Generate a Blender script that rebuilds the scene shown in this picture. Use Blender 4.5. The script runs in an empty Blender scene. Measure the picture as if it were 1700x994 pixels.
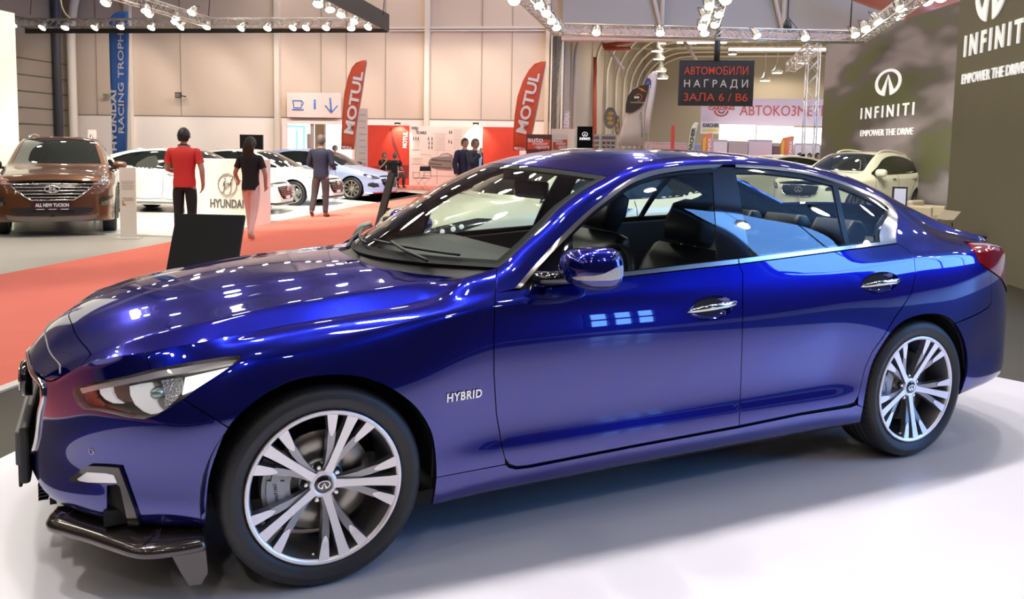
import bpy, bmesh, math, random
import numpy as np
from mathutils import Vector, Matrix, geometry
from mathutils.bvhtree import BVHTree
random.seed(7)
PI = math.pi
S = bpy.context.scene
COL = S.collection
PH = 0.08                      # height of the display platform above the hall floor
W, H = 1700, 994
# ------------------------------------------------------------------ camera
CAMP = np.array([-0.6417, -2.5527, 1.4427 + PH]); YAW, PIT, ROL, FPX, CY = 0.4662, -0.0888, 0.0185, 1369.49, 371.95
CF = np.array([math.sin(YAW)*math.cos(PIT), math.cos(YAW)*math.cos(PIT), math.sin(PIT)])
_r = np.array([math.cos(YAW), -math.sin(YAW), 0.0]); _u = np.cross(_r, CF)
CR = math.cos(ROL)*_r + math.sin(ROL)*_u; CU = -math.sin(ROL)*_r + math.cos(ROL)*_u
cd = bpy.data.cameras.new('camera'); cam = bpy.data.objects.new('camera', cd); COL.objects.link(cam); S.camera = cam
M3 = Matrix(((CR[0], CU[0], -CF[0]), (CR[1], CU[1], -CF[1]), (CR[2], CU[2], -CF[2])))
cam.matrix_world = Matrix.Translation(Vector(CAMP)) @ M3.to_4x4()
cd.sensor_width = 36; cd.lens = FPX/W*36; cd.shift_y = (CY - H/2)/W * 1.0; cd.clip_end = 300; cd.clip_start = 0.05
def ray(px, py):
    return CAMP, CF + CR*((px-850)/FPX) - CU*((py-CY)/FPX)
def un(px, py, X=None, Y=None, Z=None, D=None):
    """point seen at a pixel of the photograph, on the plane X/Y/Z = value or at depth D"""
    o, d = ray(px, py)
    if D is not None: return o + d*D
    i, v = (0, X) if X is not None else (1, Y) if Y is not None else (2, Z)
    return o + d*((v-o[i])/d[i])
def pj(P):
    d = np.asarray(P, float) - CAMP; z = d@CF
    return (850+FPX*(d@CR)/z, CY-FPX*(d@CU)/z)
# ------------------------------------------------------------------ materials
MATS = {}
def mat(name, col, rough=0.5, metal=0.0, emit=0.0, coat=0.0, alpha=1.0, ior=1.5, noise=None, bump=None, ecol=None, spec=0.5, trans=0.0, coat_ior=1.5, bscale=None):
    if name in MATS: return MATS[name]
    m = bpy.data.materials.new(name); m.use_nodes = True; nt = m.node_tree; b = nt.nodes['Principled BSDF']
    b.inputs['Base Color'].default_value = (*col, 1); b.inputs['Roughness'].default_value = rough
    b.inputs['Metallic'].default_value = metal; b.inputs['IOR'].default_value = ior
    b.inputs['Coat Weight'].default_value = coat; b.inputs['Coat Roughness'].default_value = 0.02; b.inputs['Coat IOR'].default_value = coat_ior
    b.inputs['Specular IOR Level'].default_value = spec; b.inputs['Transmission Weight'].default_value = trans
    if alpha < 1: b.inputs['Alpha'].default_value = alpha
    if emit:
        b.inputs['Emission Color'].default_value = (*(ecol or col), 1); b.inputs['Emission Strength'].default_value = emit
    if noise:
        sc, amt = noise
        tc = nt.nodes.new('ShaderNodeTexCoord'); n = nt.nodes.new('ShaderNodeTexNoise'); n.inputs['Scale'].default_value = sc; n.inputs['Detail'].default_value = 4
        mx = nt.nodes.new('ShaderNodeMix'); mx.data_type = 'RGBA'; mx.blend_type = 'MIX'
        mx.inputs[6].default_value = (*[c*(1-amt) for c in col], 1); mx.inputs[7].default_value = (*[min(1, c*(1+amt)) for c in col], 1)
        nt.links.new(tc.outputs['Object'], n.inputs['Vector']); nt.links.new(n.outputs['Fac'], mx.inputs[0]); nt.links.new(mx.outputs[2], b.inputs['Base Color'])
    if bump:
        sc, st = bump
        tc = nt.nodes.new('ShaderNodeTexCoord'); n = nt.nodes.new('ShaderNodeTexNoise'); n.inputs['Scale'].default_value = sc
        bp = nt.nodes.new('ShaderNodeBump'); bp.inputs['Strength'].default_value = st; bp.inputs['Distance'].default_value = bscale or 0.01
        nt.links.new(tc.outputs['Object'], n.inputs['Vector']); nt.links.new(n.outputs['Fac'], bp.inputs['Height']); nt.links.new(bp.outputs['Normal'], b.inputs['Normal'])
    MATS[name] = m
    return m
def glass(name, col=(1, 1, 1), refl=1.0, rough=0.0, ior=1.5, dens=None):
    """thin pane: clear (tinted) transmission plus a mirror reflection by Fresnel"""
    if name in MATS: return MATS[name]
    m = bpy.data.materials.new(name); m.use_nodes = True; nt = m.node_tree; nt.nodes.clear()
    o = nt.nodes.new('ShaderNodeOutputMaterial'); mx = nt.nodes.new('ShaderNodeMixShader'); t = nt.nodes.new('ShaderNodeBsdfTransparent'); g = nt.nodes.new('ShaderNodeBsdfGlossy')
    f = nt.nodes.new('ShaderNodeFresnel'); f.inputs['IOR'].default_value = ior; t.inputs['Color'].default_value = (*col, 1); g.inputs['Roughness'].default_value = rough
    g.inputs['Color'].default_value = (refl, refl, refl, 1)
    ge = nt.nodes.new('ShaderNodeNewGeometry'); mi = nt.nodes.new('ShaderNodeMix'); mi.data_type = 'FLOAT'; mi.inputs[2].default_value = ior; mi.inputs[3].default_value = 1/ior; nt.links.new(ge.outputs['Backfacing'], mi.inputs[0]); nt.links.new(mi.outputs[0], f.inputs['IOR'])
    nt.links.new(f.outputs[0], mx.inputs[0]); nt.links.new(t.outputs[0], mx.inputs[1]); nt.links.new(g.outputs[0], mx.inputs[2]); nt.links.new(mx.outputs[0], o.inputs[0])
    MATS[name] = m
    return m
def car_paint(name, col, metal=0.75, rough=0.32, flake=0.0, coat_ior=1.6, col2=None):
    m = mat(name, col, rough, metal, coat=1.0, coat_ior=coat_ior)
    nt = m.node_tree; b = nt.nodes['Principled BSDF']
    if flake:
        tc = nt.nodes.new('ShaderNodeTexCoord'); v = nt.nodes.new('ShaderNodeTexVoronoi'); v.inputs['Scale'].default_value = 700
        mp = nt.nodes.new('ShaderNodeMapRange'); mp.inputs[1].default_value = 0; mp.inputs[2].default_value = 1; mp.inputs[3].default_value = 1-flake; mp.inputs[4].default_value = 1+flake
        mx = nt.nodes.new('ShaderNodeMix'); mx.data_type = 'RGBA'; mx.blend_type = 'MULTIPLY'; mx.inputs[0].default_value = 1; mx.inputs[6].default_value = (*col, 1)
        nt.links.new(tc.outputs['Object'], v.inputs['Vector']); nt.links.new(v.outputs['Color'], mp.inputs[0]); nt.links.new(mp.outputs[0], mx.inputs[7]); nt.links.new(mx.outputs[2], b.inputs['Base Color'])
    return m
# ------------------------------------------------------------------ objects
def setp(o, label=None, cat=None, group=None, kind=None):
    if label: o['label'] = label
    if cat: o['category'] = cat
    if group: o['group'] = group
    if kind: o['kind'] = kind
    return o
def empty(name, loc=(0, 0, 0), rz=0.0, label=None, cat=None, group=None, parent=None):
    o = bpy.data.objects.new(name, None); COL.objects.link(o); o.location = loc; o.rotation_euler = (0, 0, rz); o.empty_display_size = .1
    if parent: o.parent = parent
    return setp(o, label, cat, group)
def link(name, me, parent=None, loc=None):
    o = bpy.data.objects.new(name, me); COL.objects.link(o)
    if parent: o.parent = parent
    if loc is not None: o.location = loc
    return o
class MB:
    """collects shapes, links them as one mesh object"""
    def __init__(s): s.v = []; s.f = []; s.m = []; s.sm = []; s.mats = []
    def mi(s, m):
        if m not in s.mats: s.mats.append(m)
        return s.mats.index(m)
    def add(s, vs, fs, m=0, smooth=False, T=None):
        b = len(s.v)
        for v in vs:
            s.v.append(tuple(T @ Vector(v)) if T is not None else tuple(v))
        k = s.mi(m)
        for f in fs: s.f.append(tuple(b+i for i in f)); s.m.append(k); s.sm.append(smooth)
        return s
    def box(s, c, d, m, T=None, bev=0.0, rz=0.0):
        x, y, z = d[0]/2, d[1]/2, d[2]/2
        R = Matrix.Translation(Vector(c)) @ Matrix.Rotation(rz, 4, 'Z')
        if T is not None: R = T @ R
        if bev > 0:
            bm = bmesh.new(); bmesh.ops.create_cube(bm, size=1)
            for v in bm.verts: v.co = (v.co.x*d[0], v.co.y*d[1], v.co.z*d[2])
            bmesh.ops.bevel(bm, geom=bm.edges[:], offset=min(bev, min(d)*.45), segments=2, affect='EDGES', profile=.5)
            bm.verts.index_update(); vs = [v.co.copy() for v in bm.verts]; fs = [[v.index for v in f.verts] for f in bm.faces]; bm.free()
            return s.add(vs, fs, m, False, R)
        vs = [(-x, -y, -z), (x, -y, -z), (x, y, -z), (-x, y, -z), (-x, -y, z), (x, -y, z), (x, y, z), (-x, y, z)]
        return s.add(vs, [(0, 3, 2, 1), (4, 5, 6, 7), (0, 1, 5, 4), (1, 2, 6, 5), (2, 3, 7, 6), (3, 0, 4, 7)], m, False, R)
    def tube(s, pts, r, m, n=8, T=None, caps=True, closed=False, smooth=True, flat=None):
        pts = [Vector(p) for p in pts]; rs = r if hasattr(r, '__len__') else [r]*len(pts); N = len(pts)
        vs = []; up = None
        for i, p in enumerate(pts):
            a = pts[(i-1) % N] if (i > 0 or closed) else p; b = pts[(i+1) % N] if (i < N-1 or closed) else p
            t = (b-a).normalized() if (b-a).length > 1e-9 else Vector((0, 0, 1))
            if up is None: up = t.orthogonal().normalized() if abs(t.z) > .99 else Vector((0, 0, 1))
            u = (up - t*up.dot(t)); u = u.normalized() if u.length > 1e-6 else t.orthogonal().normalized(); w = t.cross(u); up = u
            for k in range(n):
                an = 2*PI*k/n; fx = flat or (1, 1)
                vs.append(p + u*(math.cos(an)*rs[i]*fx[0]) + w*(math.sin(an)*rs[i]*fx[1]))
        fs = []
        for i in range(N if closed else N-1):
            j = (i+1) % N
            for k in range(n): fs.append((i*n+k, j*n+k, j*n+(k+1) % n, i*n+(k+1) % n))
        if caps and not closed: fs.append(tuple(range(n-1, -1, -1))); fs.append(tuple((N-1)*n+k for k in range(n)))
        return s.add(vs, fs, m, smooth, T)
    def lathe(s, prof, m, n=32, T=None, smooth=True, axis='Z', close=False, a0=0, a1=2*PI):
        """prof: (radius, height) pairs turned about the axis"""
        vs = []; full = abs(a1-a0-2*PI) < 1e-6; c = n if full else n+1
        for r, h in prof:
            for k in range(c):
                a = a0+(a1-a0)*k/n
                vs.append((r*math.cos(a), r*math.sin(a), h) if axis == 'Z' else (r*math.cos(a), h, r*math.sin(a)) if axis == 'Y' else (h, r*math.cos(a), r*math.sin(a)))
        fs = []; P = len(prof)
        for i in range(P if close else P-1):
            for k in range(n):
                k2 = (k+1) % c; i2 = (i+1) % P; fs.append((i*c+k, i*c+k2, i2*c+k2, i2*c+k))
        return s.add(vs, fs, m, smooth, T)
    def prism(s, poly, m, h0, h1, T=None, plane='XZ', smooth=False):
        """polygon given in plane coordinates, extruded along the third axis from h0 to h1"""
        n = len(poly)
        def P(a, b, h): return (a, h, b) if plane == 'XZ' else (a, b, h) if plane == 'XY' else (h, a, b)
        vs = [P(a, b, h0) for a, b in poly]+[P(a, b, h1) for a, b in poly]
        tri = geometry.tessellate_polygon([[Vector((a, b, 0)) for a, b in poly]])
        fs = [tuple(t) for t in tri]+[tuple(n+i for i in reversed(t)) for t in tri]+[(i, (i+1) % n, n+(i+1) % n, n+i) for i in range(n)]
        return s.add(vs, fs, m, smooth, T)
    def build(s, name, parent=None, loc=None, fix=True, sub=0):
        me = bpy.data.meshes.new(name); me.from_pydata(s.v, [], s.f)
        for m in s.mats: me.materials.append(m)
        me.polygons.foreach_set('material_index', s.m); me.polygons.foreach_set('use_smooth', s.sm)
        if fix:
            bm = bmesh.new(); bm.from_mesh(me); bmesh.ops.recalc_face_normals(bm, faces=bm.faces); bm.to_mesh(me); bm.free()
        me.update()
        o = link(name, me, parent, loc)
        if sub:
            md = o.modifiers.new('s', 'SUBSURF'); md.levels = sub; md.render_levels = sub
        return o
def pchip(xs, ys, x):
    xs = np.asarray(xs, float); ys = np.asarray(ys, float); h = np.diff(xs); d = np.diff(ys)/h; n = len(xs); m = np.zeros(n)
    for i in range(1, n-1):
        if d[i-1]*d[i] > 0:
            w1 = 2*h[i]+h[i-1]; w2 = h[i]+2*h[i-1]; m[i] = (w1+w2)/(w1/d[i-1]+w2/d[i])
    m[0] = d[0]; m[-1] = d[-1]
    x = np.clip(x, xs[0], xs[-1]); i = np.clip(np.searchsorted(xs, x)-1, 0, n-2); t = (x-xs[i])/h[i]
    return (2*t**3-3*t**2+1)*ys[i]+(t**3-2*t**2+t)*h[i]*m[i]+(-2*t**3+3*t**2)*ys[i+1]+(t**3-t**2)*h[i]*m[i+1]
def gsmooth(a, sig):
    k = int(4*sig)+1; w = np.exp(-.5*(np.arange(-k, k+1)/sig)**2); w /= w.sum()
    p = np.concatenate([2*a[0]-a[k:0:-1], a, 2*a[-1]-a[-2:-k-2:-1]])
    return np.convolve(p, w, 'valid')
def crom(pts, n=8, closed=False):
    """smooth curve through the points"""
    P = [np.array(p, float) for p in pts]; N = len(P); out = []
    for i in range(N if closed else N-1):
        a = P[(i-1) % N] if (closed or i > 0) else 2*P[0]-P[1]; b = P[i]; c = P[(i+1) % N]; d = P[(i+2) % N] if (closed or i < N-2) else 2*P[-1]-P[-2]
        for k in range(n):
            t = k/n; out.append(.5*((2*b)+(-a+c)*t+(2*a-5*b+4*c-d)*t*t+(-a+3*b-3*c+d)*t**3))
    if not closed: out.append(P[-1])
    return [tuple(p) for p in out]
# ------------------------------------------------------------------ smooth surfaces cut into panels
class Surf:
    """grid surface: rows of 3-D points (B-spline across rows), dense along u"""
    def __init__(s, us, rows, vscale=0.1):
        s.us = us; s.R = rows            # rows: (nr, nu, 3)
        s.nr = len(rows); s.vs = vscale; s.du = us[1]-us[0]; s.umax = us[-1]; s.vmax = (s.nr-1)*vscale
    def ev(s, uv):
        uv = np.atleast_2d(np.asarray(uv, float)); u = np.clip(uv[:, 0], s.us[0], s.us[-1]-1e-6); v = np.clip(uv[:, 1]/s.vs, 0, s.nr-1-1e-6)
        fu = (u-s.us[0])/s.du; iu = np.clip(fu.astype(int), 0, len(s.us)-2); tu = (fu-iu)[:, None]
        iv = v.astype(int); t = (v-iv)[:, None]
        def row(k):   # clamped by reflection so the end rows are met exactly
            lo = k < 0; hi = k > s.nr-1; kk = np.clip(k, 0, s.nr-1)
            def g(q): return s.R[q, iu]*(1-tu)+s.R[q, iu+1]*tu
            r = g(kk)
            if lo.any(): r[lo] = (2*g(np.zeros_like(k))-g(np.ones_like(k)))[lo]
            if hi.any(): r[hi] = (2*g(np.full_like(k, s.nr-1))-g(np.full_like(k, s.nr-2)))[hi]
            return r
        a, b, c, d = row(iv-1), row(iv), row(iv+1), row(iv+2)
        return ((1-t)**3*a+(3*t**3-6*t*t+4)*b+(-3*t**3+3*t*t+3*t+1)*c+t**3*d)/6
    def nrm(s, uv):
        uv = np.atleast_2d(np.asarray(uv, float)); e = .012; f = .012*s.vs/.1
        a = s.ev(uv+[e, 0])-s.ev(uv-[e, 0]); b = s.ev(uv+[0, f])-s.ev(uv-[0, f]); n = np.cross(a, b)
        l = np.linalg.norm(n, axis=1, keepdims=True); return n/np.maximum(l, 1e-12)
    def bvh(s, nu=420, nv=90):
        U = np.linspace(s.us[0], s.us[-1], nu); V = np.linspace(0, s.vmax, nv); g = np.array([(u, v) for v in V for u in U]); P = s.ev(g)
        f = []
        for j in range(nv-1):
            for i in range(nu-1):
                a = j*nu+i; f.append((a, a+1, a+nu+1)); f.append((a, a+nu+1, a+nu))
        s.T = f; s.G = g; s.P = P; s.B = BVHTree.FromPolygons([tuple(p) for p in P], f)
    def hit(s, px, py):
        o, d = ray(px, py); o = o-[0, 0, PH]; r = s.B.ray_cast(Vector(o), Vector(d/np.linalg.norm(d)))
        if r[0] is None:
            # the ray passes the rim of the surface: take the closest grid point to it
            dn = d/np.linalg.norm(d); q = s.P-o; dist = np.linalg.norm(np.cross(q, dn), axis=1); i = int(dist.argmin())
            if dist[i] > .03: print('MISS', px, py, round(float(dist[i]), 3))
            return s.G[i]
        t = s.T[r[2]]; A, Bp, C = (Vector(s.P[i]) for i in t); q = r[0]
        v0, v1, v2 = Bp-A, C-A, q-A; d00, d01, d11, d20, d21 = v0.dot(v0), v0.dot(v1), v1.dot(v1), v2.dot(v0), v2.dot(v1); den = d00*d11-d01*d01
        b = (d11*d20-d01*d21)/den; c = (d00*d21-d01*d20)/den
        return s.G[t[0]]*(1-b-c)+s.G[t[1]]*b+s.G[t[2]]*c
    def hits(s, pts, dens=18):
        out = []
        n = len(pts)
        for i in range(n):
            a = np.array(pts[i], float); b = np.array(pts[(i+1) % n], float); k = max(1, int(np.linalg.norm(b-a)/dens))
            for j in range(k): out.append(s.hit(*(a+(b-a)*j/k)))
        return np.array(out)
    def line(s, pts, dens=18):
        out = []
        for i in range(len(pts)-1):
            a = np.array(pts[i], float); b = np.array(pts[i+1], float); k = max(1, int(np.linalg.norm(b-a)/dens))
            for j in range(k): out.append(s.hit(*(a+(b-a)*j/k)))
        out.append(s.hit(*pts[-1])); return np.array(out)
def inpoly(P, poly):
    x, y = P[:, 0], P[:, 1]; r = np.zeros(len(P), bool); n = len(poly)
    for i in range(n):
        x1, y1 = poly[i]; x2, y2 = poly[(i+1) % n]
        if y1 == y2: continue
        c = ((y1 > y) != (y2 > y)) & (x < (x2-x1)*(y-y1)/(y2-y1)+x1); r ^= c
    return r
def area(p): return .5*sum(p[i][0]*p[(i+1) % len(p)][1]-p[(i+1) % len(p)][0]*p[i][1] for i in range(len(p)))
def clean(p, tol=.004):
    out = []
    for q in p:
        if not out or np.linalg.norm(np.array(q)-out[-1]) > tol: out.append(np.array(q, float))
    while len(out) > 3 and np.linalg.norm(out[0]-out[-1]) < tol: out.pop()
    return out
def inset(p, g):
    """move a closed outline inwards by g"""
    if g == 0: return [np.array(q) for q in p]
    sg = 1 if area(p) > 0 else -1; n = len(p); out = []
    for i in range(n):
        a, b, c = p[i-1], p[i], p[(i+1) % n]; e1 = (b-a)/max(np.linalg.norm(b-a), 1e-9); e2 = (c-b)/max(np.linalg.norm(c-b), 1e-9)
        n1 = np.array([-e1[1], e1[0]])*sg; n2 = np.array([-e2[1], e2[0]])*sg; m = n1+n2; l = m@m
        m = m/max(l, .5)*2 if l > 1e-6 else n1
        out.append(b+m*g)
    return out
def panel(name, surf, poly, mt, parent, holes=(), h=.035, gap=.002, flange=.012, off=0.0, base=(0, 0, 0), thick=False, sides=None):
    """cut the outline out of the surface: smooth face with surface normals plus a turned-in edge"""
    P = inset(clean(poly), gap); HS = [inset(clean(q), -gap) for q in holes]
    loops = [P]+HS; pts = []; edges = []; 
    for L in loops:
        b = len(pts); pts += [tuple(q) for q in L]; edges += [(b+i, b+(i+1) % len(L)) for i in range(len(L))]
    nb = len(pts); A = np.array(P); lo, hi = A.min(0), A.max(0)
    gx = np.arange(lo[0]+h/2, hi[0], h); gy = np.arange(lo[1]+h/4, hi[1], h*.6); G = np.array([(x+(.5*h if k % 2 else 0), y) for k, y in enumerate(gy) for x in gx]) if len(gx) and len(gy) else np.zeros((0, 2))
    if len(G):
        ok = inpoly(G, P)
        for q in HS: ok &= ~inpoly(G, q)
        B = np.array(pts); D = np.array([np.min(np.hypot(*(B-g).T)) for g in G]); ok &= D > h*.35; G = G[ok]
    allp = pts+[tuple(g) for g in G]
    r = geometry.delaunay_2d_cdt([Vector(q) for q in allp], edges, [], 0, 1e-6)
    V2 = np.array([tuple(v) for v in r[0]]); F = [tuple(f) for f in r[2]]
    cen = np.array([V2[list(f)].mean(0) for f in F]); ok = inpoly(cen, P)
    for q in HS: ok &= ~inpoly(cen, q)
    F = [f for f, k in zip(F, ok) if k]
    V3 = surf.ev(V2); N3 = surf.nrm(V2)
    sg = surf.out
    N3 = N3*sg; V3 = V3+N3*off
    vs = [tuple(v) for v in V3]; ns = [tuple(n) for n in N3]; fs = list(F)
    # orient
    f0 = []
    for f in fs:
        a, b, c = (V3[i] for i in f[:3]); 
        f0.append(tuple(reversed(f)) if np.cross(b-a, c-a)@N3[f[0]] < 0 else f)
    fs = list(f0)
    if flange:
        from collections import Counter
        cnt = Counter(frozenset((f[i], f[(i+1) % len(f)])) for f in fs for i in range(len(f)))
        be = [(f[i], f[(i+1) % len(f)]) for f in fs for i in range(len(f)) if cnt[frozenset((f[i], f[(i+1) % len(f)]))] == 1]
        mp = {}
        def dup(i, d):
            k = (i, d)
            if k not in mp: mp[k] = len(vs); vs.append(tuple(V3[i]-N3[i]*d)); ns.append(None)
            return mp[k]
        for a, b in be: fs.append((b, a, dup(a, flange), dup(b, flange)))
        if thick:
            k = len(vs)
            idx = {}
            for i in range(len(V3)):
                idx[i] = len(vs); vs.append(tuple(V3[i]-N3[i]*flange)); ns.append(tuple(-N3[i]))
            fs += [tuple(idx[i] for i in reversed(f)) for f in f0]
    me = bpy.data.meshes.new(name); bx = np.array(base); me.from_pydata([tuple(np.array(v)-bx) for v in vs], [], fs); me.materials.append(mt)
    me.polygons.foreach_set('use_smooth', [True]*len(fs))
    if flange and not thick:
        nf = len(f0); 
        for i in range(nf, len(fs)): me.polygons[i].use_smooth = False
    me.update()
    ln = [None]*len(me.loops)
    for p in me.polygons:
        for li in p.loop_indices:
            n = ns[me.loops[li].vertex_index]
            ln[li] = n if (n is not None and p.use_smooth) else tuple(p.normal)
    me.normals_split_custom_set(ln)
    return link(name, me, parent)
# =================================================================== BLUE SALOON: base surfaces
YC = 0.912
OUT = [(-.885, .912), (-.877, .75), (-.855, .58), (-.805, .42), (-.715, .28), (-.60, .165), (-.45, .075), (-.25, .022), (0, .0), (.3, .003), (.6, .012), (1.0, .012), (1.5, .010), (2.0, .010), (2.4, .006), (2.85, .0), (3.15, .010), (3.40, .042), (3.61, .105), (3.765, .195), (3.86, .35), (3.915, .60), (3.93, .912)]
_d = np.array(crom(OUT, 40)); _L = np.concatenate([[0], np.cumsum(np.hypot(*np.diff(_d, axis=0).T))]); STOT = _L[-1]
NS = 640; SU = np.linspace(0, STOT, NS)
OX = gsmooth(np.interp(SU, _L, _d[:, 0]), 5); OY = gsmooth(np.interp(SU, _L, _d[:, 1]), 5); OY[0] = OY[-1] = YC
_tx = np.gradient(OX); _ty = np.gradient(OY); _l = np.hypot(_tx, _ty); NX = -(-_ty)/_l*1.0; NY = (-_tx)/_l*1.0   # outward = (-dy.. ) fixed below
NX = _ty/_l; NY = -_tx/_l            # outward normal of the plan outline (towards -Y on the near side)
_st = _L[::40]
def st(k): return float(np.interp(k, range(len(_st)), _st))
def sx(x):                           # arclength of a point of the side by its X
    i0 = int(np.searchsorted(SU, st(5))); i1 = int(np.searchsorted(SU, st(18))); return float(np.interp(x, OX[i0:i1], SU[i0:i1]))
def row(pts, sig=6):
    """pts: (s, ins, z)"""
    a = np.array(sorted(pts)); a = a[np.concatenate([[True], np.diff(a[:, 0]) > 1e-4])]; return gsmooth(pchip(a[:, 0], a[:, 1], SU), sig), gsmooth(pchip(a[:, 0], a[:, 2], SU), sig)
X_ = sx
# edge of the roof / screens (near side): X, Y, Z
ALINE = [(-.25, .172, .835), (0, .172, .868), (.2, .172, .882), (.40, .175, .903), (.47, .178, .935), (.54, .182, .978), (.61, .187, .992), (.69, .195, 1.010), (.80, .215, 1.083), (.91, .240, 1.165), (.985, .265, 1.222), (1.12, .29, 1.296), (1.24, .312, 1.346), (1.345, .328, 1.385), (1.47, .342, 1.412), (1.65, .352, 1.430), (1.9, .357, 1.436), (2.15, .360, 1.425), (2.4, .365, 1.398), (2.65, .373, 1.358), (2.86, .38, 1.300), (3.05, .38, 1.228), (3.27, .37, 1.148), (3.44, .35, 1.085), (3.58, .315, 1.046), (3.68, .275, 1.022)]
BELT = [(.45, .10, .905), (.6, .098, .935), (.7, .098, .944), (1.0, .094, .957), (1.2, .092, .968), (1.75, .090, 1.008), (2.1, .092, 1.026), (2.6, .105, 1.038), (2.8, .118, 1.045), (3.0, .13, 1.043), (3.2, .14, 1.035), (3.45, .15, 1.015), (3.6, .165, .995)]
def crease(x): return float(pchip([-.5, -.25, 0, .3, .6, 1.0, 1.5, 2.0, 2.55, 2.8, 3.3, 3.6], [.74, .775, .80, .85, .895, .90, .90, .912, .955, .980, .985, .965], np.array([x]))[0])
HG = [(-.88, .70, .668), (-.845, .58, .668), (-.800, .44, .672), (-.74, .33, .722), (-.66, .238, .778), (-.5, .185, .804), (-.306, .172, .829), (-.1, .171, .855), (.046, .171, .869), (.2, .172, .882), (.40, .175, .903), (.47, .18, .935), (.54, .20, .968), (.62, .22, .975)]
_R = {k: [] for k in range(15)}
def addp(k, x, y, z):
    d = np.hypot(OX-x, OY-y); i = int(d.argmin()); _R[k].append((float(SU[i]), float(d[i]), z))
HGs = HG[:-3]
for q in HGs[:-2] : addp(14, *q)
addp(14, -.885, .912, .672)
_R[14] = [q for q in _R[14]]

def add(k, s, ins, z): _R[k].append((s, ins, z))
# --- front fascia (stations 0-5), rows spread between the bottom edge and the bonnet edge
for k in range(7):
    s_ = st(k); a14 = np.array(sorted(_R[14])); ti = float(pchip(a14[:, 0], a14[:, 1], np.array([s_]))[0]); tz = float(pchip(a14[:, 0], a14[:, 2], np.array([s_]))[0]); zb = [.215, .22, .235, .25, .25, .25, .25][k]
    q = [0, .05, .14, .22, .36, .52, .66, .76, .80, .84, .88, .92, .95, .98, 1.0]
    for r in range(14):
        z = zb+(tz-zb)*q[r]; f = max(0, (q[r]-.55)/.45)
        low = .05 if r == 0 else .018 if r == 1 else 0
        mid = 0.018*math.exp(-((z-.42)/.09)**2) if k >= 3 else 0
        add(r, s_, low + mid + ti*f**1.5, z)
# --- side
SXS = [-.25, 0, .3, .45, .6, .8, 1.0, 1.25, 1.5, 1.75, 2.0, 2.25, 2.45, 2.65, 2.85, 3.05, 3.2, 3.4]
def prof(x):
    af = math.exp(-((x-0)/.42)**4); ar = math.exp(-((x-2.85)/.42)**4); a = max(af, ar)     # near the wheel arches
    L = lambda p, q: p*(1-a)+q*a
    zc = crease(x)
    return [(L(.055, .03), float(np.interp(x, [-.3, 0, .36, 1.5, 2.43, 2.85, 3.14, 3.4], [.235, .225, .206, .215, .213, .235, .262, .27]))),
            (L(.030, .012), float(np.interp(x, [-.3, 0, .36, 1.5, 2.43, 2.85, 3.14, 3.4], [.25, .24, .222, .231, .228, .25, .278, .285]))),
            (L(.011, .004), .300), (L(.011, .003), .368), (L(.036, .002), .455), (L(.008, .000), .62), (L(.012, .010 if x > 2 else .012), zc-.135),
            (.030 if x > .5 else .030+.02*af, zc-.022), (.040 if x > .5 else .040+.03*af, zc+.008)]
for x in SXS:
    s_ = X_(x); p = prof(x); oy = float(np.interp(s_, SU, OY))
    for k in range(9): add(k, s_, *p[k])
_ax, _ay, _az = (np.array([q[i] for q in ALINE]) for i in range(3)); _bx, _by, _bz = (np.array([q[i] for q in BELT]) for i in range(3))
def aline(x): return float(pchip(_ax, _ay, np.array([x]))[0]), float(pchip(_ax, _az, np.array([x]))[0])
def beltl(x): return float(pchip(_bx, _by, np.array([x]))[0]), float(pchip(_bx, _bz, np.array([x]))[0])
for x in [-.25, 0, .2, .35]:
    s_ = X_(x); oy = float(np.interp(s_, SU, OY)); yA, zA = aline(x); p = prof(x)[8]; y8 = oy+p[0]; z8 = p[1]
    for k in range(9, 14 if x < .4 else 15):
        f = (k-8)/6; add(k, s_, y8+(yA-y8)*f-oy, z8+(zA-z8)*f+.012*math.sin(PI*f))
for x in [.45, .54, .61, .69, .75, .80, .86, .91, .985, 1.05, 1.12, 1.18, 1.24, 1.30, 1.345, 1.47, 1.65, 1.9, 2.15, 2.4, 2.53, 2.65, 2.76, 2.86, 2.95, 3.05, 3.16, 3.27, 3.36, 3.44, 3.52, 3.58]:
    s_ = X_(x); oy = float(np.interp(s_, SU, OY)); yA, zA = aline(x); yb, zb = beltl(x); hgt = zA-zb
    z13 = zA-min(.012, hgt*.10); y13 = yA-min(.040, (yA-yb)*.25)
    z12 = zA-min(.046, hgt*.30); y12 = yA-min(.076, (yA-yb)*.50)
    P = {9: (yb, zb), 12: (y12, z12), 13: (y13, z13), 14: (yA, zA)}
    for k, f in ((10, .34), (11, .68)):
        bul = .010*math.sin(PI*f)*min(1, hgt/.3)
        P[k] = (yb+(y12-yb)*f-bul, zb+(z12-zb)*f)
    if x > 2.9:
        g = min(1, (x-2.9)/.35)
        for k, f in ((10, .30), (11, .62)):
            P[k] = (P[k][0]+.02*g*math.sin(PI*f), P[k][1]-.018*g*math.sin(PI*f)*min(1, hgt/.1))
    for k in range(9, 15): addp(k, x, *P[k])
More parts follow.
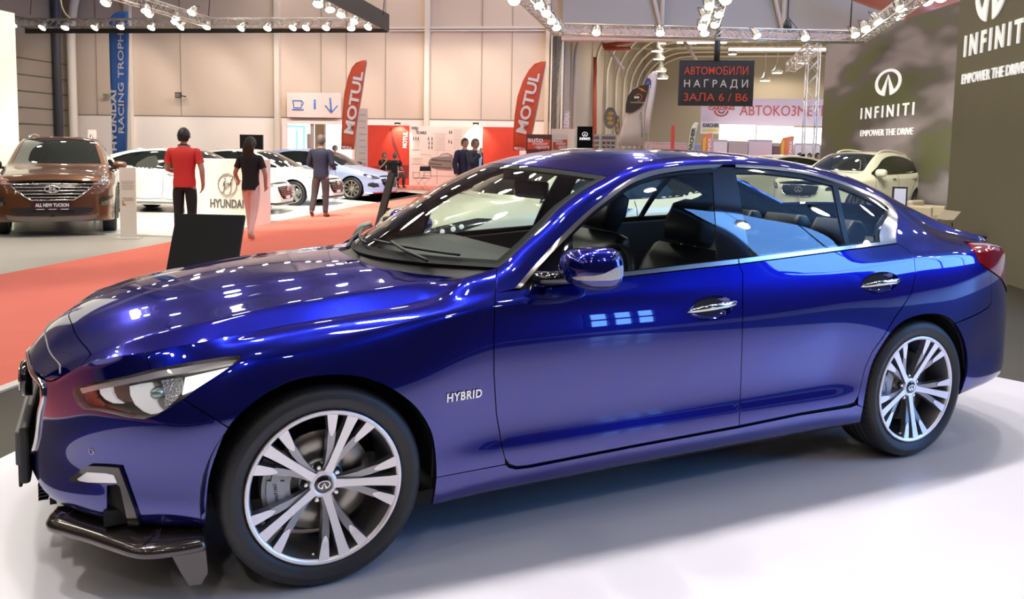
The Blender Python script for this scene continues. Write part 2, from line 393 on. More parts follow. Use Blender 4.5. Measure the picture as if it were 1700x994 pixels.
# --- tail (stations 18.6-22)
_te = [(3.70, .29, 1.018), (3.735, .40, 1.025), (3.79, .60, 1.030), (3.815, .75, 1.033), (3.825, .912, 1.034)]
for q in _te[1:]: addp(14, *q)
for k in (19, 20, 21, 22):
    s_ = st(k); a14 = np.array(sorted(_R[14])); ti = float(pchip(a14[:, 0], a14[:, 1], np.array([s_]))[0]); zt = float(pchip(a14[:, 0], a14[:, 2], np.array([s_]))[0])
    Zs = [.272, .288, .33, .39, .47, .62, .80, .935, .955]
    In = [.045, .015, .0, .0, .0, .002, .018, .030, .036]
    for r in range(14):
        z = Zs[r] if r < 9 else Zs[8]+(zt-Zs[8])*(r-8)/6
        i = In[r] if r < 9 else In[8]+(ti-In[8])*((r-8)/6)
        add(r, s_, i, z+(.004*math.sin(PI*(r-8)/6) if r > 8 else 0))
rows = []
for k in range(15):
    ins, zz = row(_R[k], 4 if k < 9 else 2.2)
    rows.append(np.stack([OX-NX*ins, OY-NY*ins, zz], 1))
A = Surf(SU, np.array(rows), .1); A.out = 1
# check orientation of the normals
_n = A.nrm([[sx(1.5), .5]])[0]; A.out = 1 if _n[1] < 0 else -1
A.bvh()
# --- top: windscreen, roof, rear screen, boot lid: arches between the near and the far edge line
_tl = np.array(crom([q for q in ALINE if q[0] >= .68], 30)); _TL = np.concatenate([[0], np.cumsum(np.linalg.norm(np.diff(_tl, axis=0), axis=1))])
NT = 300; TU = np.linspace(0, _TL[-1], NT); TA = np.stack([gsmooth(np.interp(TU, _TL, _tl[:, i]), 3) for i in range(3)], 1)
def tx(x): return float(np.interp(x, TA[:, 0], TU))
_kx = [.69, .9, 1.1, 1.24, 1.45, 1.9, 2.3, 2.6, 2.86, 3.05, 3.27, 3.44, 3.7]
BX = pchip(_kx, [.34, .29, .23, .19, .10, .0, -.06, -.10, -.14, -.15, -.13, -.12, -.14], TA[:, 0]); CZ = pchip(_kx, [-.010, .004, .022, .036, .036, .030, .034, .040, .045, .04, .03, .024, .012], TA[:, 0])
NW = 13; trows = []
for j in range(NW):
    w = -1+2*j/(NW-1); e = 1-w*w; x = TA[:, 0]-BX*e; y = YC+w*(YC-TA[:, 1]); z = TA[:, 2]+CZ*(1-abs(w)**2.2)
    trows.append(np.stack([x, y, z], 1))
T_ = Surf(TU, np.array(trows), .1); T_.out = 1
_n = T_.nrm([[tx(1.9), .6]])[0]; T_.out = 1 if _n[2] > 0 else -1
T_.bvh(300, 60)
# --- bonnet, from its side edge over the ridge to the middle and across
NH = 200
def hrow(pts, x): a = np.array(pts); return pchip(a[:, 0], a[:, 1], x)
# parameter u runs back along the car; every row has its own start at the nose
HU = np.linspace(0, 1.5, NH); hu = HU/1.5
def hline(x0, x1, yk, zk):
    x = x0+(x1-x0)*hu; return np.stack([x, hrow(yk, x), hrow(zk, x)], 1)
EDGE = hline(-.80, .60, [(q[0], q[1]) for q in HG if q[0] > -.82], [(q[0], q[2]) for q in HG if q[0] > -.82])
RIDGE = hline(-.815, .545, [(-.83, .47), (-.74, .375), (-.66, .30), (-.5, .275), (-.3, .262), (0, .262), (.3, .272), (.6, .29)], [(-.83, .668), (-.77, .722), (-.7, .765), (-.6, .805), (-.495, .836), (-.295, .872), (-.084, .906), (.223, .937), (.6, .966)])
R2 = RIDGE.copy(); R2[:, 1] += .014; R2[:, 2] += .0035
V1 = hline(-.845, .43, [(-.85, .585), (-.6, .50), (-.3, .46), (.3, .45), (.5, .45)], [(-.85, .668), (-.79, .727), (-.7, .782), (-.6, .818), (-.495, .848), (-.295, .884), (-.084, .916), (.223, .950), (.6, .970)])
V2_ = hline(-.862, .37, [(-.87, .67), (-.6, .60), (-.3, .56), (.3, .55), (.5, .55)], [(-.87, .668), (-.845, .698), (-.81, .733), (-.76, .768), (-.7, .800), (-.6, .838), (-.495, .869), (-.295, .906), (-.084, .938), (.223, .965), (.6, .978)])
V3 = hline(-.868, .34, [(-.88, .73), (-.6, .67), (-.3, .64), (.3, .64), (.5, .64)], [(-.88, .670), (-.855, .700), (-.82, .738), (-.77, .776), (-.7, .813), (-.6, .849), (-.495, .878), (-.295, .914), (-.084, .944), (.223, .968), (.6, .98)])
CEN = hline(-.885, .315, [(-.9, .912), (.6, .912)], [(-.89, .672), (-.868, .700), (-.835, .742), (-.782, .783), (-.7, .824), (-.6, .858), (-.495, .886), (-.295, .920), (-.084, .950), (.223, .972), (.6, .982)])
V4 = (V3+CEN)/2; V4[:, 2] += .002
half = [EDGE, (EDGE+RIDGE)/2, RIDGE, R2, V1, V2_, V3, V4, CEN]
def mir(a): b = a.copy(); b[:, 1] = 2*YC-b[:, 1]; return b
full = half+[mir(a) for a in half[-2::-1]]
full = [np.stack([gsmooth(a[:, i], 2) for i in range(3)], 1) for a in full]
B = Surf(HU, np.array(full), .1); B.out = 1
_n = B.nrm([[.8, .8]])[0]; B.out = 1 if _n[2] > 0 else -1
B.bvh(240, 120)
# =================================================================== BLUE SALOON: materials
PAINT = car_paint('blue_metallic_paint', (.003, .007, .20), .85, .24, flake=.45, coat_ior=1.8)
PAINT.node_tree.nodes['Principled BSDF'].inputs['Specular Tint'].default_value = (.10, .12, .50, 1)
CHROME = mat('chrome', (.80, .79, .78), .06, 1.0)
SATIN = mat('satin_chrome', (.62, .60, .58), .16, 1.0)
GBLK = mat('gloss_black', (.006, .006, .009), .05, 0, coat=1)
BLK = mat('black_plastic', (.012, .012, .013), .5)
MBLK = mat('matt_black_shell', (.004, .004, .005), .8)
RUB = mat('tyre_rubber', (.013, .013, .014), .52, noise=(9, .3))
CARB = mat('dark_bronze_trim', (.055, .046, .042), .16, .6, coat=1)
LEA = mat('dark_leather', (.014, .016, .02), .42)
LGREY = mat('dashboard_grey', (.10, .10, .10), .6)
LINER = mat('pale_headlining', (.30, .30, .29), .9)
GCLR = glass('window_glass', (.88, .93, .90), 1.0, ior=1.55)
GWS = glass('windscreen_glass', (.74, .80, .76), 1.0, ior=1.5)
GLAMP = glass('lamp_glass', (.95, .95, .95), 1.0)
WHT = mat('white_print', (.85, .85, .85), .5)
# ------------------------------------------------------------------ writing
_tc = {}
def text_mesh(body, size, m, depth=.003, bold=0.0, sx=1.0, spacing=1.0, align='CENTER', shear=0.0):
    """lettering as (verts, faces), laid out in x (right) and z (up), front towards -y, centred"""
    cu = bpy.data.curves.new('t', 'FONT'); cu.body = body; cu.size = size; cu.extrude = depth/2; cu.offset = bold; cu.space_character = spacing; cu.align_x = align; cu.align_y = 'CENTER'; cu.shear = shear; cu.resolution_u = 3
    o = bpy.data.objects.new('t', cu); COL.objects.link(o); bpy.context.view_layer.update(); dg = bpy.context.evaluated_depsgraph_get()
    me = bpy.data.meshes.new_from_object(o.evaluated_get(dg)); vs = [(v.co.x*sx, -v.co.z, v.co.y) for v in me.vertices]; fs = [tuple(p.vertices) for p in me.polygons]
    bpy.data.objects.remove(o); bpy.data.curves.remove(cu); bpy.data.meshes.remove(me)
    return vs, fs
def text(mb, body, size, m, T=None, **k):
    w = k.pop('width', None); vs, fs = text_mesh(body, size, m, **k)
    if w:
        xs = [v[0] for v in vs]; f = w/(max(xs)-min(xs)); vs = [(v[0]*f, v[1], v[2]) for v in vs]
    mb.add(vs, fs, m, False, T); return mb
def logo_half(sg, ax=1.0, az=1.0):
    p = []
    for a in np.linspace(90, 258, 26): p.append((math.cos(math.radians(a)), math.sin(math.radians(a))))
    p += [(0.0, .60), (-.30, -.18), (-.47, -.60)]
    for a in np.linspace(222, 90, 20): p.append((.80*math.cos(math.radians(a)), .03+.78*math.sin(math.radians(a))))
    q = [(x*ax*-sg, z*az) for x, z in p]
    return q if sg < 0 else list(reversed(q))
def logo(mb, r, m, T, ax=1.0, az=1.0, depth=.004):
    for sg in (-1, 1): mb.prism([(x*r, z*r) for x, z in logo_half(sg, ax, az)], m, -depth, 0, T)
# ------------------------------------------------------------------ the car
BASE = (1.4, YC, 0)
car = empty('car', (1.4, YC, PH), 0, 'dark blue metallic four-door saloon with polished multi-spoke wheels on the white platform', 'car')
def both(o, name=None):
    """the same part on the far side of the car"""
    c = o.copy(); COL.objects.link(c); c.scale = (o.scale[0], -o.scale[1], o.scale[2]); c.location = (o.location[0], -o.location[1], o.location[2]); return c
def pan(name, surf, poly, mt, far=True, **k):
    o = panel(name, surf, poly, mt, k.pop('parent', car), base=BASE, **k)
    if far: both(o)
    return o
VM = A.vmax
def uX(x, v): return np.array([sx(x), v])
def vrun(u0, u1, v, n=12): return [np.array([u, v]) for u in np.linspace(u0, u1, n)]
def P_(*pts): return list(A.line(pts))
HL = [(121, 643), (156, 635), (213, 623.5), (250, 613.5), (260, 611.5), (326, 599.5), (375, 592), (397.4, 590.5), (400, 596), (363.5, 621), (326, 645), (303, 662), (279, 677), (260, 689), (239, 695), (213, 693), (185, 686), (156, 680.5), (137.6, 679), (128, 669), (121.6, 654)]
farch = crom([(342, 852), (347, 796), (361, 750), (379, 710), (409, 678), (449, 649), (492, 631), (543, 623), (594, 625), (630, 636), (659, 651), (688, 674), (709, 703), (720, 735), (724, 792), (718, 843)], 3)
rarch = crom([(1428, 711), (1432.7, 676), (1437.7, 646), (1442.8, 620.6), (1450, 598), (1463, 575), (1480.5, 550), (1500.6, 533), (1526, 523.5), (1551, 521.5), (1571, 526), (1586, 537.6), (1596, 555), (1602.5, 573), (1606, 595.5), (1605, 620.6), (1598.7, 641), (1592, 659)], 3)
def cut(c, a, b, back=False):
    """part of a curve between the points nearest to a and b"""
    ia = min(range(len(c)), key=lambda i: math.hypot(c[i][0]-a[0], c[i][1]-a[1])); ib = min(range(len(c)), key=lambda i: math.hypot(c[i][0]-b[0], c[i][1]-b[1]))
    return c[ia:ib+1] if ia <= ib else c[ib:ia+1][::-1]
hl_low = [(303, 662), (279, 677), (260, 689), (239, 695), (213, 693), (185, 686), (156, 680.5), (137.6, 679), (128, 669), (121.6, 654), (121, 643), (156, 635), (213, 623.5), (250, 613.5)]
hl_up = [(303, 662), (326, 645), (363.5, 621), (400, 596), (397.4, 590.5), (375, 592), (326, 599.5), (250, 613.5)]
seamT = A.hit(240, 586); 
# front bumper
vent = [(178, 806), (203, 804), (209, 826), (215, 852), (217, 878), (196, 874), (178, 862)]
arch0 = cut(farch, (342, 852), (379, 710))
u_a0 = A.hit(342, 852)[0]
bp = [np.array([0., .02])]+vrun(.1, u_a0-.01, .02, 24)+P_(*arch0)+P_((303, 662), *hl_low[1:])+[np.array([seamT[0], VM])]+[np.array([u, VM]) for u in np.linspace(seamT[0]-.02, 0, 30)]
gr_u = st(2.75)
grille_hole = [np.array(q) for q in [(0.003, .385), (.20, .37), (.33, .42), (.40, .56), (.445, .80), (.455, 1.05), (.42, 1.30), (.2, 1.345), (0.003, 1.35)]]
intake_hole = [np.array(q) for q in [(0.003, .10), (.34, .09), (.42, .13), (.36, .24), (.2, .27), (0.003, .28)]]
bpc = [np.array([-0.0, q[1]]) if q[0] < .001 else q for q in bp]
# the centre line is shared with the far half, so the holes are cut as notches of the outline
notch = bpc[1:]+[np.array([0., VM])]+[np.array([0., 1.352])]+grille_hole[::-1][1:]+[np.array([0., .385])]+[np.array([0., .282])]+intake_hole[::-1][1:]+[np.array([0., .10]), np.array([0., .02])]
notch = [np.array([max(0.0, q[0]), q[1]]) for q in notch]
pan('front_bumper', A, notch, PAINT, holes=[A.hits(vent)], gap=.0015)
# front wing
doorF = [(822, 486), (820, 553), (820, 619), (824, 686), (833, 739), (839, 763)]
uD = A.hit(828, 447)
wing = P_((379, 710), *hl_up)+[np.array([seamT[0], VM])]+vrun(seamT[0]+.02, uD[0], VM, 40)+P_(*doorF[:], (839, 770.5), (724, 792.5))+P_(*cut(farch, (724, 792), (379, 710)))
pan('front_wing', A, wing, PAINT)
# doors
fd = P_((822, 486), (820, 553), (820, 619), (824, 686), (833, 739), (838, 760), (845, 770), (857, 774), (877, 772), (1054, 738), (1227, 706), (1230, 632), (1233, 531), (1233, 452), (1225.5, 438.5), (1039, 459.5), (945, 473), (907, 477), (862, 481.5), (822, 486))[:-1]
EL1_ = None
rd = P_((1225.5, 438.5), (1233, 452), (1233, 531), (1230, 632), (1227, 706), (1329, 685), (1405, 672), (1418, 668), (1425, 657), (1436, 611), (1448, 584), (1467, 558), (1486, 527), (1505, 500), (1515, 481), (1520, 454), (1518, 431), (1509, 416), (1498, 409), (1489, 404.5), (1461, 408.5), (1404, 415.5), (1225.5, 438.5))[:-1]
EL2_ = None
# sill
ub0, ub1 = sx(.372), sx(2.438)
sill = P_((724, 792.5), (839, 771), (846, 776), (857, 778.5), (880, 776), (1054, 742), (1227, 710), (1329, 689), (1412, 676), (1422, 672), (1432.7, 676), (1428, 709))+vrun(ub1, ub0, .015, 40)+P_((719, 838), (724, 793))[:-1]
pan('side_sill', A, sill, PAINT)
# quarter panel, roof pillar and rail in one pressing
bline = [(1487.7, 403), (1486.2, 389), (1489.2, 367), (1487.4, 354), (1476.7, 338.5), (1454.5, 325), (1421, 311), (1388, 298.6), (1333, 284), (1266, 275.5), (1200, 273.5), (1153, 275), (1104.5, 279.5), (1068, 288), (1044, 299), (1020, 314.5), (1003.5, 328), (966, 359), (928, 396), (890, 437), (854, 479.5)]
bcur = crom(bline, 3)
doorR = [(1418, 669), (1425, 657), (1436, 611), (1448, 584), (1467, 558), (1486, 527), (1505, 500), (1515, 481), (1520, 454), (1518, 431), (1509, 416), (1498, 409), (1489, 404.5)]
TLp = [(1619, 422.5), (1622, 430), (1628, 438), (1643.6, 449), (1661, 462)]
lampS = A.line(TLp, 6)
u_l0 = lampS[0]; u_le = st(20.6)
lamp_poly = list(lampS)+[np.array([u_le-.12, .50]), np.array([u_le, .60]), np.array([u_le, .80]), np.array([u_le-.1, .86])]+[np.array([lampS[-1][0]-.03, .885]), np.array([u_l0[0]+.04, .875])]
gapR = A.line([(1585.7, 537), (1600, 531), (1625, 520), (1641, 510), (1646, 501), (1645.5, 475), (1644, 450)], 10)
# keep the gap line to the outer side of the lamp tip
q_top = np.array([st(18.7), VM])
quarter = list(vrun(uD[0], q_top[0], VM, 90))+[np.array([st(18.9), 1.15]), lamp_poly[-1]+[-.0, .03]]+[lampS[0]]+list(lampS[1:4])+list(gapR[::-1])+P_(*cut(rarch, (1586, 537), (1432, 676)))+P_((1424, 671), *doorR[1:])+P_(*bcur, (823, 486.5))
body = pan('quarter_panel', A, quarter, PAINT, h=.03, gap=.0015)
# rear bumper and boot panel
rb = list(gapR)+[lampS[int(len(lampS)*.6)], lampS[-1], np.array([u_le-.12, .50]), np.array([STOT, .50]), np.array([STOT, .02])]+[np.array([u, .02]) for u in np.linspace(STOT-.03, A.hit(1592, 659)[0], 30)]+P_(*cut(rarch, (1592, 659), (1586, 538)))
pan('rear_bumper', A, rb, PAINT, gap=.0015)
bt = [np.array([u_le+.004, .505]), np.array([STOT, .505]), np.array([STOT, VM])]+[np.array([u, VM]) for u in np.linspace(STOT-.03, q_top[0]+.01, 20)]+[np.array([st(18.9)+.01, 1.15]), lamp_poly[-1]+[.01, .03], lamp_poly[-2]+[0, .01], np.array([u_le+.004, .86])]
pan('boot_panel', A, bt, PAINT, gap=.0015)
# tail lamp
RED = mat('red_lamp', (.28, .002, .008), .08, 0, coat=1)
tl = pan('tail_lamp', A, lamp_poly, RED, far=False, flange=.03, off=.004, h=.02)
q1 = panel('lamp_strip', A, [lamp_poly[-1]+[.012, -.008], lamp_poly[-2]+[-.02, -.008], lamp_poly[-3]+[-.03, -.012], lamp_poly[-3]+[-.03, -.05], lamp_poly[-2]+[-.02, -.045], lamp_poly[-1]+[.02, -.03]], mat('pale_lamp_strip', (.75, .55, .6), .1, .2, coat=1), tl, base=BASE, off=.006, h=.02, gap=0)
q1['label'] = 'pale upper strip of the tail lamp'
_c = both(tl); _c2 = q1.copy(); COL.objects.link(_c2); _c2.parent = _c
# chrome window surround
inner = [(1460.5, 402.8), (1459, 389), (1464, 373), (1474, 357), (1475, 347), (1454.5, 331), (1421, 316), (1384, 302), (1333, 289), (1266, 280.5), (1202, 278), (1182, 278.8), (1129, 284), (1092.5, 290), (1068, 297), (1044, 308), (1020, 325), (981, 355), (940.6, 395), (898, 439), (864, 479)]
icur = crom(inner, 3)
def chop(c, xm, lo): return [q for q in c if (q[0] <= xm) == lo]
chF = P_(*chop(bcur, 1201.5, True), *chop(icur, 1201.5, True)[::-1])
chR = P_(*chop(bcur, 1203.5, False), *chop(icur, 1203.5, False)[::-1])
pan('window_chrome', A, chF, SATIN, off=.004, gap=.0005, h=.02, flange=.008)
pan('window_chrome', A, chR, SATIN, off=.004, gap=.0005, h=.02, flange=.008)
pan('belt_chrome', A, P_((905, 470.5), (945, 465), (1039, 451.2), (1224, 430), (1225, 437.8), (1039, 458.6), (945, 472), (907, 476), (905, 472))[:-1], SATIN, off=.004, gap=.0004, h=.02)
pan('belt_chrome', A, P_((1226, 429.8), (1404, 408.3), (1460, 402.6), (1487, 402.9), (1488, 404), (1461, 407.6), (1404, 414.5), (1226.5, 437.6), (1226, 431))[:-1], SATIN, off=.004, gap=.0004, h=.02)
# side glass and the gloss black frame between the panes
fg = P_((950, 464), (1044, 450), (1194, 432.5), (1185, 284.5), (1129, 288), (1092, 294), (1068, 301), (1044, 312), (1020, 329), (981, 359), (950, 389.5), (950, 460))[:-1]
rg = P_((1221, 286), (1266, 286), (1333, 294), (1384, 307), (1404, 405.5), (1340, 415), (1245, 426), (1222, 292))[:-1]
qg = P_((1391, 309), (1421, 321), (1454, 337), (1470, 348), (1470, 355), (1459, 372), (1454.5, 389), (1455.5, 400.5), (1410, 405.5), (1392, 313))[:-1]
outerW = P_(*[(x, y) for x, y in icur], (864, 481), (945, 470), (1039, 455), (1225, 434), (1404, 411), (1462, 406))
pan('window_frame', A, outerW, GBLK, holes=[fg, rg, qg], off=-.003, gap=-.004, h=.03, flange=.012)
for nm, g in (('door_glass', fg), ('door_glass', rg), ('quarter_glass', qg)): pan(nm, A, g, GCLR, off=-.006, gap=-.002, h=.04, flange=0)
# ------------------------------------------------------------------ top
TM = T_.vmax
def T2(u, w): return np.array([u, (w+1)/2*TM])
u_h0, u_h1 = tx(1.235), tx(1.262)                     # windscreen header
ub = tx(2.62)                                          # rear screen top
u_end = tx(3.30)
def tquad(u0, u1, w=.985, n=30):
    return [T2(u, -w) for u in np.linspace(u0, u1, n)]+[T2(u1, x) for x in np.linspace(-w, w, n)][1:]+[T2(u, w) for u in np.linspace(u1, u0, n)][1:]+[T2(u0, x) for x in np.linspace(w, -w, n)][1:-1]
pan('windscreen', T_, tquad(.02, u_h0), GWS, far=False, h=.06, gap=.001, flange=0)
pan('windscreen_seal', T_, tquad(-.0, u_h0+.006, 1.0), MBLK, far=False, holes=[tquad(.045, u_h0-.03, .955)], h=.05, off=-.004, gap=0)
pan('roof_panel', T_, tquad(u_h0+.004, ub, 1.0), PAINT, far=False, h=.06, thick=True, flange=.03)
pan('rear_screen', T_, tquad(ub+.004, u_end, .94), GWS, far=False, h=.06, gap=.001, flange=0)
pan('rear_screen_frame', T_, tquad(ub, u_end+.01, 1.0), PAINT, far=False, holes=[tquad(ub+.012, u_end-.004, .925)], h=.05, off=-.001, gap=0)
pan('boot_lid', T_, tquad(u_end+.012, TU[-1], 1.0), PAINT, far=False, h=.05)
# ------------------------------------------------------------------ bonnet
BM = B.vmax
def B2(x, k): return np.array([x, k*.1])
# leading edge seam about 17 cm behind the nose
sm = [(.135-.03, 0), (.150, 2), (.162, 4), (.168, 6), (.165, 8), (.168, 10), (.162, 12), (.150, 14), (.105, 16)]
smc = crom(sm, 5)
pan('bonnet', B, [B2(x, k) for x, k in smc]+[B2(x, 16) for x in np.linspace(.14, 1.5, 40)]+[B2(1.5, k) for k in np.linspace(16, 0, 50)][1:]+[B2(x, 0) for x in np.linspace(1.5, .14, 40)][1:], PAINT, far=False, h=.05, flange=.02)
pan('nose_panel', B, [B2(0.0, k) for k in np.linspace(0, 16, 40)]+[B2(x, 16) for x in np.linspace(0, .105, 6)][1:]+[B2(x, k) for x, k in smc[::-1]][1:]+[B2(x, 0) for x in np.linspace(.105, 0, 6)][1:-1], PAINT, far=False, h=.04, flange=.02)
# dark inner shell under the panel gaps
dlo = P_(*[(x, y) for x, y in icur], (864, 478), (1039, 453), (1225, 432), (1404, 409), (1462, 404))
def circ_uv(cx, r, n=40):
    out = []
    for k in range(n):
        a = 2*PI*k/n; x = cx+r*math.cos(a); z = .338+r*math.sin(a)
        us = sx(x); vv = np.linspace(0, VM, 200); zz = A.ev(np.stack([np.full(200, us), vv], 1))[:, 2]; out.append(np.array([us, float(np.interp(z, zz, vv)) if z > zz[0] else -.05]))
    return out
def notch_arch(cx, r):
    pts = [q for q in circ_uv(cx, r, 60) if q[1] > 0.03]; pts.sort(key=lambda q: q[0]); return pts
shell = [np.array([.5, .04])]
pa = notch_arch(0, .39); pb = notch_arch(2.83, .385)
shell = [np.array([.50, .04]), np.array([pa[0][0], .04])]+pa+[np.array([pa[-1][0], .04]), np.array([pb[0][0], .04])]+pb+[np.array([pb[-1][0], .04]), np.array([STOT, .04]), np.array([STOT, VM-.02])]+[np.array([u, VM-.02]) for u in np.linspace(STOT-.1, .50, 60)]
hlh = A.hits(HL)
pan('inner_shell', A, shell, MBLK, holes=[dlo, [q for q in hlh]], off=-.016, gap=0, h=.06, flange=0)
def ellipse(cx, cy, a, b, rot, n=24): r = math.radians(rot); return [(cx+a*math.cos(t)*math.cos(r)-b*math.sin(t)*math.sin(r), cy+a*math.cos(t)*math.sin(r)+b*math.sin(t)*math.cos(r)) for t in np.linspace(0, 2*PI, n, endpoint=False)]
pan('front_door', A, fd, PAINT, holes=[A.hits(ellipse(1181, 511, 38, 19, -10), 5)], flange=.012)
pan('rear_door', A, rd, PAINT, holes=[A.hits(ellipse(1461, 469, 31, 17, -9), 5)], flange=.012)
# =================================================================== BLUE SALOON: wheels
RIMG = mat('rim_grey', (.34, .34, .35), .36, .9)
RIMP = mat('rim_polished', (1.0, .95, .94), .45, 1.0)
DISC = mat('brake_disc_metal', (.30, .28, .25), .3, 1.0)
CALI = mat('caliper_silver', (.33, .33, .34), .4, .3)
def loft_bar(mb, secs, mf, ms):
    """secs: (centre x,z ; unit side dir ; half width ; y front ; depth) -> bar with its own face material"""
    v = []; 
    for (cx, cz), (sx_, sz), w, y, d in secs:
        for k, yy, f in ((-1, y, 1), (1, y, 1), (1, y+d, 1.25), (-1, y+d, 1.25)): v.append((cx+sx_*w*k*f, yy, cz+sz*w*k*f))
    n = len(secs)
    fa = [(i*4, i*4+1, i*4+5, i*4+4) for i in range(n-1)]; fb = []
    for i in range(n-1):
        for a, b in ((1, 2), (2, 3), (3, 0)): fb.append((i*4+a, i*4+b, i*4+4+b, i*4+4+a))
    fb += [(0, 3, 2, 1), ((n-1)*4, (n-1)*4+1, (n-1)*4+2, (n-1)*4+3)]
    if mf is ms: mb.add(v, fa+fb, ms)
    else:
        k = [len(f) for f in fa]; mb.add(v, fb, ms); mb.add(v, fa, mf)
def make_wheel(name, parent, loc, rot, steer=0.0, ang0=68.0):
    w = empty(name, loc, 0, parent=parent); w.rotation_euler = (0, 0, steer)
    t = MB(); prof = [(.2565, -.098), (.262, -.107), (.275, -.1155), (.292, -.1195), (.298, -.1215), (.301, -.1200), (.310, -.1180), (.3205, -.1125), (.3285, -.102), (.3325, -.086), (.3335, -.060)]
    for y in (-.048, -.018, .018, .048): prof += [(.3343, y-.006), (.3275, y-.0045), (.3275, y+.0045), (.3343, y+.006)]
    prof += [(.3335, .06), (.3325, .086), (.3285, .102), (.31, .118), (.285, .12), (.2565, .098)]
    t.lathe(prof, RUB, 96, axis='Y')
    for k in range(72):
        a = 2*PI*k/72; c, s_ = math.cos(a), math.sin(a); R = Matrix.Rotation(-a, 4, 'Y')
        t.add([R @ Vector(p) for p in ((.3190, -.1138, -.0016), (.3190, -.1138, .0016), (.3293, -.1012, .0024), (.3333, -.0850, .0024), (.3333, -.0850, -.0024), (.3293, -.1012, -.0024))], [(0, 1, 2, 5), (5, 2, 3, 4)], MBLK)
    ty = t.build('tyre', w, fix=False)
    # rim
    r = MB()
    r.lathe([(.2570, -.099), (.2575, -.110), (.2560, -.1135), (.2530, -.1145), (.2490, -.1140)], RIMP, 96, axis='Y')
    r.lathe([(.2490, -.1140), (.2440, -.1125), (.2400, -.105)], RIMP, 96, axis='Y')
    r.lathe([(.2400, -.105), (.236, -.092), (.232, -.06), (.226, -.02), (.222, .05), (.228, .10), (.25, .11)], RIMG, 72, axis='Y')
    r.lathe([(.0, -.058), (.045, -.060), (.068, -.055), (.074, -.03), (.0, -.02)], RIMG, 40, axis='Y')
    def pt(rad, a): return (rad*math.cos(a), rad*math.sin(a))
    for k in range(5):
        a = math.radians(ang0+72*k); u = (math.cos(a), math.sin(a)); sd = (-u[1], u[0])
        loft_bar(r, [(pt(q, a), sd, hw, y, .028) for q, hw, y in ((.026, .0165, -.079), (.045, .0145, -.081), (.075, .0125, -.0845), (.12, .0128, -.091), (.17, .0142, -.099), (.215, .0165, -.107), (.246, .0195, -.1125))], RIMP, RIMG)
        # shoulders joining the broad spoke to the hub ring
        for sg in (-1, 1):
            b = a+sg*math.radians(36)
            pts = []
            for q, da, hw, y in ((.048, 15, .0075, -.070), (.075, 10.5, .0085, -.074), (.115, 11.5, .0100, -.082), (.155, 13.3, .0125, -.092)):
                aa = a+sg*math.radians(da); pts.append((pt(q, aa), (-math.sin(aa), math.cos(aa)), hw, y, .026))
            aa = a+sg*math.radians(14.3); pts.append((pt(.182, aa), (-math.sin(aa), math.cos(aa)), .0122, -.0985, .026))
            loft_bar(r, pts, RIMG, RIMG)
            pts = [((pt(.168, a+sg*math.radians(14.4))), (-math.sin(aa), math.cos(aa)), .003, -.0985, .004)]
            for q, da, hw, y in ((.186, 14.6, .0112, -.1005), (.215, 15.6, .0148, -.107), (.246, 16.4, .0180, -.1125)):
                aa = a+sg*math.radians(da); pts.append((pt(q, aa), (-math.sin(aa), math.cos(aa)), hw, y, .026))
            loft_bar(r, pts, RIMP, RIMG)
            # web between hub and lug hole
            aa = a+sg*math.radians(20); 
    r.lathe([(.0295, -.070), (.030, -.0805), (.040, -.0815), (.046, -.078), (.047, -.06)], RIMP, 40, axis='Y')
    rim = r.build('rim', w)
    for k in range(5):
        a = math.radians(ang0+36+72*k); m = MB(); T = Matrix.Translation((.057*math.cos(a), 0, .057*math.sin(a)))
        m.lathe([(.0, -.074), (.006, -.0745), (.0095, -.071), (.0098, -.050)], CHROME, 6, T, smooth=False, axis='Y'); m.lathe([(.0098, -.0595), (.0145, -.0595), (.0150, -.055)], MBLK, 20, T, axis='Y')
        m.build('wheel_nut', w)
    c = MB(); c.lathe([(.0, -.0835), (.026, -.083), (.029, -.081), (.029, -.06)], GBLK, 32, axis='Y')
    logo(c, .0185, CHROME, Matrix.Translation((0, -.0835, 0)), 1.15, .78, .002); c.build('centre_cap', w)
    d = MB(); d.lathe([(.075, -.030), (.0765, -.034), (.168, -.034), (.170, -.031), (.170, -.006), (.075, -.006)], DISC, 64, axis='Y'); d.lathe([(.0, -.046), (.07, -.046), (.077, -.034)], RIMG, 40, axis='Y'); d.build('brake_disc', w)
    q = MB(); 
    def arc(r0, r1, a0, a1, y0, y1, m, n=10):
        vs = []; fs = []
        for i in range(n+1):
            a = math.radians(a0+(a1-a0)*i/n)
            for rr, yy in ((r0, y0), (r1, y0), (r1, y1), (r0, y1)): vs.append((rr*math.cos(a), yy, rr*math.sin(a)))
        for i in range(n):
            for j in range(4): fs.append((i*4+j, i*4+(j+1) % 4, i*4+4+(j+1) % 4, i*4+4+j))
        fs += [(3, 2, 1, 0), (n*4, n*4+1, n*4+2, n*4+3)]; q.add(vs, fs, m, False)
    ca = rot
    arc(.105, .196, ca-24, ca+24, -.056, .0, CALI); arc(.125, .182, ca-17, ca+17, -.064, -.056, CALI); arc(.14, .17, ca-25, ca-15, -.066, -.03, CALI); arc(.14, .17, ca+15, ca+25, -.066, -.03, CALI)
    arc(.15, .215, ca-36, ca-27, -.05, .0, RIMG); arc(.15, .215, ca+27, ca+36, -.05, .0, RIMG)
    if rot > 150:
        text(q, 'INFINITI', .016, MBLK, Matrix.Translation((-.152, -.0645, .002)) @ Matrix.Rotation(math.radians(-97), 4, 'Y'), bold=.0003, spacing=1.3, depth=.001)
    q.build('brake_caliper', w)
    v = MB(); a = math.radians(ang0+191); v.tube([(.232*math.cos(a), -.085, .232*math.sin(a)), (.222*math.cos(a), -.105, .222*math.sin(a))], .0045, CHROME, 10); v.build('valve', w)
    return w
ZW = .338
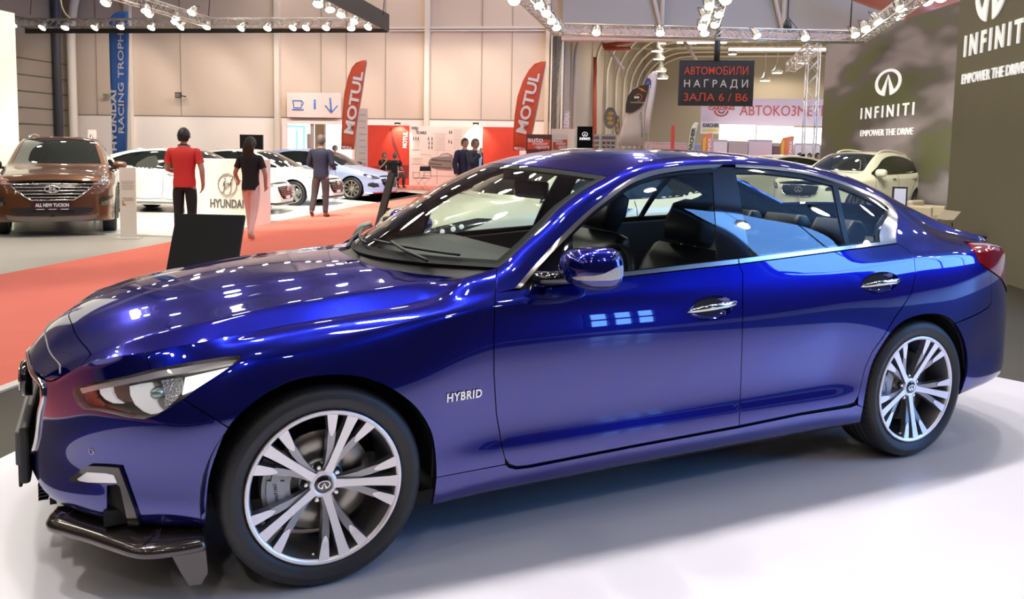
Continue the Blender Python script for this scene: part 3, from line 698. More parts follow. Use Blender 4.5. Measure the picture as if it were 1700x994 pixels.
def cl(x, y, z): return (x-BASE[0], y-BASE[1], z)
wf = make_wheel('front_wheel', car, cl(0, .1445, ZW), 186, 0.0, 68.5)
wr = make_wheel('rear_wheel', car, cl(2.85, .1445, ZW), 172, 0.0, 58)
def copy_kids(o, par, mirror=False):
    c = o.copy(); COL.objects.link(c); c.parent = par
    for k in list(o.children): copy_kids(k, c)
    return c
for w_ in (wf, wr):
    c = copy_kids(w_, car); c.location.y *= -1; c.scale = (1, -1, 1)
# wheel arch liners and underbody
for cx in (0, 2.85):
    m = MB(); r_ = .385
    vs = []; n = 28
    for i in range(n+1):
        a = math.radians(-6+(192)*i/n); x = cx+r_*math.cos(a); z = ZW+r_*math.sin(a); vs += [cl(x, .035, z), cl(x, .36, z)]
    fs = [(2*i, 2*i+1, 2*i+3, 2*i+2) for i in range(n)]; m.add(vs, fs, BLK, True)
    cen = len(m.v); m.add([cl(cx+r_*math.cos(math.radians(-6+192*i/n)), .36, ZW+r_*math.sin(math.radians(-6+192*i/n))) for i in range(n+1)]+[cl(cx, .36, ZW)], [(i, i+1, n+1) for i in range(n)], MBLK)
    both(m.build('wheel_arch_liner', car, fix=False))
m = MB(); m.box(cl(1.43, YC, .215), (2.2, 1.62, .05), MBLK); m.box(cl(1.43, YC, .215), (4.3, 1.05, .05), MBLK); m.box(cl(-.5, YC, .28), (.3, 1.4, .05), MBLK); m.box(cl(3.45, YC, .3), (.5, 1.3, .05), MBLK)
m.build('underbody', car)
# =================================================================== lamps
H_uv = A.hits(HL, 8)
pan('headlamp_cover', A, H_uv, GLAMP, h=.02, gap=-.001, flange=0, off=.001)
RFL = mat('lamp_reflector', (.95, .95, .95), .35, .15, emit=.35, ecol=(1, 1, 1))  # faint glow put in for the light these reflectors throw back
hs = pan('headlamp_housing', A, H_uv, mat('lamp_housing', (.34, .31, .30), .28, .5), h=.03, gap=-.001, flange=-.075, off=-.075, far=False)
LIT = mat('daytime_light', (1, 1, 1), .3, emit=1.3)
CRY = mat('lamp_crystal', (.55, .55, .55), .12, .7, bump=(160, 1.0))
def A3(px, py, off=0.0):
    uv = A.hit(px, py); return A.ev([uv])[0]+A.nrm([uv])[0]*A.out*off, A.nrm([uv])[0]*A.out
BROW = mat('lamp_brow_chrome', (.66, .63, .61), .28, .35, coat=1)
pan('lamp_brow', A, A.hits([(126, 646), (156, 639), (213, 627), (260, 615), (326, 603), (375, 596), (394, 594), (385, 602), (330, 613), (262, 626), (213, 637), (160, 648), (130, 655)], 8), BROW, parent=hs, off=-.012, h=.02, far=False)
pan('daytime_light_bar', A, A.hits([(298, 655), (304, 624), (340, 615), (378, 606), (388, 605), (363, 618), (326, 642)], 8), LIT, parent=hs, off=-.02, h=.02, far=False)
def bowl(name, px, py, r, depth, m, asp=1.0, par=hs, tilt=None):
    p, n = A3(px, py, -.018); n = Vector(tilt or (-.75, -.62, .12)).normalized(); T = Matrix.Translation(Vector(p-np.array(BASE))) @ n.to_track_quat('-Y', 'Z').to_matrix().to_4x4() @ Matrix.Diagonal((1, 1, asp, 1))
    b = MB(); k = 12; pr = [(r*math.sin(PI/2*i/k), depth*(math.cos(PI/2*i/k))) for i in range(k+1)]; b.lathe(pr+[(r*1.06, -.002), (r*1.06, depth*.5)], m, 36, T, axis='Y')
    return b.build(name, par, fix=False)
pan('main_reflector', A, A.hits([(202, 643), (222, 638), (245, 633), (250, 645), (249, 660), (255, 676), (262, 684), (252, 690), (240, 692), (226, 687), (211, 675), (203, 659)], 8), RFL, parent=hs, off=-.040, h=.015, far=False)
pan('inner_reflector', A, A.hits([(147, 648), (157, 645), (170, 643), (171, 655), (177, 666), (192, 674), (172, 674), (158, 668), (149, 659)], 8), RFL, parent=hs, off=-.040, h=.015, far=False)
pan('reflector_step', A, A.hits([(172, 645), (198, 640), (197, 655), (203, 668), (190, 671), (178, 664), (173, 655)], 8), mat('step_metal', (.45, .36, .32), .25, .7), parent=hs, off=-.045, h=.015, far=False)
b = MB(); p, n = A3(254, 652, -.034); b.lathe([(0, -.022), (.010, -.019), (.018, -.010), (.021, 0), (.021, .02)], mat('projector_lens', (.35, .45, .42), .03, .6, coat=1), 30, Matrix.Translation(Vector(p-np.array(BASE))) @ Vector((-.8, -.58, .1)).to_track_quat('-Y', 'Z').to_matrix().to_4x4(), axis='Y'); b.build('projector_lens', hs)
pan('crystal_insert', A, A.hits([(262, 630), (300, 622), (301, 640), (290, 662), (272, 677), (263, 679), (268, 655)], 8), CRY, parent=hs, off=-.028, h=.012, far=False)
pan('carpet_reflection_trim', A, A.hits([(122, 645), (140, 648), (146, 662), (160, 676), (190, 684), (215, 690), (185, 686), (156, 680), (137.6, 679), (128, 669), (121.6, 654)], 8), mat('carpet_reflection_red', (.30, .045, .02), .15, .3, coat=1), parent=hs, off=-.03, h=.02, far=False)  # lower lamp trim, its red paints in the carpet's reflection
def deep_both(o):
    c = o.copy(); COL.objects.link(c); c.scale = (1, -1, 1)
    for k in o.children: q = k.copy(); COL.objects.link(q); q.parent = c
deep_both(hs)
# =================================================================== nose: grille, emblem, plate holder, vents, splitter
gp = [A.ev([q])[0] for q in crom(grille_hole, 4)]; gp = [tuple(np.array(p)-BASE) for p in gp]; gfull = gp+[(p[0], -p[1], p[2]) for p in gp[::-1]]
m = MB(); m.tube([(p[0]-.002, p[1], p[2]) for p in gfull], .009, CHROME, 10, closed=True); gf = m.build('grille_frame', car)
GM = mat('grille_mesh', (.02, .02, .02), .25, .6)
m = MB()
y0 = -.43
for i in range(22):
    z = .375+i*.0135
    for sg in (0, 1):
        pts = [(-.868+.10*((y/.46)**2)-BASE[0]+.028, y, z+.010*math.sin(y*95+(PI if sg else 0))) for y in np.linspace(-.42, .42, 150)]; m.tube(pts, .0026, GM, 4)
m.box((-.80-BASE[0], 0, .52), (.02, .80, .30), MBLK); m.build('grille_mesh', gf)
m = MB(); T = Matrix.Translation((-.905-BASE[0], 0, .575)) @ Matrix.Rotation(-PI/2, 4, 'Z'); m.lathe([(0, -.006), (.06, -.006), (.066, 0), (.066, .03), (0, .03)], GBLK, 36, T, axis='Y'); logo(m, .050, CHROME, Matrix.Translation((-.912-BASE[0], 0, .575)) @ Matrix.Rotation(-PI/2, 4, 'Z'), 1.15, .85); m.build('front_emblem', car)
m = MB(); m.box((-.905-BASE[0], 0, .395), (.022, .52, .12), mat('plate_grey', (.10, .11, .11), .5), bev=.006); m.box((-.885-BASE[0], 0, .38), (.03, .60, .20), BLK, bev=.01); m.box((-.908-BASE[0], 0, .29), (.012, .40, .11), BLK, bev=.005); m.build('number_plate_holder', car)
m = MB()
for k in range(5): m.box((-.83-BASE[0], 0, .245+k*.012), (.03, .74, .004), GM)
m.box((-.80-BASE[0], 0, .28), (.02, .80, .09), MBLK); m.build('lower_intake_slats', car)
# dark vent and its bronze surround at the corner
vt = pan('corner_vent', A, A.hits(vent, 8), MBLK, off=-.05, gap=-.002, flange=-.05, h=.03)
gar = A.hits([(118, 793.5), (150, 771), (176, 772), (201, 774), (207, 790), (216, 815), (226, 842), (234, 866), (236.5, 899), (213, 899), (211, 878), (215, 862), (210, 838), (203, 806), (197, 801), (160, 801), (124, 798)], 8)
pan('corner_trim', A, gar, CARB, off=.011, flange=.02, h=.02, gap=0)
pan('fog_light', A, A.hits([(134.6, 793), (150, 781.5), (180, 783), (193.5, 786), (199, 799), (152, 798.5), (138, 796)], 8), mat('fog_lamp_glass', (.8, .8, .82), .15, .3, coat=1, emit=.15), off=.014, h=.012, gap=0)
m = MB()
lo = [(-.795, .50), (-.816, .43), (-.812, .375), (-.765, .315), (-.70, .235), (-.635, .148), (-.58, .078), (-.53, .044), (-.45, .030), (-.372, .030)]
lc = crom(lo, 5); vs = []; n = len(lc)
for i, (x, y) in enumerate(lc):
    a = np.array(lc[max(0, i-1)]); b = np.array(lc[min(n-1, i+1)]); t = (b-a)/np.linalg.norm(b-a); nn = np.array([-t[1], t[0]]); nn = nn if nn@(np.array([.2, .912])-np.array([x, y])) > 0 else -nn
    i1 = nn*.05; i2 = nn*.17
    for (dx, dy), z in (((0, 0), .222), ((i1[0]*.25, i1[1]*.25), .236), ((i1[0], i1[1]), .240), ((i2[0], i2[1]), .262), ((i2[0], i2[1]), .20), ((i1[0], i1[1]), .196), ((i1[0]*.2, i1[1]*.2), .198), ((0, 0), .206)): vs.append(cl(x+dx, y+dy, z))
fs = []
for i in range(n-1):
    for j in range(8): fs.append((i*8+j, i*8+(j+1) % 8, i*8+8+(j+1) % 8, i*8+8+j))
fs.append(tuple((n-1)*8+j for j in range(8))); fs.append(tuple(7-j for j in range(8)))
m.add(vs, fs, CARB, True); sp_ = m.build('front_splitter', car); both(sp_)
m = MB(); m.prism([(x-BASE[0], z) for x, z in ((-.47, .21), (-.372, .215), (-.366, .13), (-.385, .098), (-.42, .10), (-.445, .15))], CARB, .035-BASE[1], .055-BASE[1]); both(m.build('air_deflector', car))
p, n = A3(152, 749, .001); m = MB(); m.lathe([(.008, -.001), (.0095, -.0015), (.0105, 0)], SATIN, 20, Matrix.Translation(Vector(p-np.array(BASE))) @ Vector(n).to_track_quat('-Y', 'Z').to_matrix().to_4x4(), axis='Y'); both(m.build('parking_sensor', car))
# =================================================================== cowl, wipers, bonnet details
m = MB(); N_ = 40; vs = []
for i in range(N_+1):
    w = -1+2*i/N_; a = B.ev([[1.5, (w+1)/2*BM]])[0]; b = T_.ev([[.03, (w+1)/2*TM]])[0]
    for k in range(4): q = a+(b-a)*k/3; vs.append(tuple(np.array([q[0], q[1], q[2]-.018 - (.012 if k in (1, 2) else 0)])-BASE))
m.add(vs, [(i*4+k, i*4+k+1, i*4+k+5, i*4+k+4) for i in range(N_) for k in range(3)], BLK, True); m.build('cowl', car, fix=False)
for w0, w1, u1 in ((-.80, -.10, .060), (-.05, .72, .060)):
    m = MB(); pts = [Vector(T_.ev([T2(.035+(u1-.035)*math.sin(t*PI*.5), w0+(w1-w0)*t)])[0]-np.array(BASE))+Vector((-.008, 0, .016)) for t in np.linspace(0, 1, 14)]
    m.tube(pts, [.006]*14, BLK, 6); a = pts[9]; b = Vector(T_.ev([T2(.0, w0+(w1-w0)*.15)])[0]-np.array(BASE))+Vector((-.03, 0, .01)); m.tube([b, (a+b)/2+Vector((-.012, 0, .004)), a+Vector((0, 0, .008))], .008, BLK, 6); m.build('wiper', car)
m = MB(); q = Vector(T_.ev([T2(.02, .70)])[0]-np.array(BASE)); m.tube([q+Vector((-.05, 0, -.01)), q+Vector((-.02, 0, .035)), q+Vector((.03, 0, .055))], [.016, .02, .012], mat('wiper_cap', (.25, .24, .20), .4), 10); m.build('washer_nozzle', car)
# =================================================================== door mirror
def sgnp(v, p): return np.sign(v)*np.abs(v)**p
mu = np.linspace(0, 2*PI, 80); mrows = []
MC = np.array([.962, -.048, 1.036]); ca_, sa_ = math.cos(math.radians(-14)), math.sin(math.radians(-14))
for la in np.linspace(-90, 90, 13):
    l = math.radians(la); cz = sgnp(np.sin([l]), .8)[0]; cr = abs(math.cos(l))**.62
    x = cr*sgnp(np.cos(mu), .72); y = cr*sgnp(np.sin(mu), .80)
    X = x*np.where(x < 0, .134, .084); Y = y*np.where(y < 0, .140, .120); Z = cz*(.073+.012*(-Y/.13))+0*X; Z = Z+np.where(Y > .02, -(Y-.02)*.35*(cz > 0), 0)
    mrows.append(np.stack([MC[0]+X*ca_-Y*sa_, MC[1]+X*sa_+Y*ca_, MC[2]+Z-.004], 1))
Mi = Surf(mu, np.array(mrows), .03); Mi.out = 1
_q = np.array([[PI*1.25, Mi.vmax/2]]); Mi.out = 1 if (Mi.nrm(_q)[0])@(Mi.ev(_q)[0]-MC) > 0 else -1
Mi.bvh(120, 60)
mm = MB(); g = [(u, v) for v in np.linspace(0, Mi.vmax, 40) for u in mu]; Pm = Mi.ev(g)-np.array(BASE); fl = [(j*80+i, j*80+(i+1) % 80, j*80+80+(i+1) % 80, j*80+80+i) for j in range(39) for i in range(80)]
low = []; top = []
for f in fl:
    c = Pm[list(f)].mean(0)+np.array(BASE)-MC; (low if c[2] < -.056+.10*max(0, -(c[1])-.02)*0 else top).append(f)
mm.add(Pm, top, PAINT, True); mm.add(Pm, low, GBLK, True)
mo = mm.build('door_mirror', car, fix=False)
sig = [(950, 460), (961, 458.4), (986, 457.6), (1003.5, 453.8), (1020, 445.5), (1032, 440), (1034, 445), (1033.5, 458), (1030, 462), (1016, 465), (981, 465.7), (957, 464.6)]
try:
    li = panel('indicator_lens', Mi, Mi.hits(sig, 6), mat('indicator_lens', (.50, .46, .44), .18, .5, coat=1, emit=.04, bump=(220, .6)), mo, base=BASE, off=.0025, h=.008, gap=0, flange=.004)
except Exception as e: print('lens', e)
m = MB(); m.tube([cl(.79, .085, .972), cl(.84, .045, .982), cl(.90, .01, .992)], [.045, .034, .04], GBLK, 14, flat=(.75, 1.1)); m.build('mirror_arm', mo)
c = mo.copy(); COL.objects.link(c); c.scale = (1, -1, 1)
for k in list(mo.children): q = k.copy(); COL.objects.link(q); q.parent = c
# =================================================================== door handles
def handle(pts_bar, ell, nm='door_handle'):
    m = MB(); cen = []
    for px, py, o_, r_ in pts_bar:
        p, n = A3(px, py, o_); cen.append((Vector(p-np.array(BASE)), r_))
    m.tube([c[0] for c in cen], [c[1] for c in cen], CHROME, 14, flat=(1, .62))
    h = m.build(nm, car)
    e = A.hits(ell, 5); m = MB(); ctr = e.mean(0); vs = []; n = len(e); K = 8
    for k in range(K+1):
        f = 1-k/K
        uv = ctr+(e-ctr)*max(f, .001); P = A.ev(uv); Nn = A.nrm(uv)*A.out; P = P-Nn*(.0015*(k == 0)+.030*(1-f*f)**.8*np.where(k > 0, 1, 0))
        vs += [tuple(q-np.array(BASE)) for q in P]
    m.add(vs, [(k*n+i, k*n+(i+1) % n, (k+1)*n+(i+1) % n, (k+1)*n+i) for k in range(K) for i in range(n)], PAINT, True)
    b = m.build('handle_recess', h, fix=False)
    c = h.copy(); COL.objects.link(c); c.scale = (1, -1, 1); q = b.copy(); COL.objects.link(q); q.parent = c
def ellipse(cx, cy, a, b, rot, n=24): r = math.radians(rot); return [(cx+a*math.cos(t)*math.cos(r)-b*math.sin(t)*math.sin(r), cy+a*math.cos(t)*math.sin(r)+b*math.sin(t)*math.cos(r)) for t in np.linspace(0, 2*PI, n, endpoint=False)]
EL1 = ellipse(1181, 511, 38, 19, -10); EL2 = ellipse(1461, 469, 31, 17, -9)
handle([(1141, 518, .002, .004), (1152, 514.5, .016, .010), (1170, 511, .026, .0125), (1200, 506, .026, .0125), (1216, 503, .016, .010), (1222, 502, .003, .006)], EL1)
handle([(1429, 476, .002, .004), (1439, 473, .016, .010), (1454, 470, .026, .0125), (1478, 467, .026, .0125), (1488, 465.5, .016, .010), (1493, 465, .003, .006)], EL2)
# HYBRID badge, laid on the wing
m = MB(); uv0 = A.hit(741, 661); uv1 = A.hit(799, 652); p0 = A.ev([uv0])[0]; p1 = A.ev([uv1])[0]; ex = Vector(p1-p0); wd = ex.length; ex.normalize(); nn = Vector(A.nrm([(uv0+uv1)/2])[0]*A.out); ez = nn.cross(ex); ez = ez if ez.z > 0 else -ez
M_ = Matrix((ex, -nn, ez)).transposed().to_4x4(); M_.translation = Vector((p0+p1)/2-np.array(BASE))+nn*.003
text(m, 'HYBRID', .042, CHROME, M_, depth=.004, bold=.0012, spacing=1.15, width=wd); m.build('hybrid_badge', car)
m = MB(); p, n = A3(1592, 601, .0); 
# =================================================================== cabin
m = MB(); pr = [(.62, .90), (.74, .965), (.95, .985), (1.12, .975), (1.20, .94), (1.22, .85), (1.14, .70), (1.10, .55), (.62, .55)]
m.prism([(x-BASE[0], z) for x, z in pr], LGREY, -.76, .76); m.prism([(x-BASE[0], z) for x, z in ((1.0, .985), (1.18, 1.0), (1.25, .97), (1.22, .94), (1.0, .95))], BLK, -.56, -.18); m.build('dashboard', car)
m = MB(); T = Matrix.Translation(cl(1.36, .52, .86)) @ Matrix.Rotation(math.radians(-62), 4, 'Y'); m.tube([(.185*math.cos(a), .185*math.sin(a), 0) for a in np.linspace(0, 2*PI, 40, endpoint=False)], .014, LEA, 8, T, closed=True); m.tube([(-.18, 0, 0), (.18, 0, 0)], .018, LEA, 6, T); m.tube([(0, 0, 0), (0, -.18, 0)], .018, LEA, 6, T); m.lathe([(0, .03), (.06, .025), (.065, -.03)], LEA, 20, T); m.tube([(0, 0, 0), (0, 0, -.25)], .02, BLK, 8, T); m.build('steering_wheel', car)
def rbox(m, c, d, mt, T=None, r=.05):
    m.box(c, d, mt, T, bev=r)
def seat(x, y):
    T0 = Matrix.Translation(cl(x, y, 0)); R = T0 @ Matrix.Translation((0, 0, .50)) @ Matrix.Rotation(math.radians(20), 4, 'Y')
    def sq(pts, w, mt):      # side profile lofted across with rounded edges
        mm_ = MB(); n = len(pts); cy = [(-1, .80), (-.96, .94), (-.82, 1), (.82, 1), (.96, .94), (1, .80)]; cx = np.mean(pts, 0); vs = []
        for k, f in cy:
            for p in pts: vs.append(((cx[0]+(p[0]-cx[0])*f), k*w, (cx[1]+(p[1]-cx[1])*f)))
        fs = [(j*n+i, j*n+(i+1) % n, (j+1)*n+(i+1) % n, (j+1)*n+i) for j in range(5) for i in range(n)]+[tuple(range(n))[::-1], tuple(5*n+i for i in range(n))]
        return vs, fs
    m = MB(); a = sq([(-.28, .28), (-.30, .40), (-.22, .46), (.1, .44), (.24, .42), (.26, .28)], .26, LEA); m.add(*a, LEA, True, T0)
    a = sq([(-.06, -.10), (-.08, .2), (-.055, .44), (-.02, .54), (.04, .54), (.07, .42), (.08, .1), (.06, -.1)], .25, LEA); m.add(*a, LEA, True, R)
    a = sq([(-.065, .55), (-.085, .63), (-.07, .73), (-.02, .765), (.03, .75), (.045, .65), (.02, .55)], .135, LEA); m.add(*a, LEA, True, R)
    m.tube([(0, -.05, .5), (0, -.05, .6)], .007, CHROME, 6, R); m.tube([(0, .05, .5), (0, .05, .6)], .007, CHROME, 6, R); m.build('front_seat', car, fix=True)
    return sq
sq = seat(1.66, .53); seat(1.66, 2*YC-.53)
m = MB(); T0 = Matrix.Translation(cl(2.55, YC, 0)); R = T0 @ Matrix.Translation((0.05, 0, .48)) @ Matrix.Rotation(math.radians(24), 4, 'Y')
for w, c in ((.36, -.33), (.36, .33)):
    a = sq([(-.35, .25), (-.36, .42), (-.2, .45), (.1, .43), (.1, .25)], w, LEA); m.add(*a, LEA, True, T0 @ Matrix.Translation((0, c, 0)))
    a = sq([(-.07, -.1), (-.07, .3), (-.03, .56), (.06, .56), (.08, .2), (.06, -.1)], w, LEA); m.add(*a, LEA, True, R @ Matrix.Translation((0, c, 0)))
for y in (-.37, 0, .37):
    a = sq([(-.07, .52), (-.085, .58), (-.07, .67), (-.01, .69), (.05, .66), (.06, .53)], .13, LEA); m.add(*a, LEA, True, R @ Matrix.Translation((0, y, 0)))
m.build('rear_seat', car)
m = MB(); m.box(cl(3.0, YC, .98), (.5, 1.3, .04), BLK, bev=.015); m.build('parcel_shelf', car)
for sg in (-1, 1):
    m = MB(); pts = [(.62, .30), (.62, .925), (1.2, .955), (1.75, .99), (2.3, 1.01), (2.8, 1.03), (2.8, .6), (2.4, .3)]
    m.prism([(x-BASE[0], z) for x, z in pts], BLK, sg*.76, sg*.80); m.build('door_lining', car)
m = MB(); pts = []
for x in np.linspace(1.27, 2.55, 12):
    for w in np.linspace(-1, 1, 9): q = T_.ev([T2(tx(x), w*.97)])[0]; pts.append((q[0]-BASE[0], q[1]-BASE[1], q[2]-.035))
m.add(pts, [(i*9+k, i*9+k+1, i*9+k+10, i*9+k+9) for i in range(11) for k in range(8)], LINER, True); m.build('headlining', car, fix=False)
m = MB(); m.box(cl(1.20, YC, 1.262), (.035, .25, .085), GBLK, bev=.02, rz=.15); m.tube([cl(1.17, YC, 1.29), cl(1.13, YC, 1.345)], .012, BLK, 8); m.box(cl(1.12, YC-.0, 1.33), (.10, .10, .05), BLK, bev=.015); m.build('rear_view_mirror', car)

m = MB(); pts = [tuple(B.ev([[x_, k_*.1]])[0]-np.array(BASE)+np.array([0, 0, .0008])) for x_, k_ in crom([(.045, 0.6), (.055, 2), (.062, 4), (.066, 6), (.064, 8), (.066, 10), (.062, 12), (.055, 14), (.045, 15.4)], 6)]; m.tube(pts, .0028, mat('seam_grey', (.12, .11, .11), .4), 5); m.build('nose_seam', car)
# =================================================================== other cars in the hall: one builder, own shapes for each
E1 = np.array([.575, .818, 0.]); E1 /= np.linalg.norm(E1); E2 = np.array([E1[1], -E1[0], 0.]); RZ = math.atan2(E2[1], E2[0])
DGLS = mat('tinted_glass', (.012, .016, .014), .03, 0, coat=1, coat_ior=1.6)
WPAINT = car_paint('white_paint', (.80, .79, .72), 0, .35, coat_ior=1.5)
class GenCar:
    def __init__(s, spec, name, label, loc, rz, paint, cat='car', group=None):
        s.p = spec; s.root = empty(name, loc, rz, label, cat, group); s.paint = paint
        L, Wd = spec['L'], spec['W']; hw = Wd/2; s.hw = hw; fo = spec['fo']; s.x0 = -fo; s.x1 = L-fo; s.wb = spec['wb']; x0, x1 = s.x0, s.x1
        nr = spec.get('nose', .30); tr = spec.get('tail', .22)
        # plan outline, near side (y negative), centre at y=0
        o = [(x0, 0), (x0+.01, -.35*hw), (x0+.05, -.60*hw), (x0+nr*.45, -.80*hw), (x0+nr*1.0, -.93*hw), (x0+nr*1.9, -.985*hw), (0.1, -hw), (.8, -hw*.992), (s.wb*.5, -hw*.99), (s.wb-.4, -hw*.995), (s.wb, -hw), (x1-tr*2.4, -.985*hw), (x1-tr*1.1, -.93*hw), (x1-tr*.4, -.78*hw), (x1-.03, -.5*hw), (x1, 0)]
        d = np.array(crom(o, 16)); Ls = np.concatenate([[0], np.cumsum(np.hypot(*np.diff(d, axis=0).T))]); s.ST = Ls[-1]; N = 260; s.U = np.linspace(0, s.ST, N)
        s.ox = gsmooth(np.interp(s.U, Ls, d[:, 0]), 2); s.oy = gsmooth(np.interp(s.U, Ls, d[:, 1]), 2); s.oy[0] = s.oy[-1] = 0
        tx_, ty_ = np.gradient(s.ox), np.gradient(s.oy); l = np.hypot(tx_, ty_); s.nx = ty_/l; s.ny = -tx_/l
        mid = N//2
        if s.ny[mid] > 0: s.nx, s.ny = -s.nx, -s.ny
        E = spec['edge']       # (x, inset from the widest side, z): bonnet edge, pillar, roof edge, tail
        Bl = spec['belt']      # (x, z)
        R = {k: [] for k in range(11)}
        def addp(k, x, y, z):
            dd = np.hypot(s.ox-x, s.oy-y); i = int(dd.argmin()); R[k].append((float(s.U[i]), float(dd[i]), z))
        ex, ei, ez = (np.array([q[i] for q in E], float) for i in range(3)); bx, bz = (np.array([q[i] for q in Bl], float) for i in range(2))
        zb = spec.get('zbot', .22); f_ = spec.get('flare', .0)
        kx = np.concatenate([np.linspace(x0+.35, x1-.32, 26)])
        for x in kx:
            zs = float(pchip(bx, bz, np.array([x]))[0]); zt = float(pchip(ex, ez, np.array([x]))[0]); yi = float(pchip(ex, ei, np.array([x]))[0]); w = hw
            sh = zs-.07
            P = [(.05, zb), (.02, zb+.03), (.01, zb+.12), (.03, zb+.25), (.01, zb+.42), (.012, sh-.05), (.03, sh), ]
            a = max(math.exp(-((x)/.42)**4), math.exp(-((x-s.wb)/.42)**4))
            for k in range(7):
                i, z = P[k]; addp(k, x, -(w-i*(1-a*.9)), z)
            yb = .085; 
            if yi < yb+.02: yb = yi*.6
            zbb = min(zs, zt-.01)
            y9 = yi-min(.04, (yi-yb)*.3); z9 = zt-min(.03, (zt-zbb)*.2)
            addp(7, x, -(w-yb), zbb); addp(8, x, -(w-(yb+(y9-yb)*.5-.012*min(1, (zt-zbb)/.3))), zbb+(z9-zbb)*.5); addp(9, x, -(w-y9), z9); addp(10, x, -(w-yi), zt)
        zf = float(pchip(ex, ez, np.array([x0]))[0]); zr = float(pchip(ex, ez, np.array([x1]))[0])
        nf = spec.get('front', [(.04, 0), (.0, .06), (.0, .18), (.01, .35), (.02, .55), (.03, .72), (.05, .82), (.06, .88), (.075, .93), (.09, .97), (.11, 1)])
        nb = spec.get('back', [(.05, 0), (.0, .05), (.0, .15), (.0, .28), (.03, .42), (.05, .55), (.08, .68), (.11, .78), (.15, .87), (.19, .94), (.23, 1)])
        for u in (0, .25, .5, .75):
            uu = u*float(np.interp(x0+.22, s.ox[:mid], s.U[:mid]))
            for k, (i, f) in enumerate(nf): R[k].append((uu, i, zb+(zf-zb)*f))
            ub = float(np.interp(x1-.2, s.ox[mid:], s.U[mid:])); uu = s.ST-(s.ST-ub)*u
            for k, (i, f) in enumerate(nb): R[k].append((uu, i, zb+.02+(zr-zb-.02)*f))
        rows = []
        for k in range(11):
            a = np.array(sorted(R[k])); a = a[np.concatenate([[True], np.diff(a[:, 0]) > .01])]
            ins = gsmooth(pchip(a[:, 0], a[:, 1], s.U), 2.2); z = gsmooth(pchip(a[:, 0], a[:, 2], s.U), 2.2); rows.append(np.stack([s.ox-s.nx*ins, s.oy-s.ny*ins, z], 1))
        s.A = Surf(s.U, np.array(rows), .1); s.A.out = 1; n = s.A.nrm([[float(np.interp(1., s.ox[:mid+40], s.U[:mid+40])), .5]])[0]; s.A.out = 1 if n[1] < 0 else -1
        top = np.array(rows[10]); cr = spec['crown']  # (x, bow, crown)
        cx, cb, cc = (np.array([q[i] for q in cr], float) for i in range(3)); bow = pchip(cx, cb, top[:, 0]); crn = pchip(cx, cc, top[:, 0]); tr_ = []
        # keep the top surface between the front and rear corners
        m = (s.U > .0); i0 = int(np.searchsorted(s.U, float(np.interp(x0+.12, s.ox[:mid], s.U[:mid])))); i1 = int(np.searchsorted(s.U, float(np.interp(x1-.12, s.ox[mid:], s.U[mid:]))))
        tt = top[i0:i1]; bw = bow[i0:i1]; cn = crn[i0:i1]
        for j in range(9):
            w = -1+2*j/8; e = 1-w*w; tr_.append(np.stack([tt[:, 0]-bw*e, -w*tt[:, 1]*-1*-1, tt[:, 2]+cn*e], 1))
        s.T = Surf(np.arange(len(tt))*1.0*(s.U[1]-s.U[0]), np.array(tr_), .1); s.T.out = 1; n = s.T.nrm([[s.T.us[-1]*.55, .4]])[0]; s.T.out = 1 if n[2] > 0 else -1; s.tx = tt[:, 0]
    def usx(s, x):
        m = len(s.U)//2; i0 = int(s.oy[:m].argmin()*0)+20; return float(np.interp(x, s.ox[15:-15], s.U[15:-15]))
    def uv(s, x, z, u=None):
        u = s.usx(x) if u is None else u; v = np.linspace(0, s.A.vmax, 160); Z = s.A.ev(np.stack([np.full(160, u), v], 1))[:, 2]; return np.array([u, float(np.interp(z, Z, v))])
    def fy(s, y, z):      # a point of the front face by its distance from the centre line
        m = len(s.U)//3; return s.uv(0, z, float(np.interp(y, -s.oy[:m], s.U[:m])))
    def ry(s, y, z):
        m = len(s.U)//3; return s.uv(0, z, float(np.interp(y, -s.oy[-m:][::-1], s.U[-m:][::-1])))
    def poly(s, pts, n=3, smooth=True):
        c = crom(pts, n, closed=True) if smooth else pts; return [s.uv(*q) for q in c]
    def pan(s, name, poly, m, both_=True, surf=None, **k):
        o = panel(name, surf or s.A, poly, m, k.pop('parent', s.root), **k)
        if both_: c = o.copy(); COL.objects.link(c); c.scale = (1, -1, 1)
        return o
    def arch(s, cx, r, zc):
        out = []
        for k in range(37):
            a = math.radians(180-k*5); out.append((cx+r*math.cos(a), zc+r*math.sin(a)))
        return out
    def body(s):
        p = s.p; r = p['wr']; VM = s.A.vmax; ar = r+.045
        o = [np.array([.0, .0])]+[np.array([u, 0.]) for u in np.linspace(.05, s.usx(-ar)-.02, 10)]
        o += [s.uv(*q) for q in s.arch(0, ar, r)]+[np.array([u, 0.]) for u in np.linspace(s.usx(ar)+.03, s.usx(s.wb-ar)-.03, 16)]+[s.uv(*q) for q in s.arch(s.wb, ar, r)]+[np.array([u, 0.]) for u in np.linspace(s.usx(s.wb+ar)+.02, s.ST, 10)]
        o += [np.array([s.ST, VM])]+[np.array([u, VM]) for u in np.linspace(s.ST-.04, 0, 70)]
        s.pan('body_side', o, s.paint, h=.09, gap=0, flange=.03)
        T = s.T; a, b = p['ws']; c, d = p['rs']; TM = T.vmax
        def ut(x): return float(np.interp(x, s.tx, T.us))
        def quad(u0, u1, w, n=10):
            L = lambda u, w_: np.array([u, (w_+1)/2*TM])
            return [L(u, -w) for u in np.linspace(u0, u1, n)]+[L(u1, x) for x in np.linspace(-w, w, n)][1:]+[L(u, w) for u in np.linspace(u1, u0, n)][1:]+[L(u0, x) for x in np.linspace(w, -w, n)][1:-1]
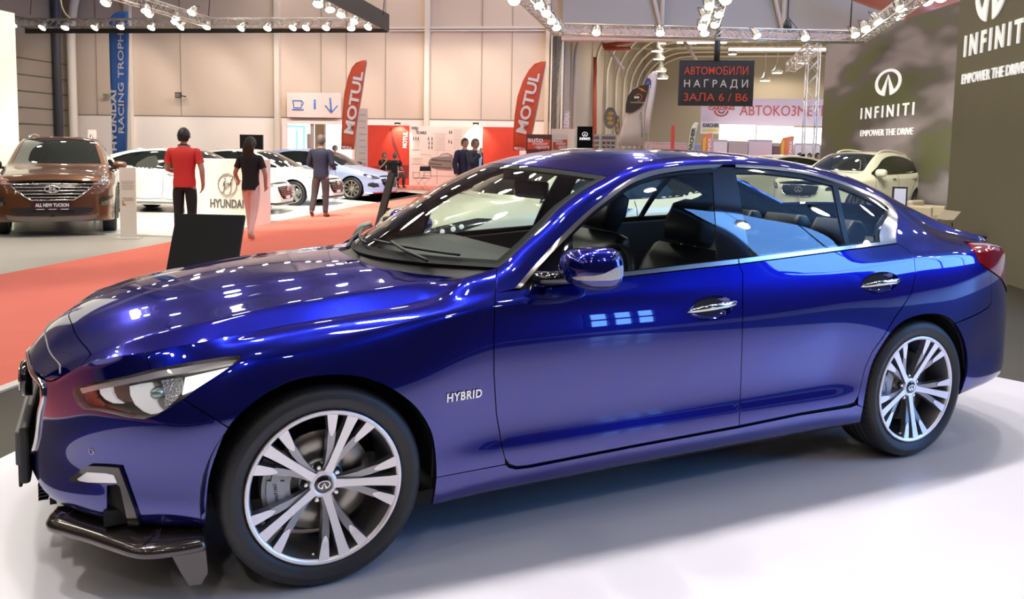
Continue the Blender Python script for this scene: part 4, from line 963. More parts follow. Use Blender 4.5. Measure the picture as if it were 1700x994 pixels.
        s.pan('roof_and_bonnet', quad(0, T.us[-1], 1.0, 40), s.paint, False, surf=T, holes=[quad(ut(a), ut(b), .93), quad(ut(c), ut(d), .88)], h=.09, gap=0, flange=.03)
        s.pan('windscreen', quad(ut(a), ut(b), .93), DGLS, False, surf=T, h=.09, off=-.006, gap=0)
        s.pan('rear_screen', quad(ut(c), ut(d), .88), DGLS, False, surf=T, h=.09, off=-.006, gap=0)
        m = MB(); m.box(((s.x0+s.x1)/2, 0, p.get('zbot', .22)+.06), (s.x1-s.x0-.5, s.hw*1.1, .06), MBLK); m.box((s.wb/2, 0, p.get('zbot', .22)+.06), (s.wb-2*r-.2, s.hw*1.85, .06), MBLK); m.build('underbody', s.root)
        for cx in (0, s.wb):
            m = MB(); n = 18; vs = []
            for i in range(n+1):
                t = math.radians(-15+210*i/n); vs += [(cx+(r+.05)*math.cos(t), -s.hw+.04, r+(r+.05)*math.sin(t)), (cx+(r+.05)*math.cos(t), -s.hw+.32, r+(r+.05)*math.sin(t))]
            m.add(vs, [(2*i, 2*i+1, 2*i+3, 2*i+2) for i in range(n)], MBLK, True); m.add([vs[2*i+1] for i in range(n+1)]+[(cx, -s.hw+.32, r)], [(i, i+1, n+1) for i in range(n)], MBLK)
            o = m.build('wheel_arch_liner', s.root, fix=False); c_ = o.copy(); COL.objects.link(c_); c_.scale = (1, -1, 1)
    def glass(s, panes, frame, fm=None):
        g = [s.poly(q, 3) for q in panes]
        s.pan('window_frame', s.poly(frame, 3), fm or GBLK, holes=g, off=.002, h=.06, gap=-.001, flange=.006)
        for q in g: s.pan('side_window', q, DGLS, off=.001, h=.06, gap=-.001, flange=0)
    def line(s, pts, name='door_gap', r=.005):
        P = [s.A.ev([s.uv(*q)])[0] for q in crom(pts, 6)]; m = MB(); m.tube([tuple(q) for q in P], r, MBLK, 5, flat=(1, 1)); o = m.build(name, s.root); c = o.copy(); COL.objects.link(c); c.scale = (1, -1, 1)
    def wheels(s, spokes=5, m=None, twin=False, sw=.035, steer=0.0):
        r = s.p['wr']; rr = s.p.get('rr', r*.74); m = m or mat('silver_alloy', (.55, .55, .54), .3, .9); first = None
        for cx in (0, s.wb):
            for sg in (-1, 1):
                if first is None:
                    w = empty('wheel', (cx, sg*(s.hw-.115), r), 0, parent=s.root); t = MB()
                    t.lathe([(rr, -.09), (rr+.02, -.11), (r-.04, -.115), (r-.012, -.10), (r, -.075), (r, .075), (r-.012, .10), (rr, .10)], RUB, 36, axis='Y'); t.build('tyre', w, fix=False)
                    k = MB(); k.lathe([(rr, -.10), (rr-.012, -.105), (rr-.02, -.095), (rr-.03, 0), (rr-.02, .09)], m, 36, axis='Y'); k.lathe([(0, -.075), (.055, -.075), (.075, -.05)], m, 20, axis='Y')
                    for i in range(spokes):
                        for da in ((-7, 7) if twin else (0,)):
                            a = math.radians(20+360*i/spokes+da); u = (math.cos(a), math.sin(a)); sd = (-u[1], u[0])
                            loft_bar(k, [((q*u[0], q*u[1]), sd, hw_, y, .03) for q, hw_, y in ((.02, sw*.9, -.072), (rr*.5, sw*.75, -.085), (rr-.012, sw, -.10))], m, m)
                    k.build('alloy_rim', w); q = MB(); q.lathe([(.05, -.02), (rr*.72, -.02), (rr*.72, .0)], DISC, 24, axis='Y'); q.lathe([(0, .03), (rr, .03)], MBLK, 24, axis='Y'); q.build('brake_disc', w); first = w
                    w.rotation_euler.z = steer
                else:
                    c = copy_kids(first, s.root); c.location = (cx, sg*(s.hw-.115), r); c.scale = (1, -sg, 1) ; c.scale = (1, 1 if sg < 0 else -1, 1); c.rotation_euler.z = steer if cx == 0 else 0
    def mirrors(s, x, z, m=None, d=(.10, .12, .075)):
        for sg in (-1, 1):
            k = MB(); n = 14; vs = []; fs = []; cy = sg*(s.hw+.06)
            for i in range(9):
                la = -PI/2+PI*i/8
                for j in range(n):
                    a = 2*PI*j/n; cr_ = abs(math.cos(la))**.7; vs.append((x+d[0]*cr_*sgnp(np.array([math.cos(a)]), .75)[0], cy+d[1]*cr_*sgnp(np.array([math.sin(a)]), .75)[0], z+d[2]*sgnp(np.array([math.sin(la)]), .8)[0]))
            for i in range(8):
                for j in range(n): fs.append((i*n+j, i*n+(j+1) % n, i*n+n+(j+1) % n, i*n+n+j))
            k.add(vs, fs, m or s.paint, True); o = k.build('door_mirror', s.root)
            k = MB(); k.tube([(x-.02, sg*(s.hw-.10), z-.06), (x, cy-sg*.05, z-.05)], .025, BLK, 8); k.build('mirror_arm', o)
    def handles(s, xs, z):
        for x in xs:
            a = s.A.ev([s.uv(x-.10, z)])[0]; b = s.A.ev([s.uv(x+.10, z+.01)])[0]; m = MB(); m.tube([a, (a+b)/2+np.array([0, -.035, .0]), b], [.008, .014, .008], CHROME, 8); o = m.build('door_handle', s.root); c = o.copy(); COL.objects.link(c); c.scale = (1, -1, 1)
    def rails(s, x0, x1, m=None, h=.05):
        def ut(x): return float(np.interp(x, s.tx, s.T.us))
        pts = []
        for t in np.linspace(0, 1, 16):
            q = s.T.ev([[ut(x0+(x1-x0)*t), s.T.vmax*.075]])[0]; pts.append((q[0], q[1], q[2]+h*min(1, 6*min(t, 1-t))**.6))
        k = MB(); k.tube(pts, .022, m or SATIN, 8, flat=(.8, 1)); sd = 1 if pts[0][1] < 0 else -1
        o = k.build('roof_rail', s.root); c = o.copy(); COL.objects.link(c); c.scale = (1, -1, 1)
# ---------------------------------------------------------------- shapes
def spec_hatch(**k):   # slim family hatchback
    d = dict(L=4.47, W=1.82, fo=.88, wb=2.70, wr=.325, zbot=.20, ws=(.45, 1.22), rs=(2.75, 3.35),
        edge=[(-.88, .10, .68), (-.6, .16, .74), (-.2, .19, .84), (.2, .17, .93), (.38, .15, .965), (.75, .22, 1.16), (1.1, .28, 1.325), (1.35, .30, 1.385), (1.8, .31, 1.42), (2.3, .32, 1.40), (2.8, .34, 1.31), (3.2, .34, 1.18), (3.45, .32, 1.06), (3.59, .28, 1.0)],
        belt=[(-.88, .60), (-.3, .80), (.3, .90), (.8, .945), (1.5, .965), (2.3, 1.0), (3.0, 1.03), (3.59, .97)],
        crown=[(-.88, .02, .02), (0, .06, .04), (.45, .22, .0), (1.1, .14, .04), (1.8, 0, .03), (2.6, -.05, .03), (3.4, -.08, .03)]); d.update(k); return d
def front_face(c, grille, lamps, frame=None, logo_z=None, mesh_m=None, lampm=None):
    g = [c.fy(*q) for q in grille]; g2 = [np.array([max(.0, q[0]), q[1]]) for q in g]
    gp_ = c.pan('grille', g2, mesh_m or GM, off=.006, h=.06, gap=0)
    if frame:
        P = [c.A.ev([c.fy(*q)])[0]+np.array([-.008, 0, 0]) for q in frame]; full = [tuple(q) for q in P]+[(q[0], -q[1], q[2]) for q in P[::-1]]; m = MB(); m.tube(full, .014, CHROME, 8, closed=True); m.build('grille_frame', c.root)
    for L_ in lamps: c.pan('headlamp', [c.uv(*q[1:]) if q[0] == 'x' else c.fy(*q[1:]) for q in L_], lampm or mat('headlamp_bright', (.42, .44, .46), .12, .5, coat=1), off=.006, h=.05, gap=0)
def PX(px, D, z=0.0, dx=0.0):
    """point on the ground under a pixel column at depth D"""
    o, d = ray(px, 300); q = o+d*D; return np.array([q[0], q[1], z])
FH = np.array([CF[0], CF[1], 0]); FH /= np.linalg.norm(FH); RH = np.array([FH[1], -FH[0], 0])
def head(fr, ff):      # rotation that points the nose (-x) along fr*right + ff*forward of the camera's ground axes
    v = RH*fr+FH*ff; return math.atan2(-v[1], -v[0])
# --- brown SUV
BROWN = car_paint('brown_metallic_paint', (.135, .050, .020), .5, .35, coat_ior=1.5)
sp = dict(L=4.475, W=1.82, fo=.89, wb=2.67, wr=.36, zbot=.25, nose=.26, ws=(.42, 1.13), rs=(3.15, 3.5),
    edge=[(-.89, .12, .86), (-.7, .17, .93), (-.3, .21, 1.02), (.1, .19, 1.08), (.33, .17, 1.12), (.7, .24, 1.34), (1.05, .31, 1.535), (1.3, .33, 1.585), (1.9, .34, 1.61), (2.5, .35, 1.59), (3.0, .36, 1.53), (3.3, .35, 1.36), (3.5, .30, 1.18), (3.585, .26, 1.10)],
    belt=[(-.89, .78), (-.3, .93), (.3, 1.03), (.8, 1.06), (1.5, 1.09), (2.3, 1.13), (3.0, 1.2), (3.585, 1.08)],
    crown=[(-.89, .03, .03), (0, .06, .05), (.42, .22, .0), (1.05, .13, .04), (1.8, 0, .03), (3.0, -.05, .03), (3.5, -.05, .03)])
pos = PX(86, 13.15); v = RH*.42+FH*(-.905); v /= np.linalg.norm(v)
suv = GenCar(sp, 'suv', 'brown metallic SUV facing the viewer with chrome grille, by the white wall', (0, 0, 0), head(.42, -.905), BROWN)
c0 = pos-v*.89; suv.root.location = (c0[0], c0[1], 0)
suv.body(); suv.glass([[(.75, 1.10), (1.1, 1.33), (1.6, 1.50), (1.62, 1.12)], [(1.75, 1.13), (1.74, 1.51), (2.3, 1.50), (2.4, 1.17)], [(2.55, 1.18), (2.5, 1.48), (2.8, 1.44), (3.0, 1.24)]], [(.5, 1.06), (.9, 1.28), (1.3, 1.49), (1.8, 1.55), (2.5, 1.53), (2.95, 1.44), (3.1, 1.25), (2.6, 1.15), (1.6, 1.09)])
suv.wheels(5, twin=True); suv.mirrors(.62, 1.13); suv.handles((1.45, 2.5), 1.0); suv.rails(1.3, 3.0, CHROME); suv.line([(.55, 1.05), (.5, .8), (.6, .45), (1.4, .42)])
gr = [(.0, .60), (.30, .60), (.42, .68), (.58, .80), (.60, .84), (.3, .85), (.0, .855)]
front_face(suv, gr, [[('f', .62, .84), ('x', -.72, .84), ('x', -.55, .90), ('x', -.40, .975), ('x', -.58, .985), ('f', .70, .93), ('f', .60, .885)]], gr)
m = MB()
for k in range(4):
    z = .645+k*.052; w = .36+k*.058; pts = [(suv.A.ev([suv.fy(abs(y), z)])[0][0]-.022, y, z) for y in np.linspace(-w, w, 15)]; m.tube(pts, .010, SATIN, 6, flat=(1, .5))
m.build('grille_bars', suv.root)
m = MB(); x = suv.A.ev([suv.fy(0, .76)])[0][0]-.035; m.tube([(x, .105*math.cos(a), .775+.055*math.sin(a)) for a in np.linspace(0, 2*PI, 30, endpoint=False)], .010, CHROME, 6, closed=True)
for sg in (-1, 1): m.tube([(x, sg*.045, .735), (x, sg*.028, .815)], .009, CHROME, 6)
m.tube([(x, -.045, .765), (x, .045, .785)], .009, CHROME, 6); m.build('front_emblem', suv.root)
x = suv.A.ev([suv.fy(0, .48)])[0][0]; m = MB(); m.box((x-.02, 0, .505), (.02, .56, .13), mat('dark_red_plate', (.035, .008, .01), .4)); m.box((x-.014, 0, .45), (.02, .62, .04), BLK)
TF = Matrix.Translation((x-.033, 0, .52)) @ Matrix.Rotation(-PI/2, 4, 'Z'); text(m, 'ALL NEW TUCSON', .075, WHT, TF, bold=.002, width=.47)
for y in (-.17, 0, .17): m.box((x-.032, y, .455), (.004, .11, .010), WHT)
m.build('number_plate', suv.root)
suv.pan('lower_intake', [suv.fy(*q) for q in ((.0, .36), (.35, .36), (.55, .40), (.60, .47), (.35, .48), (0, .48))], BLK, off=.008, h=.06, gap=0)
suv.pan('skid_plate', [suv.fy(*q) for q in ((.0, .265), (.4, .265), (.62, .30), (.66, .37), (.5, .345), (0, .335))], mat('skid_silver', (.22, .20, .19), .35, .6), off=.014, h=.06, gap=0)
suv.pan('fog_lamp', [suv.fy(.70, .50), suv.uv(-.62, .49), suv.uv(-.52, .56), suv.uv(-.60, .60), suv.fy(.70, .57)], mat('fog_bezel', (.30, .26, .22), .2, .6, coat=1), off=.008, h=.05, gap=0)
suv.pan('fog_recess', [suv.fy(.66, .53), suv.uv(-.66, .60), suv.uv(-.50, .63), suv.uv(-.5, .66), suv.fy(.70, .64)], BLK, off=.007, h=.05, gap=0)
# --- white hatchbacks
def ioniq(name, label, pxn, D, fr=1.0, ff=-.08, group=None):
    c = GenCar(spec_hatch(), name, label, (0, 0, 0), head(fr, ff), WPAINT); v = RH*fr+FH*ff; v /= np.linalg.norm(v); q = PX(pxn, D)-v*.88; c.root.location = (q[0], q[1], 0)
    c.body(); c.glass([[(.72, 1.0), (1.0, 1.2), (1.5, 1.345), (1.52, 1.0)], [(1.66, 1.0), (1.64, 1.35), (2.15, 1.33), (2.5, 1.06)], [(2.62, 1.07), (2.3, 1.30), (2.6, 1.25), (2.9, 1.10)]], [(.5, .975), (.8, 1.12), (1.15, 1.29), (1.6, 1.375), (2.1, 1.365), (2.6, 1.28), (3.02, 1.09), (2.5, 1.03), (1.5, .98)])
    c.wheels(5, sw=.05); c.mirrors(.68, 1.02); c.handles((1.42, 2.35), .87); c.line([(.55, .95), (.5, .7), (.6, .36), (1.55, .33), (1.6, .6), (1.58, .98)]); c.line([(1.62, .33), (2.25, .36), (2.45, .75), (2.55, 1.0)])
    gr = [(.0, .33), (.30, .33), (.42, .40), (.50, .58), (.46, .62), (.0, .635)]
    front_face(c, gr, [[('f', .60, .62), ('x', -.68, .63), ('x', -.40, .72), ('x', -.42, .76), ('f', .74, .70), ('f', .58, .67)]], gr)
    x = c.A.ev([c.fy(0, .5)])[0][0]; m = MB()
    for k in range(5): m.box((x-.012, 0, .43+k*.042), (.012, .74+k*.04, .010), SATIN)
    m.build('grille_bars', c.root); m = MB(); m.box((x-.02, 0, .375), (.02, .50, .10), mat('dark_red_plate', (.035, .008, .01), .4)); text(m, 'IONIQ', .085, WHT, Matrix.Translation((x-.032, 0, .375)) @ Matrix.Rotation(-PI/2, 4, 'Z'), width=.26, bold=.002); m.build('number_plate', c.root)
    m = MB(); m.tube([(x-.03, .085*math.cos(a), .585+.045*math.sin(a)) for a in np.linspace(0, 2*PI, 24, endpoint=False)], .009, CHROME, 6, closed=True); m.tube([(x-.03, -.04, .55), (x-.03, -.02, .62)], .008, CHROME, 6); m.tube([(x-.03, .04, .55), (x-.03, .02, .62)], .008, CHROME, 6); m.tube([(x-.03, -.03, .58), (x-.03, .03, .59)], .008, CHROME, 6); m.build('front_emblem', c.root)
    c.pan('lower_trim', [c.uv(*q) for q in ((.45, .22), (2.2, .22), (2.2, .27), (.45, .27))], mat('grey_sill_trim', (.2, .2, .18), .4), off=.006, h=.08, gap=0)
    c.pan('front_lower_trim', [c.fy(*q) for q in ((0, .215), (.4, .215), (.75, .23), (.75, .29), (.4, .27), (0, .27))], BLK, off=.006, h=.08, gap=0)
    c.pan('tail_lamp', [c.uv(3.15, .86), c.uv(3.4, .84), c.ry(.55, .86), c.ry(.5, .95), c.uv(3.4, .96), c.uv(3.2, .93)], RED, off=.006, h=.06, gap=0)
    m = MB(); m.prism([(2.35, 1.40), (2.6, 1.37), (2.58, 1.44)], c.paint, -.02, .02); m.build('roof_fin', c.root); return c
ioniq('hatchback', 'white hatchback parked side-on behind the white counter and the man in red', 478, 18.8, 1, -.05)
ioniq('hatchback', 'white hatchback whose front wheel shows between the woman and the man in navy', 562, 21.8, 1, -.16)
# --- pale blue hot hatch
PBLUE = car_paint('pale_blue_paint', (.40, .48, .72), .1, .35, coat_ior=1.5)
c = GenCar(spec_hatch(L=4.34, fo=.87, wb=2.65, wr=.335, edge=[(-.87, .10, .68), (-.6, .16, .76), (-.2, .19, .86), (.2, .17, .94), (.38, .15, .975), (.75, .22, 1.16), (1.1, .28, 1.335), (1.35, .30, 1.40), (1.8, .31, 1.44), (2.3, .32, 1.435), (2.75, .33, 1.39), (3.1, .33, 1.2), (3.3, .30, 1.04), (3.47, .26, .97)]), 'hatchback', 'pale blue hatchback with thin multi-spoke wheels and red calipers', (0, 0, 0), head(1, -.28), PBLUE)
v = RH-FH*.28; v /= np.linalg.norm(v); q = PX(650, 24.6)-v*.87; c.root.location = (q[0], q[1], 0)
c.body(); c.glass([[(.72, 1.0), (1.0, 1.2), (1.5, 1.35), (1.52, 1.0)], [(1.66, 1.0), (1.64, 1.36), (2.25, 1.35), (2.4, 1.04)]], [(.5, .985), (.8, 1.13), (1.15, 1.30), (1.6, 1.39), (2.2, 1.38), (2.6, 1.28), (2.7, 1.07), (1.5, .98)])
c.wheels(10, sw=.016, m=mat('champagne_alloy', (.6, .55, .48), .3, .9)); c.mirrors(.68, 1.03, GBLK); c.handles((1.42, 2.3), .87); c.line([(.55, .95), (.5, .7), (.6, .36), (1.55, .33), (1.6, .6), (1.58, .98)])
gr = [(.0, .36), (.36, .37), (.50, .48), (.54, .62), (.0, .645)]
front_face(c, gr, [[('f', .56, .64), ('x', -.68, .62), ('x', -.36, .73), ('x', -.38, .77), ('f', .72, .72), ('f', .56, .68)]], None, mesh_m=GBLK, lampm=mat('dark_headlamp', (.06, .06, .07), .1, .3, coat=1))
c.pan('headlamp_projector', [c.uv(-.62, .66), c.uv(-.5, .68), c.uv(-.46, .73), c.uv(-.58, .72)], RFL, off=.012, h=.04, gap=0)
c.pan('corner_intake', [c.fy(.64, .40), c.uv(-.66, .38), c.uv(-.50, .43), c.uv(-.52, .50), c.uv(-.64, .53), c.fy(.68, .50)], BLK, off=.006, h=.05, gap=0)
c.pan('front_splitter', [c.fy(*q) for q in ((0, .205), (.5, .205), (.80, .21), (.80, .25), (.5, .24), (0, .24))], mat('red_accent', (.6, .02, .02), .4), off=.012, h=.06, gap=0)
m = MB(); m.box((.14, -c.hw+.15, .335), (.09, .05, .16), mat('red_accent', (.6, .02, .02), .4), bev=.02); m.build('brake_caliper', c.root)
# --- white crossover right behind the blue saloon
CREAM = car_paint('pearl_white_paint', (.86, .85, .66), 0, .32, coat_ior=1.5)
sp = dict(L=4.43, W=1.80, fo=.90, wb=2.70, wr=.35, zbot=.24, nose=.30, ws=(.40, 1.12), rs=(2.95, 3.35),
    edge=[(-.90, .12, .76), (-.7, .17, .83), (-.3, .20, .93), (.1, .18, 1.01), (.33, .16, 1.05), (.7, .23, 1.24), (1.05, .30, 1.42), (1.3, .32, 1.47), (1.9, .33, 1.50), (2.5, .35, 1.47), (2.9, .36, 1.38), (3.2, .34, 1.22), (3.4, .30, 1.10), (3.53, .26, 1.04)],
    belt=[(-.90, .70), (-.3, .88), (.3, .97), (.8, 1.0), (1.5, 1.02), (2.2, 1.05), (2.7, 1.12), (3.1, 1.15), (3.53, 1.02)],
    crown=[(-.90, .03, .05), (0, .06, .06), (.40, .22, .0), (1.05, .13, .04), (1.8, 0, .03), (3.0, -.05, .03), (3.5, -.05, .03)])
c = GenCar(sp, 'crossover', 'pearl white crossover seen through and above the windows of the blue saloon', (2.80, 5.40, 0), math.radians(1), CREAM)
c.body(); c.glass([[(.70, 1.03), (1.05, 1.24), (1.5, 1.38), (1.52, 1.05)], [(1.64, 1.055), (1.63, 1.39), (2.1, 1.39), (2.45, 1.11)]], [(.45, 1.01), (.85, 1.17), (1.2, 1.35), (1.7, 1.43), (2.2, 1.42), (2.7, 1.30), (2.75, 1.17), (2.3, 1.08), (1.5, 1.035)])
c.wheels(5, twin=True); c.mirrors(.66, 1.08); c.handles((1.42, 2.35), .93); c.rails(1.25, 2.8, CREAM, .045); c.line([(.55, 1.0), (.5, .75), (.6, .42), (1.55, .40), (1.58, .7), (1.58, 1.02)]); c.line([(1.62, .4), (2.2, .44), (2.45, .8), (2.5, 1.05)])
gr = [(.0, .40), (.30, .42), (.42, .50), (.50, .64), (.44, .70), (.0, .72)]
front_face(c, gr, [[('f', .55, .68), ('x', -.70, .70), ('x', -.50, .73), ('x', -.22, .82), ('x', -.10, .87), ('x', -.25, .875), ('x', -.55, .82), ('f', .66, .75)]], gr, lampm=mat('dark_headlamp', (.06, .06, .07), .1, .3, coat=1))
for x, z in ((-.60, .755), (-.50, .78), (-.42, .80)):
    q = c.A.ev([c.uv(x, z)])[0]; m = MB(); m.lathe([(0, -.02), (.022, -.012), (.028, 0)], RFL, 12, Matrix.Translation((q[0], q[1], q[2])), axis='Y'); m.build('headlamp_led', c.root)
# --- large white SUV by the dark stand wall
sp = dict(L=4.86, W=1.93, fo=.90, wb=2.885, wr=.40, zbot=.27, nose=.38, ws=(.62, 1.42), rs=(3.3, 3.65),
    edge=[(-.90, .16, .88), (-.7, .20, .96), (-.3, .24, 1.06), (.2, .23, 1.14), (.55, .20, 1.18), (.95, .27, 1.37), (1.35, .34, 1.56), (1.6, .36, 1.61), (2.1, .37, 1.64), (2.7, .39, 1.60), (3.2, .42, 1.50), (3.5, .42, 1.36), (3.8, .38, 1.18), (3.96, .32, 1.08)],
    belt=[(-.90, .82), (-.3, 1.0), (.3, 1.07), (.9, 1.10), (1.6, 1.12), (2.4, 1.15), (3.1, 1.22), (3.6, 1.25), (3.96, 1.10)],
    crown=[(-.90, .04, .06), (0, .08, .08), (.62, .24, .0), (1.35, .14, .04), (2.1, 0, .03), (3.2, -.05, .03), (3.8, -.05, .03)])
fr, ff = -.78, -.63; v = RH*fr+FH*ff; lft = np.array([-v[1], v[0], 0]); lft = lft if lft@RH > 0 else -lft
q = PX(1520, 20.3)+v*2.885-lft*.84
c = GenCar(sp, 'suv', 'large white SUV with black grille in front of the dark stand wall', (q[0], q[1], 0), head(fr, ff), CREAM)
c.body(); c.glass([[(.95, 1.15), (1.3, 1.36), (1.75, 1.49), (1.78, 1.16)], [(1.90, 1.17), (1.88, 1.51), (2.5, 1.50), (2.75, 1.21)], [(2.85, 1.22), (2.62, 1.48), (3.0, 1.40), (3.3, 1.27)]], [(.72, 1.12), (1.1, 1.30), (1.5, 1.48), (2.0, 1.56), (2.6, 1.53), (3.15, 1.40), (3.45, 1.27), (2.8, 1.17), (1.8, 1.13)])
c.wheels(6, sw=.032); c.mirrors(.82, 1.17, d=(.10, .13, .09)); c.handles((1.62, 2.6), 1.02); c.rails(1.6, 3.2, CREAM, .05); c.line([(.8, 1.1), (.75, .8), (.85, .45), (1.75, .43), (1.84, .8), (1.84, 1.12)]); c.line([(1.88, .43), (2.3, .46), (2.6, .9), (2.8, 1.15)])
gr = [(.0, .62), (.28, .62), (.42, .68), (.47, .78), (.45, .86), (.0, .88)]
front_face(c, gr, [[('f', .62, .76), ('x', -.62, .80), ('x', -.42, .87), ('x', -.26, .97), ('x', -.42, .96), ('f', .76, .90), ('f', .62, .82)]], gr, lampm=mat('dark_headlamp', (.06, .06, .07), .1, .3, coat=1), mesh_m=GM)
x = c.A.ev([c.fy(0, .76)])[0][0]; m = MB(); logo(m, .085, CHROME, Matrix.Translation((x-.03, 0, .77)) @ Matrix.Rotation(-PI/2, 4, 'Z'), 1.15, .8, .012); m.build('front_emblem', c.root)
c.pan('tail_lamp', [c.uv(3.55, 1.02), c.uv(3.75, .98), c.ry(.70, 1.0), c.ry(.66, 1.1), c.uv(3.75, 1.10), c.uv(3.55, 1.10)], RED, off=.008, h=.06, gap=0)
# --- only the roof of a further white car
c = GenCar(spec_hatch(), 'hatchback', 'white car of which only roof and fin show above the blue roof', (0, 0, 0), head(-.97, -.25), CREAM); q = PX(1300, 25.0)-np.array([0, 0, 0]); v = RH*(-.97)+FH*(-.25); q = q+v*1.9; c.root.location = (q[0], q[1], 0.10)
c.body(); c.glass([[(.72, 1.0), (1.0, 1.2), (1.5, 1.345), (1.52, 1.0)], [(1.66, 1.0), (1.64, 1.35), (2.15, 1.33), (2.5, 1.06)]], [(.5, .975), (.8, 1.12), (1.15, 1.29), (1.6, 1.375), (2.1, 1.365), (2.6, 1.28), (3.02, 1.09), (2.5, 1.03), (1.5, .98)]); c.wheels(5)
m = MB(); m.prism([(2.35, 1.43), (2.62, 1.40), (2.58, 1.50)], GBLK, -.025, .025); m.build('roof_fin', c.root)
# =================================================================== people
SKIN = mat('skin', (.52, .30, .20), .55); HAIRD = mat('dark_hair', (.012, .008, .006), .5); HAIRG = mat('grey_hair', (.12, .09, .07), .6); HAIRB = mat('brown_hair', (.035, .018, .010), .5)
def skin_mesh(verts, edges, radii, sub=2, root=0):
    me = bpy.data.meshes.new('t'); me.from_pydata(verts, edges, []); o = bpy.data.objects.new('t', me); COL.objects.link(o)
    o.modifiers.new('k', 'SKIN'); me.skin_vertices or me.attributes
    if not me.skin_vertices:
        bm = bmesh.new(); bm.from_mesh(me); bm.verts.layers.skin.verify(); bm.to_mesh(me); bm.free()
    for i, r in enumerate(radii):
        d = me.skin_vertices[0].data[i]; d.radius = r if hasattr(r, '__len__') else (r, r); d.use_root = (i == root)
    o.modifiers['k'].use_smooth_shade = True; md = o.modifiers.new('s', 'SUBSURF'); md.levels = sub; md.render_levels = sub
    bpy.context.view_layer.update(); dg = bpy.context.evaluated_depsgraph_get(); e = bpy.data.meshes.new_from_object(o.evaluated_get(dg))
    vs = [tuple(v.co) for v in e.vertices]; fs = [tuple(p.vertices) for p in e.polygons]; bpy.data.objects.remove(o); bpy.data.meshes.remove(e); bpy.data.meshes.remove(me); return vs, fs
def person(label, loc, rz, H, top, legs_m, shoe, hair, pose=None, hair_len=0, sleeve='short', female=False, seated=False, jacket=None, skinm=None, group=None, simple=False):
    J = dict(pel=(0, 0, .53), belly=(0, 0, .61), chest=(0, .0, .72), neck=(0, .005, .83), head0=(0, 0, .875), head1=(0, -.005, .955))
    for s, n in ((-1, 'r'), (1, 'l')):
        w = .100 if female else .118
        J.update({'sh'+n: (s*w*.94, .005, .788), 'el'+n: (s*(w+.03), .02, .635), 'wr'+n: (s*(w+.03), -.03, .49), 'ha'+n: (s*(w+.03), -.045, .45), 'hi'+n: (s*.052, 0, .50), 'kn'+n: (s*.056, -.012, .285), 'an'+n: (s*.056, .01, .045), 'to'+n: (s*.062, -.085, .018), 'he'+n: (s*.056, .03, .02)})
    J['waist'] = (0, 0, .575); J['hem'] = (0, 0, .505)
    J.update(pose or {}); 
    if seated: J['waist'] = tuple(np.array(J['pel'])*.5+np.array(J['belly'])*.5); J['hem'] = J['pel']
    J = {k: tuple(c*H for c in v) for k, v in J.items()}
    root = empty('person', loc, rz, label, 'person', group); sk = skinm or SKIN
    g = .9 if female else 1.0
    def build(keys, edges, rad, m, name, inflate=0, sub=2, par=root):
        idx = {k: i for i, k in enumerate(keys)}; vs, fs = skin_mesh([J[k] for k in keys], [(idx[a], idx[b]) for a, b in edges], [((rad[k][0]*H+inflate, rad[k][1]*H+inflate) if isinstance(rad[k], tuple) else rad[k]*H+inflate) for k in keys], sub)
        mb = MB(); mb.add(vs, fs, m, True); return mb, name
    R = dict(pel=(.085*g, .062*g), belly=(.075*g, .055*g), chest=(.095*g, .065*g), neck=.032, head0=.034, head1=.03)
    for n in 'rl': R.update({'sh'+n: .031*g, 'el'+n: .024*g, 'wr'+n: .0155, 'ha'+n: (.018, .010), 'hi'+n: .055*g, 'kn'+n: .033*g, 'an'+n: .022, 'to'+n: (.022, .015), 'he'+n: .02})
    ks = list(J); 
    ks = ['pel', 'belly', 'chest', 'neck', 'head0']+[a+n for n in 'rl' for a in ('sh', 'el', 'wr', 'ha', 'hi', 'kn', 'an', 'to')]
    E = [('pel', 'belly'), ('belly', 'chest'), ('chest', 'neck'), ('neck', 'head0')]+[e for n in 'rl' for e in (('chest', 'sh'+n), ('sh'+n, 'el'+n), ('el'+n, 'wr'+n), ('wr'+n, 'ha'+n), ('pel', 'hi'+n), ('hi'+n, 'kn'+n), ('kn'+n, 'an'+n), ('an'+n, 'to'+n))]
    mb, _ = build(ks, E, R, sk, 'b')
    # fingers
    if not simple:
        for n, s in (('r', -1), ('l', 1)):
            a = Vector(J['wr'+n]); b = Vector(J['ha'+n]); d = (b-a).normalized(); sd = Vector((0, 1, 0)); sd = (sd-d*sd.dot(d)).normalized(); inn = d.cross(sd)*s
            for k in range(4):
                o_ = sd*((k-1.5)*.0105*H*.95); L = (.034, .042, .045, .038)[k]*H; p0 = b+o_-d*.004*H
                mb.tube([p0, p0+d*L*.45, p0+d*L*.8-inn*L*.12, p0+d*L-inn*L*.28], [.0052*H, .005*H, .0045*H, .0035*H], sk, 6)
            p0 = a+d*.018*H-sd*.014*H; mb.tube([p0, p0-sd*.014*H+d*.012*H, p0-sd*.018*H+d*.03*H], [.006*H, .0055*H, .0045*H], sk, 6)
    # head with face
    hc = (Vector(J['head0'])+Vector(J['head1']))/2+Vector((0, 0, .004*H)); hr = .066*H; up = (Vector(J['head1'])-Vector(J['head0'])).normalized(); hrot = Matrix.Rotation(J.get('turn', (0, 0, 0))[0]/H if 'turn' in J else 0, 4, 'Z')
    TH = Matrix.Translation(hc) @ up.to_track_quat('Z', 'Y').to_matrix().to_4x4() @ Matrix.Rotation(PI, 4, 'Z') @ hrot
    TH = Matrix.Translation(hc) @ hrot
    n1, n2 = 18, 14; vs = []
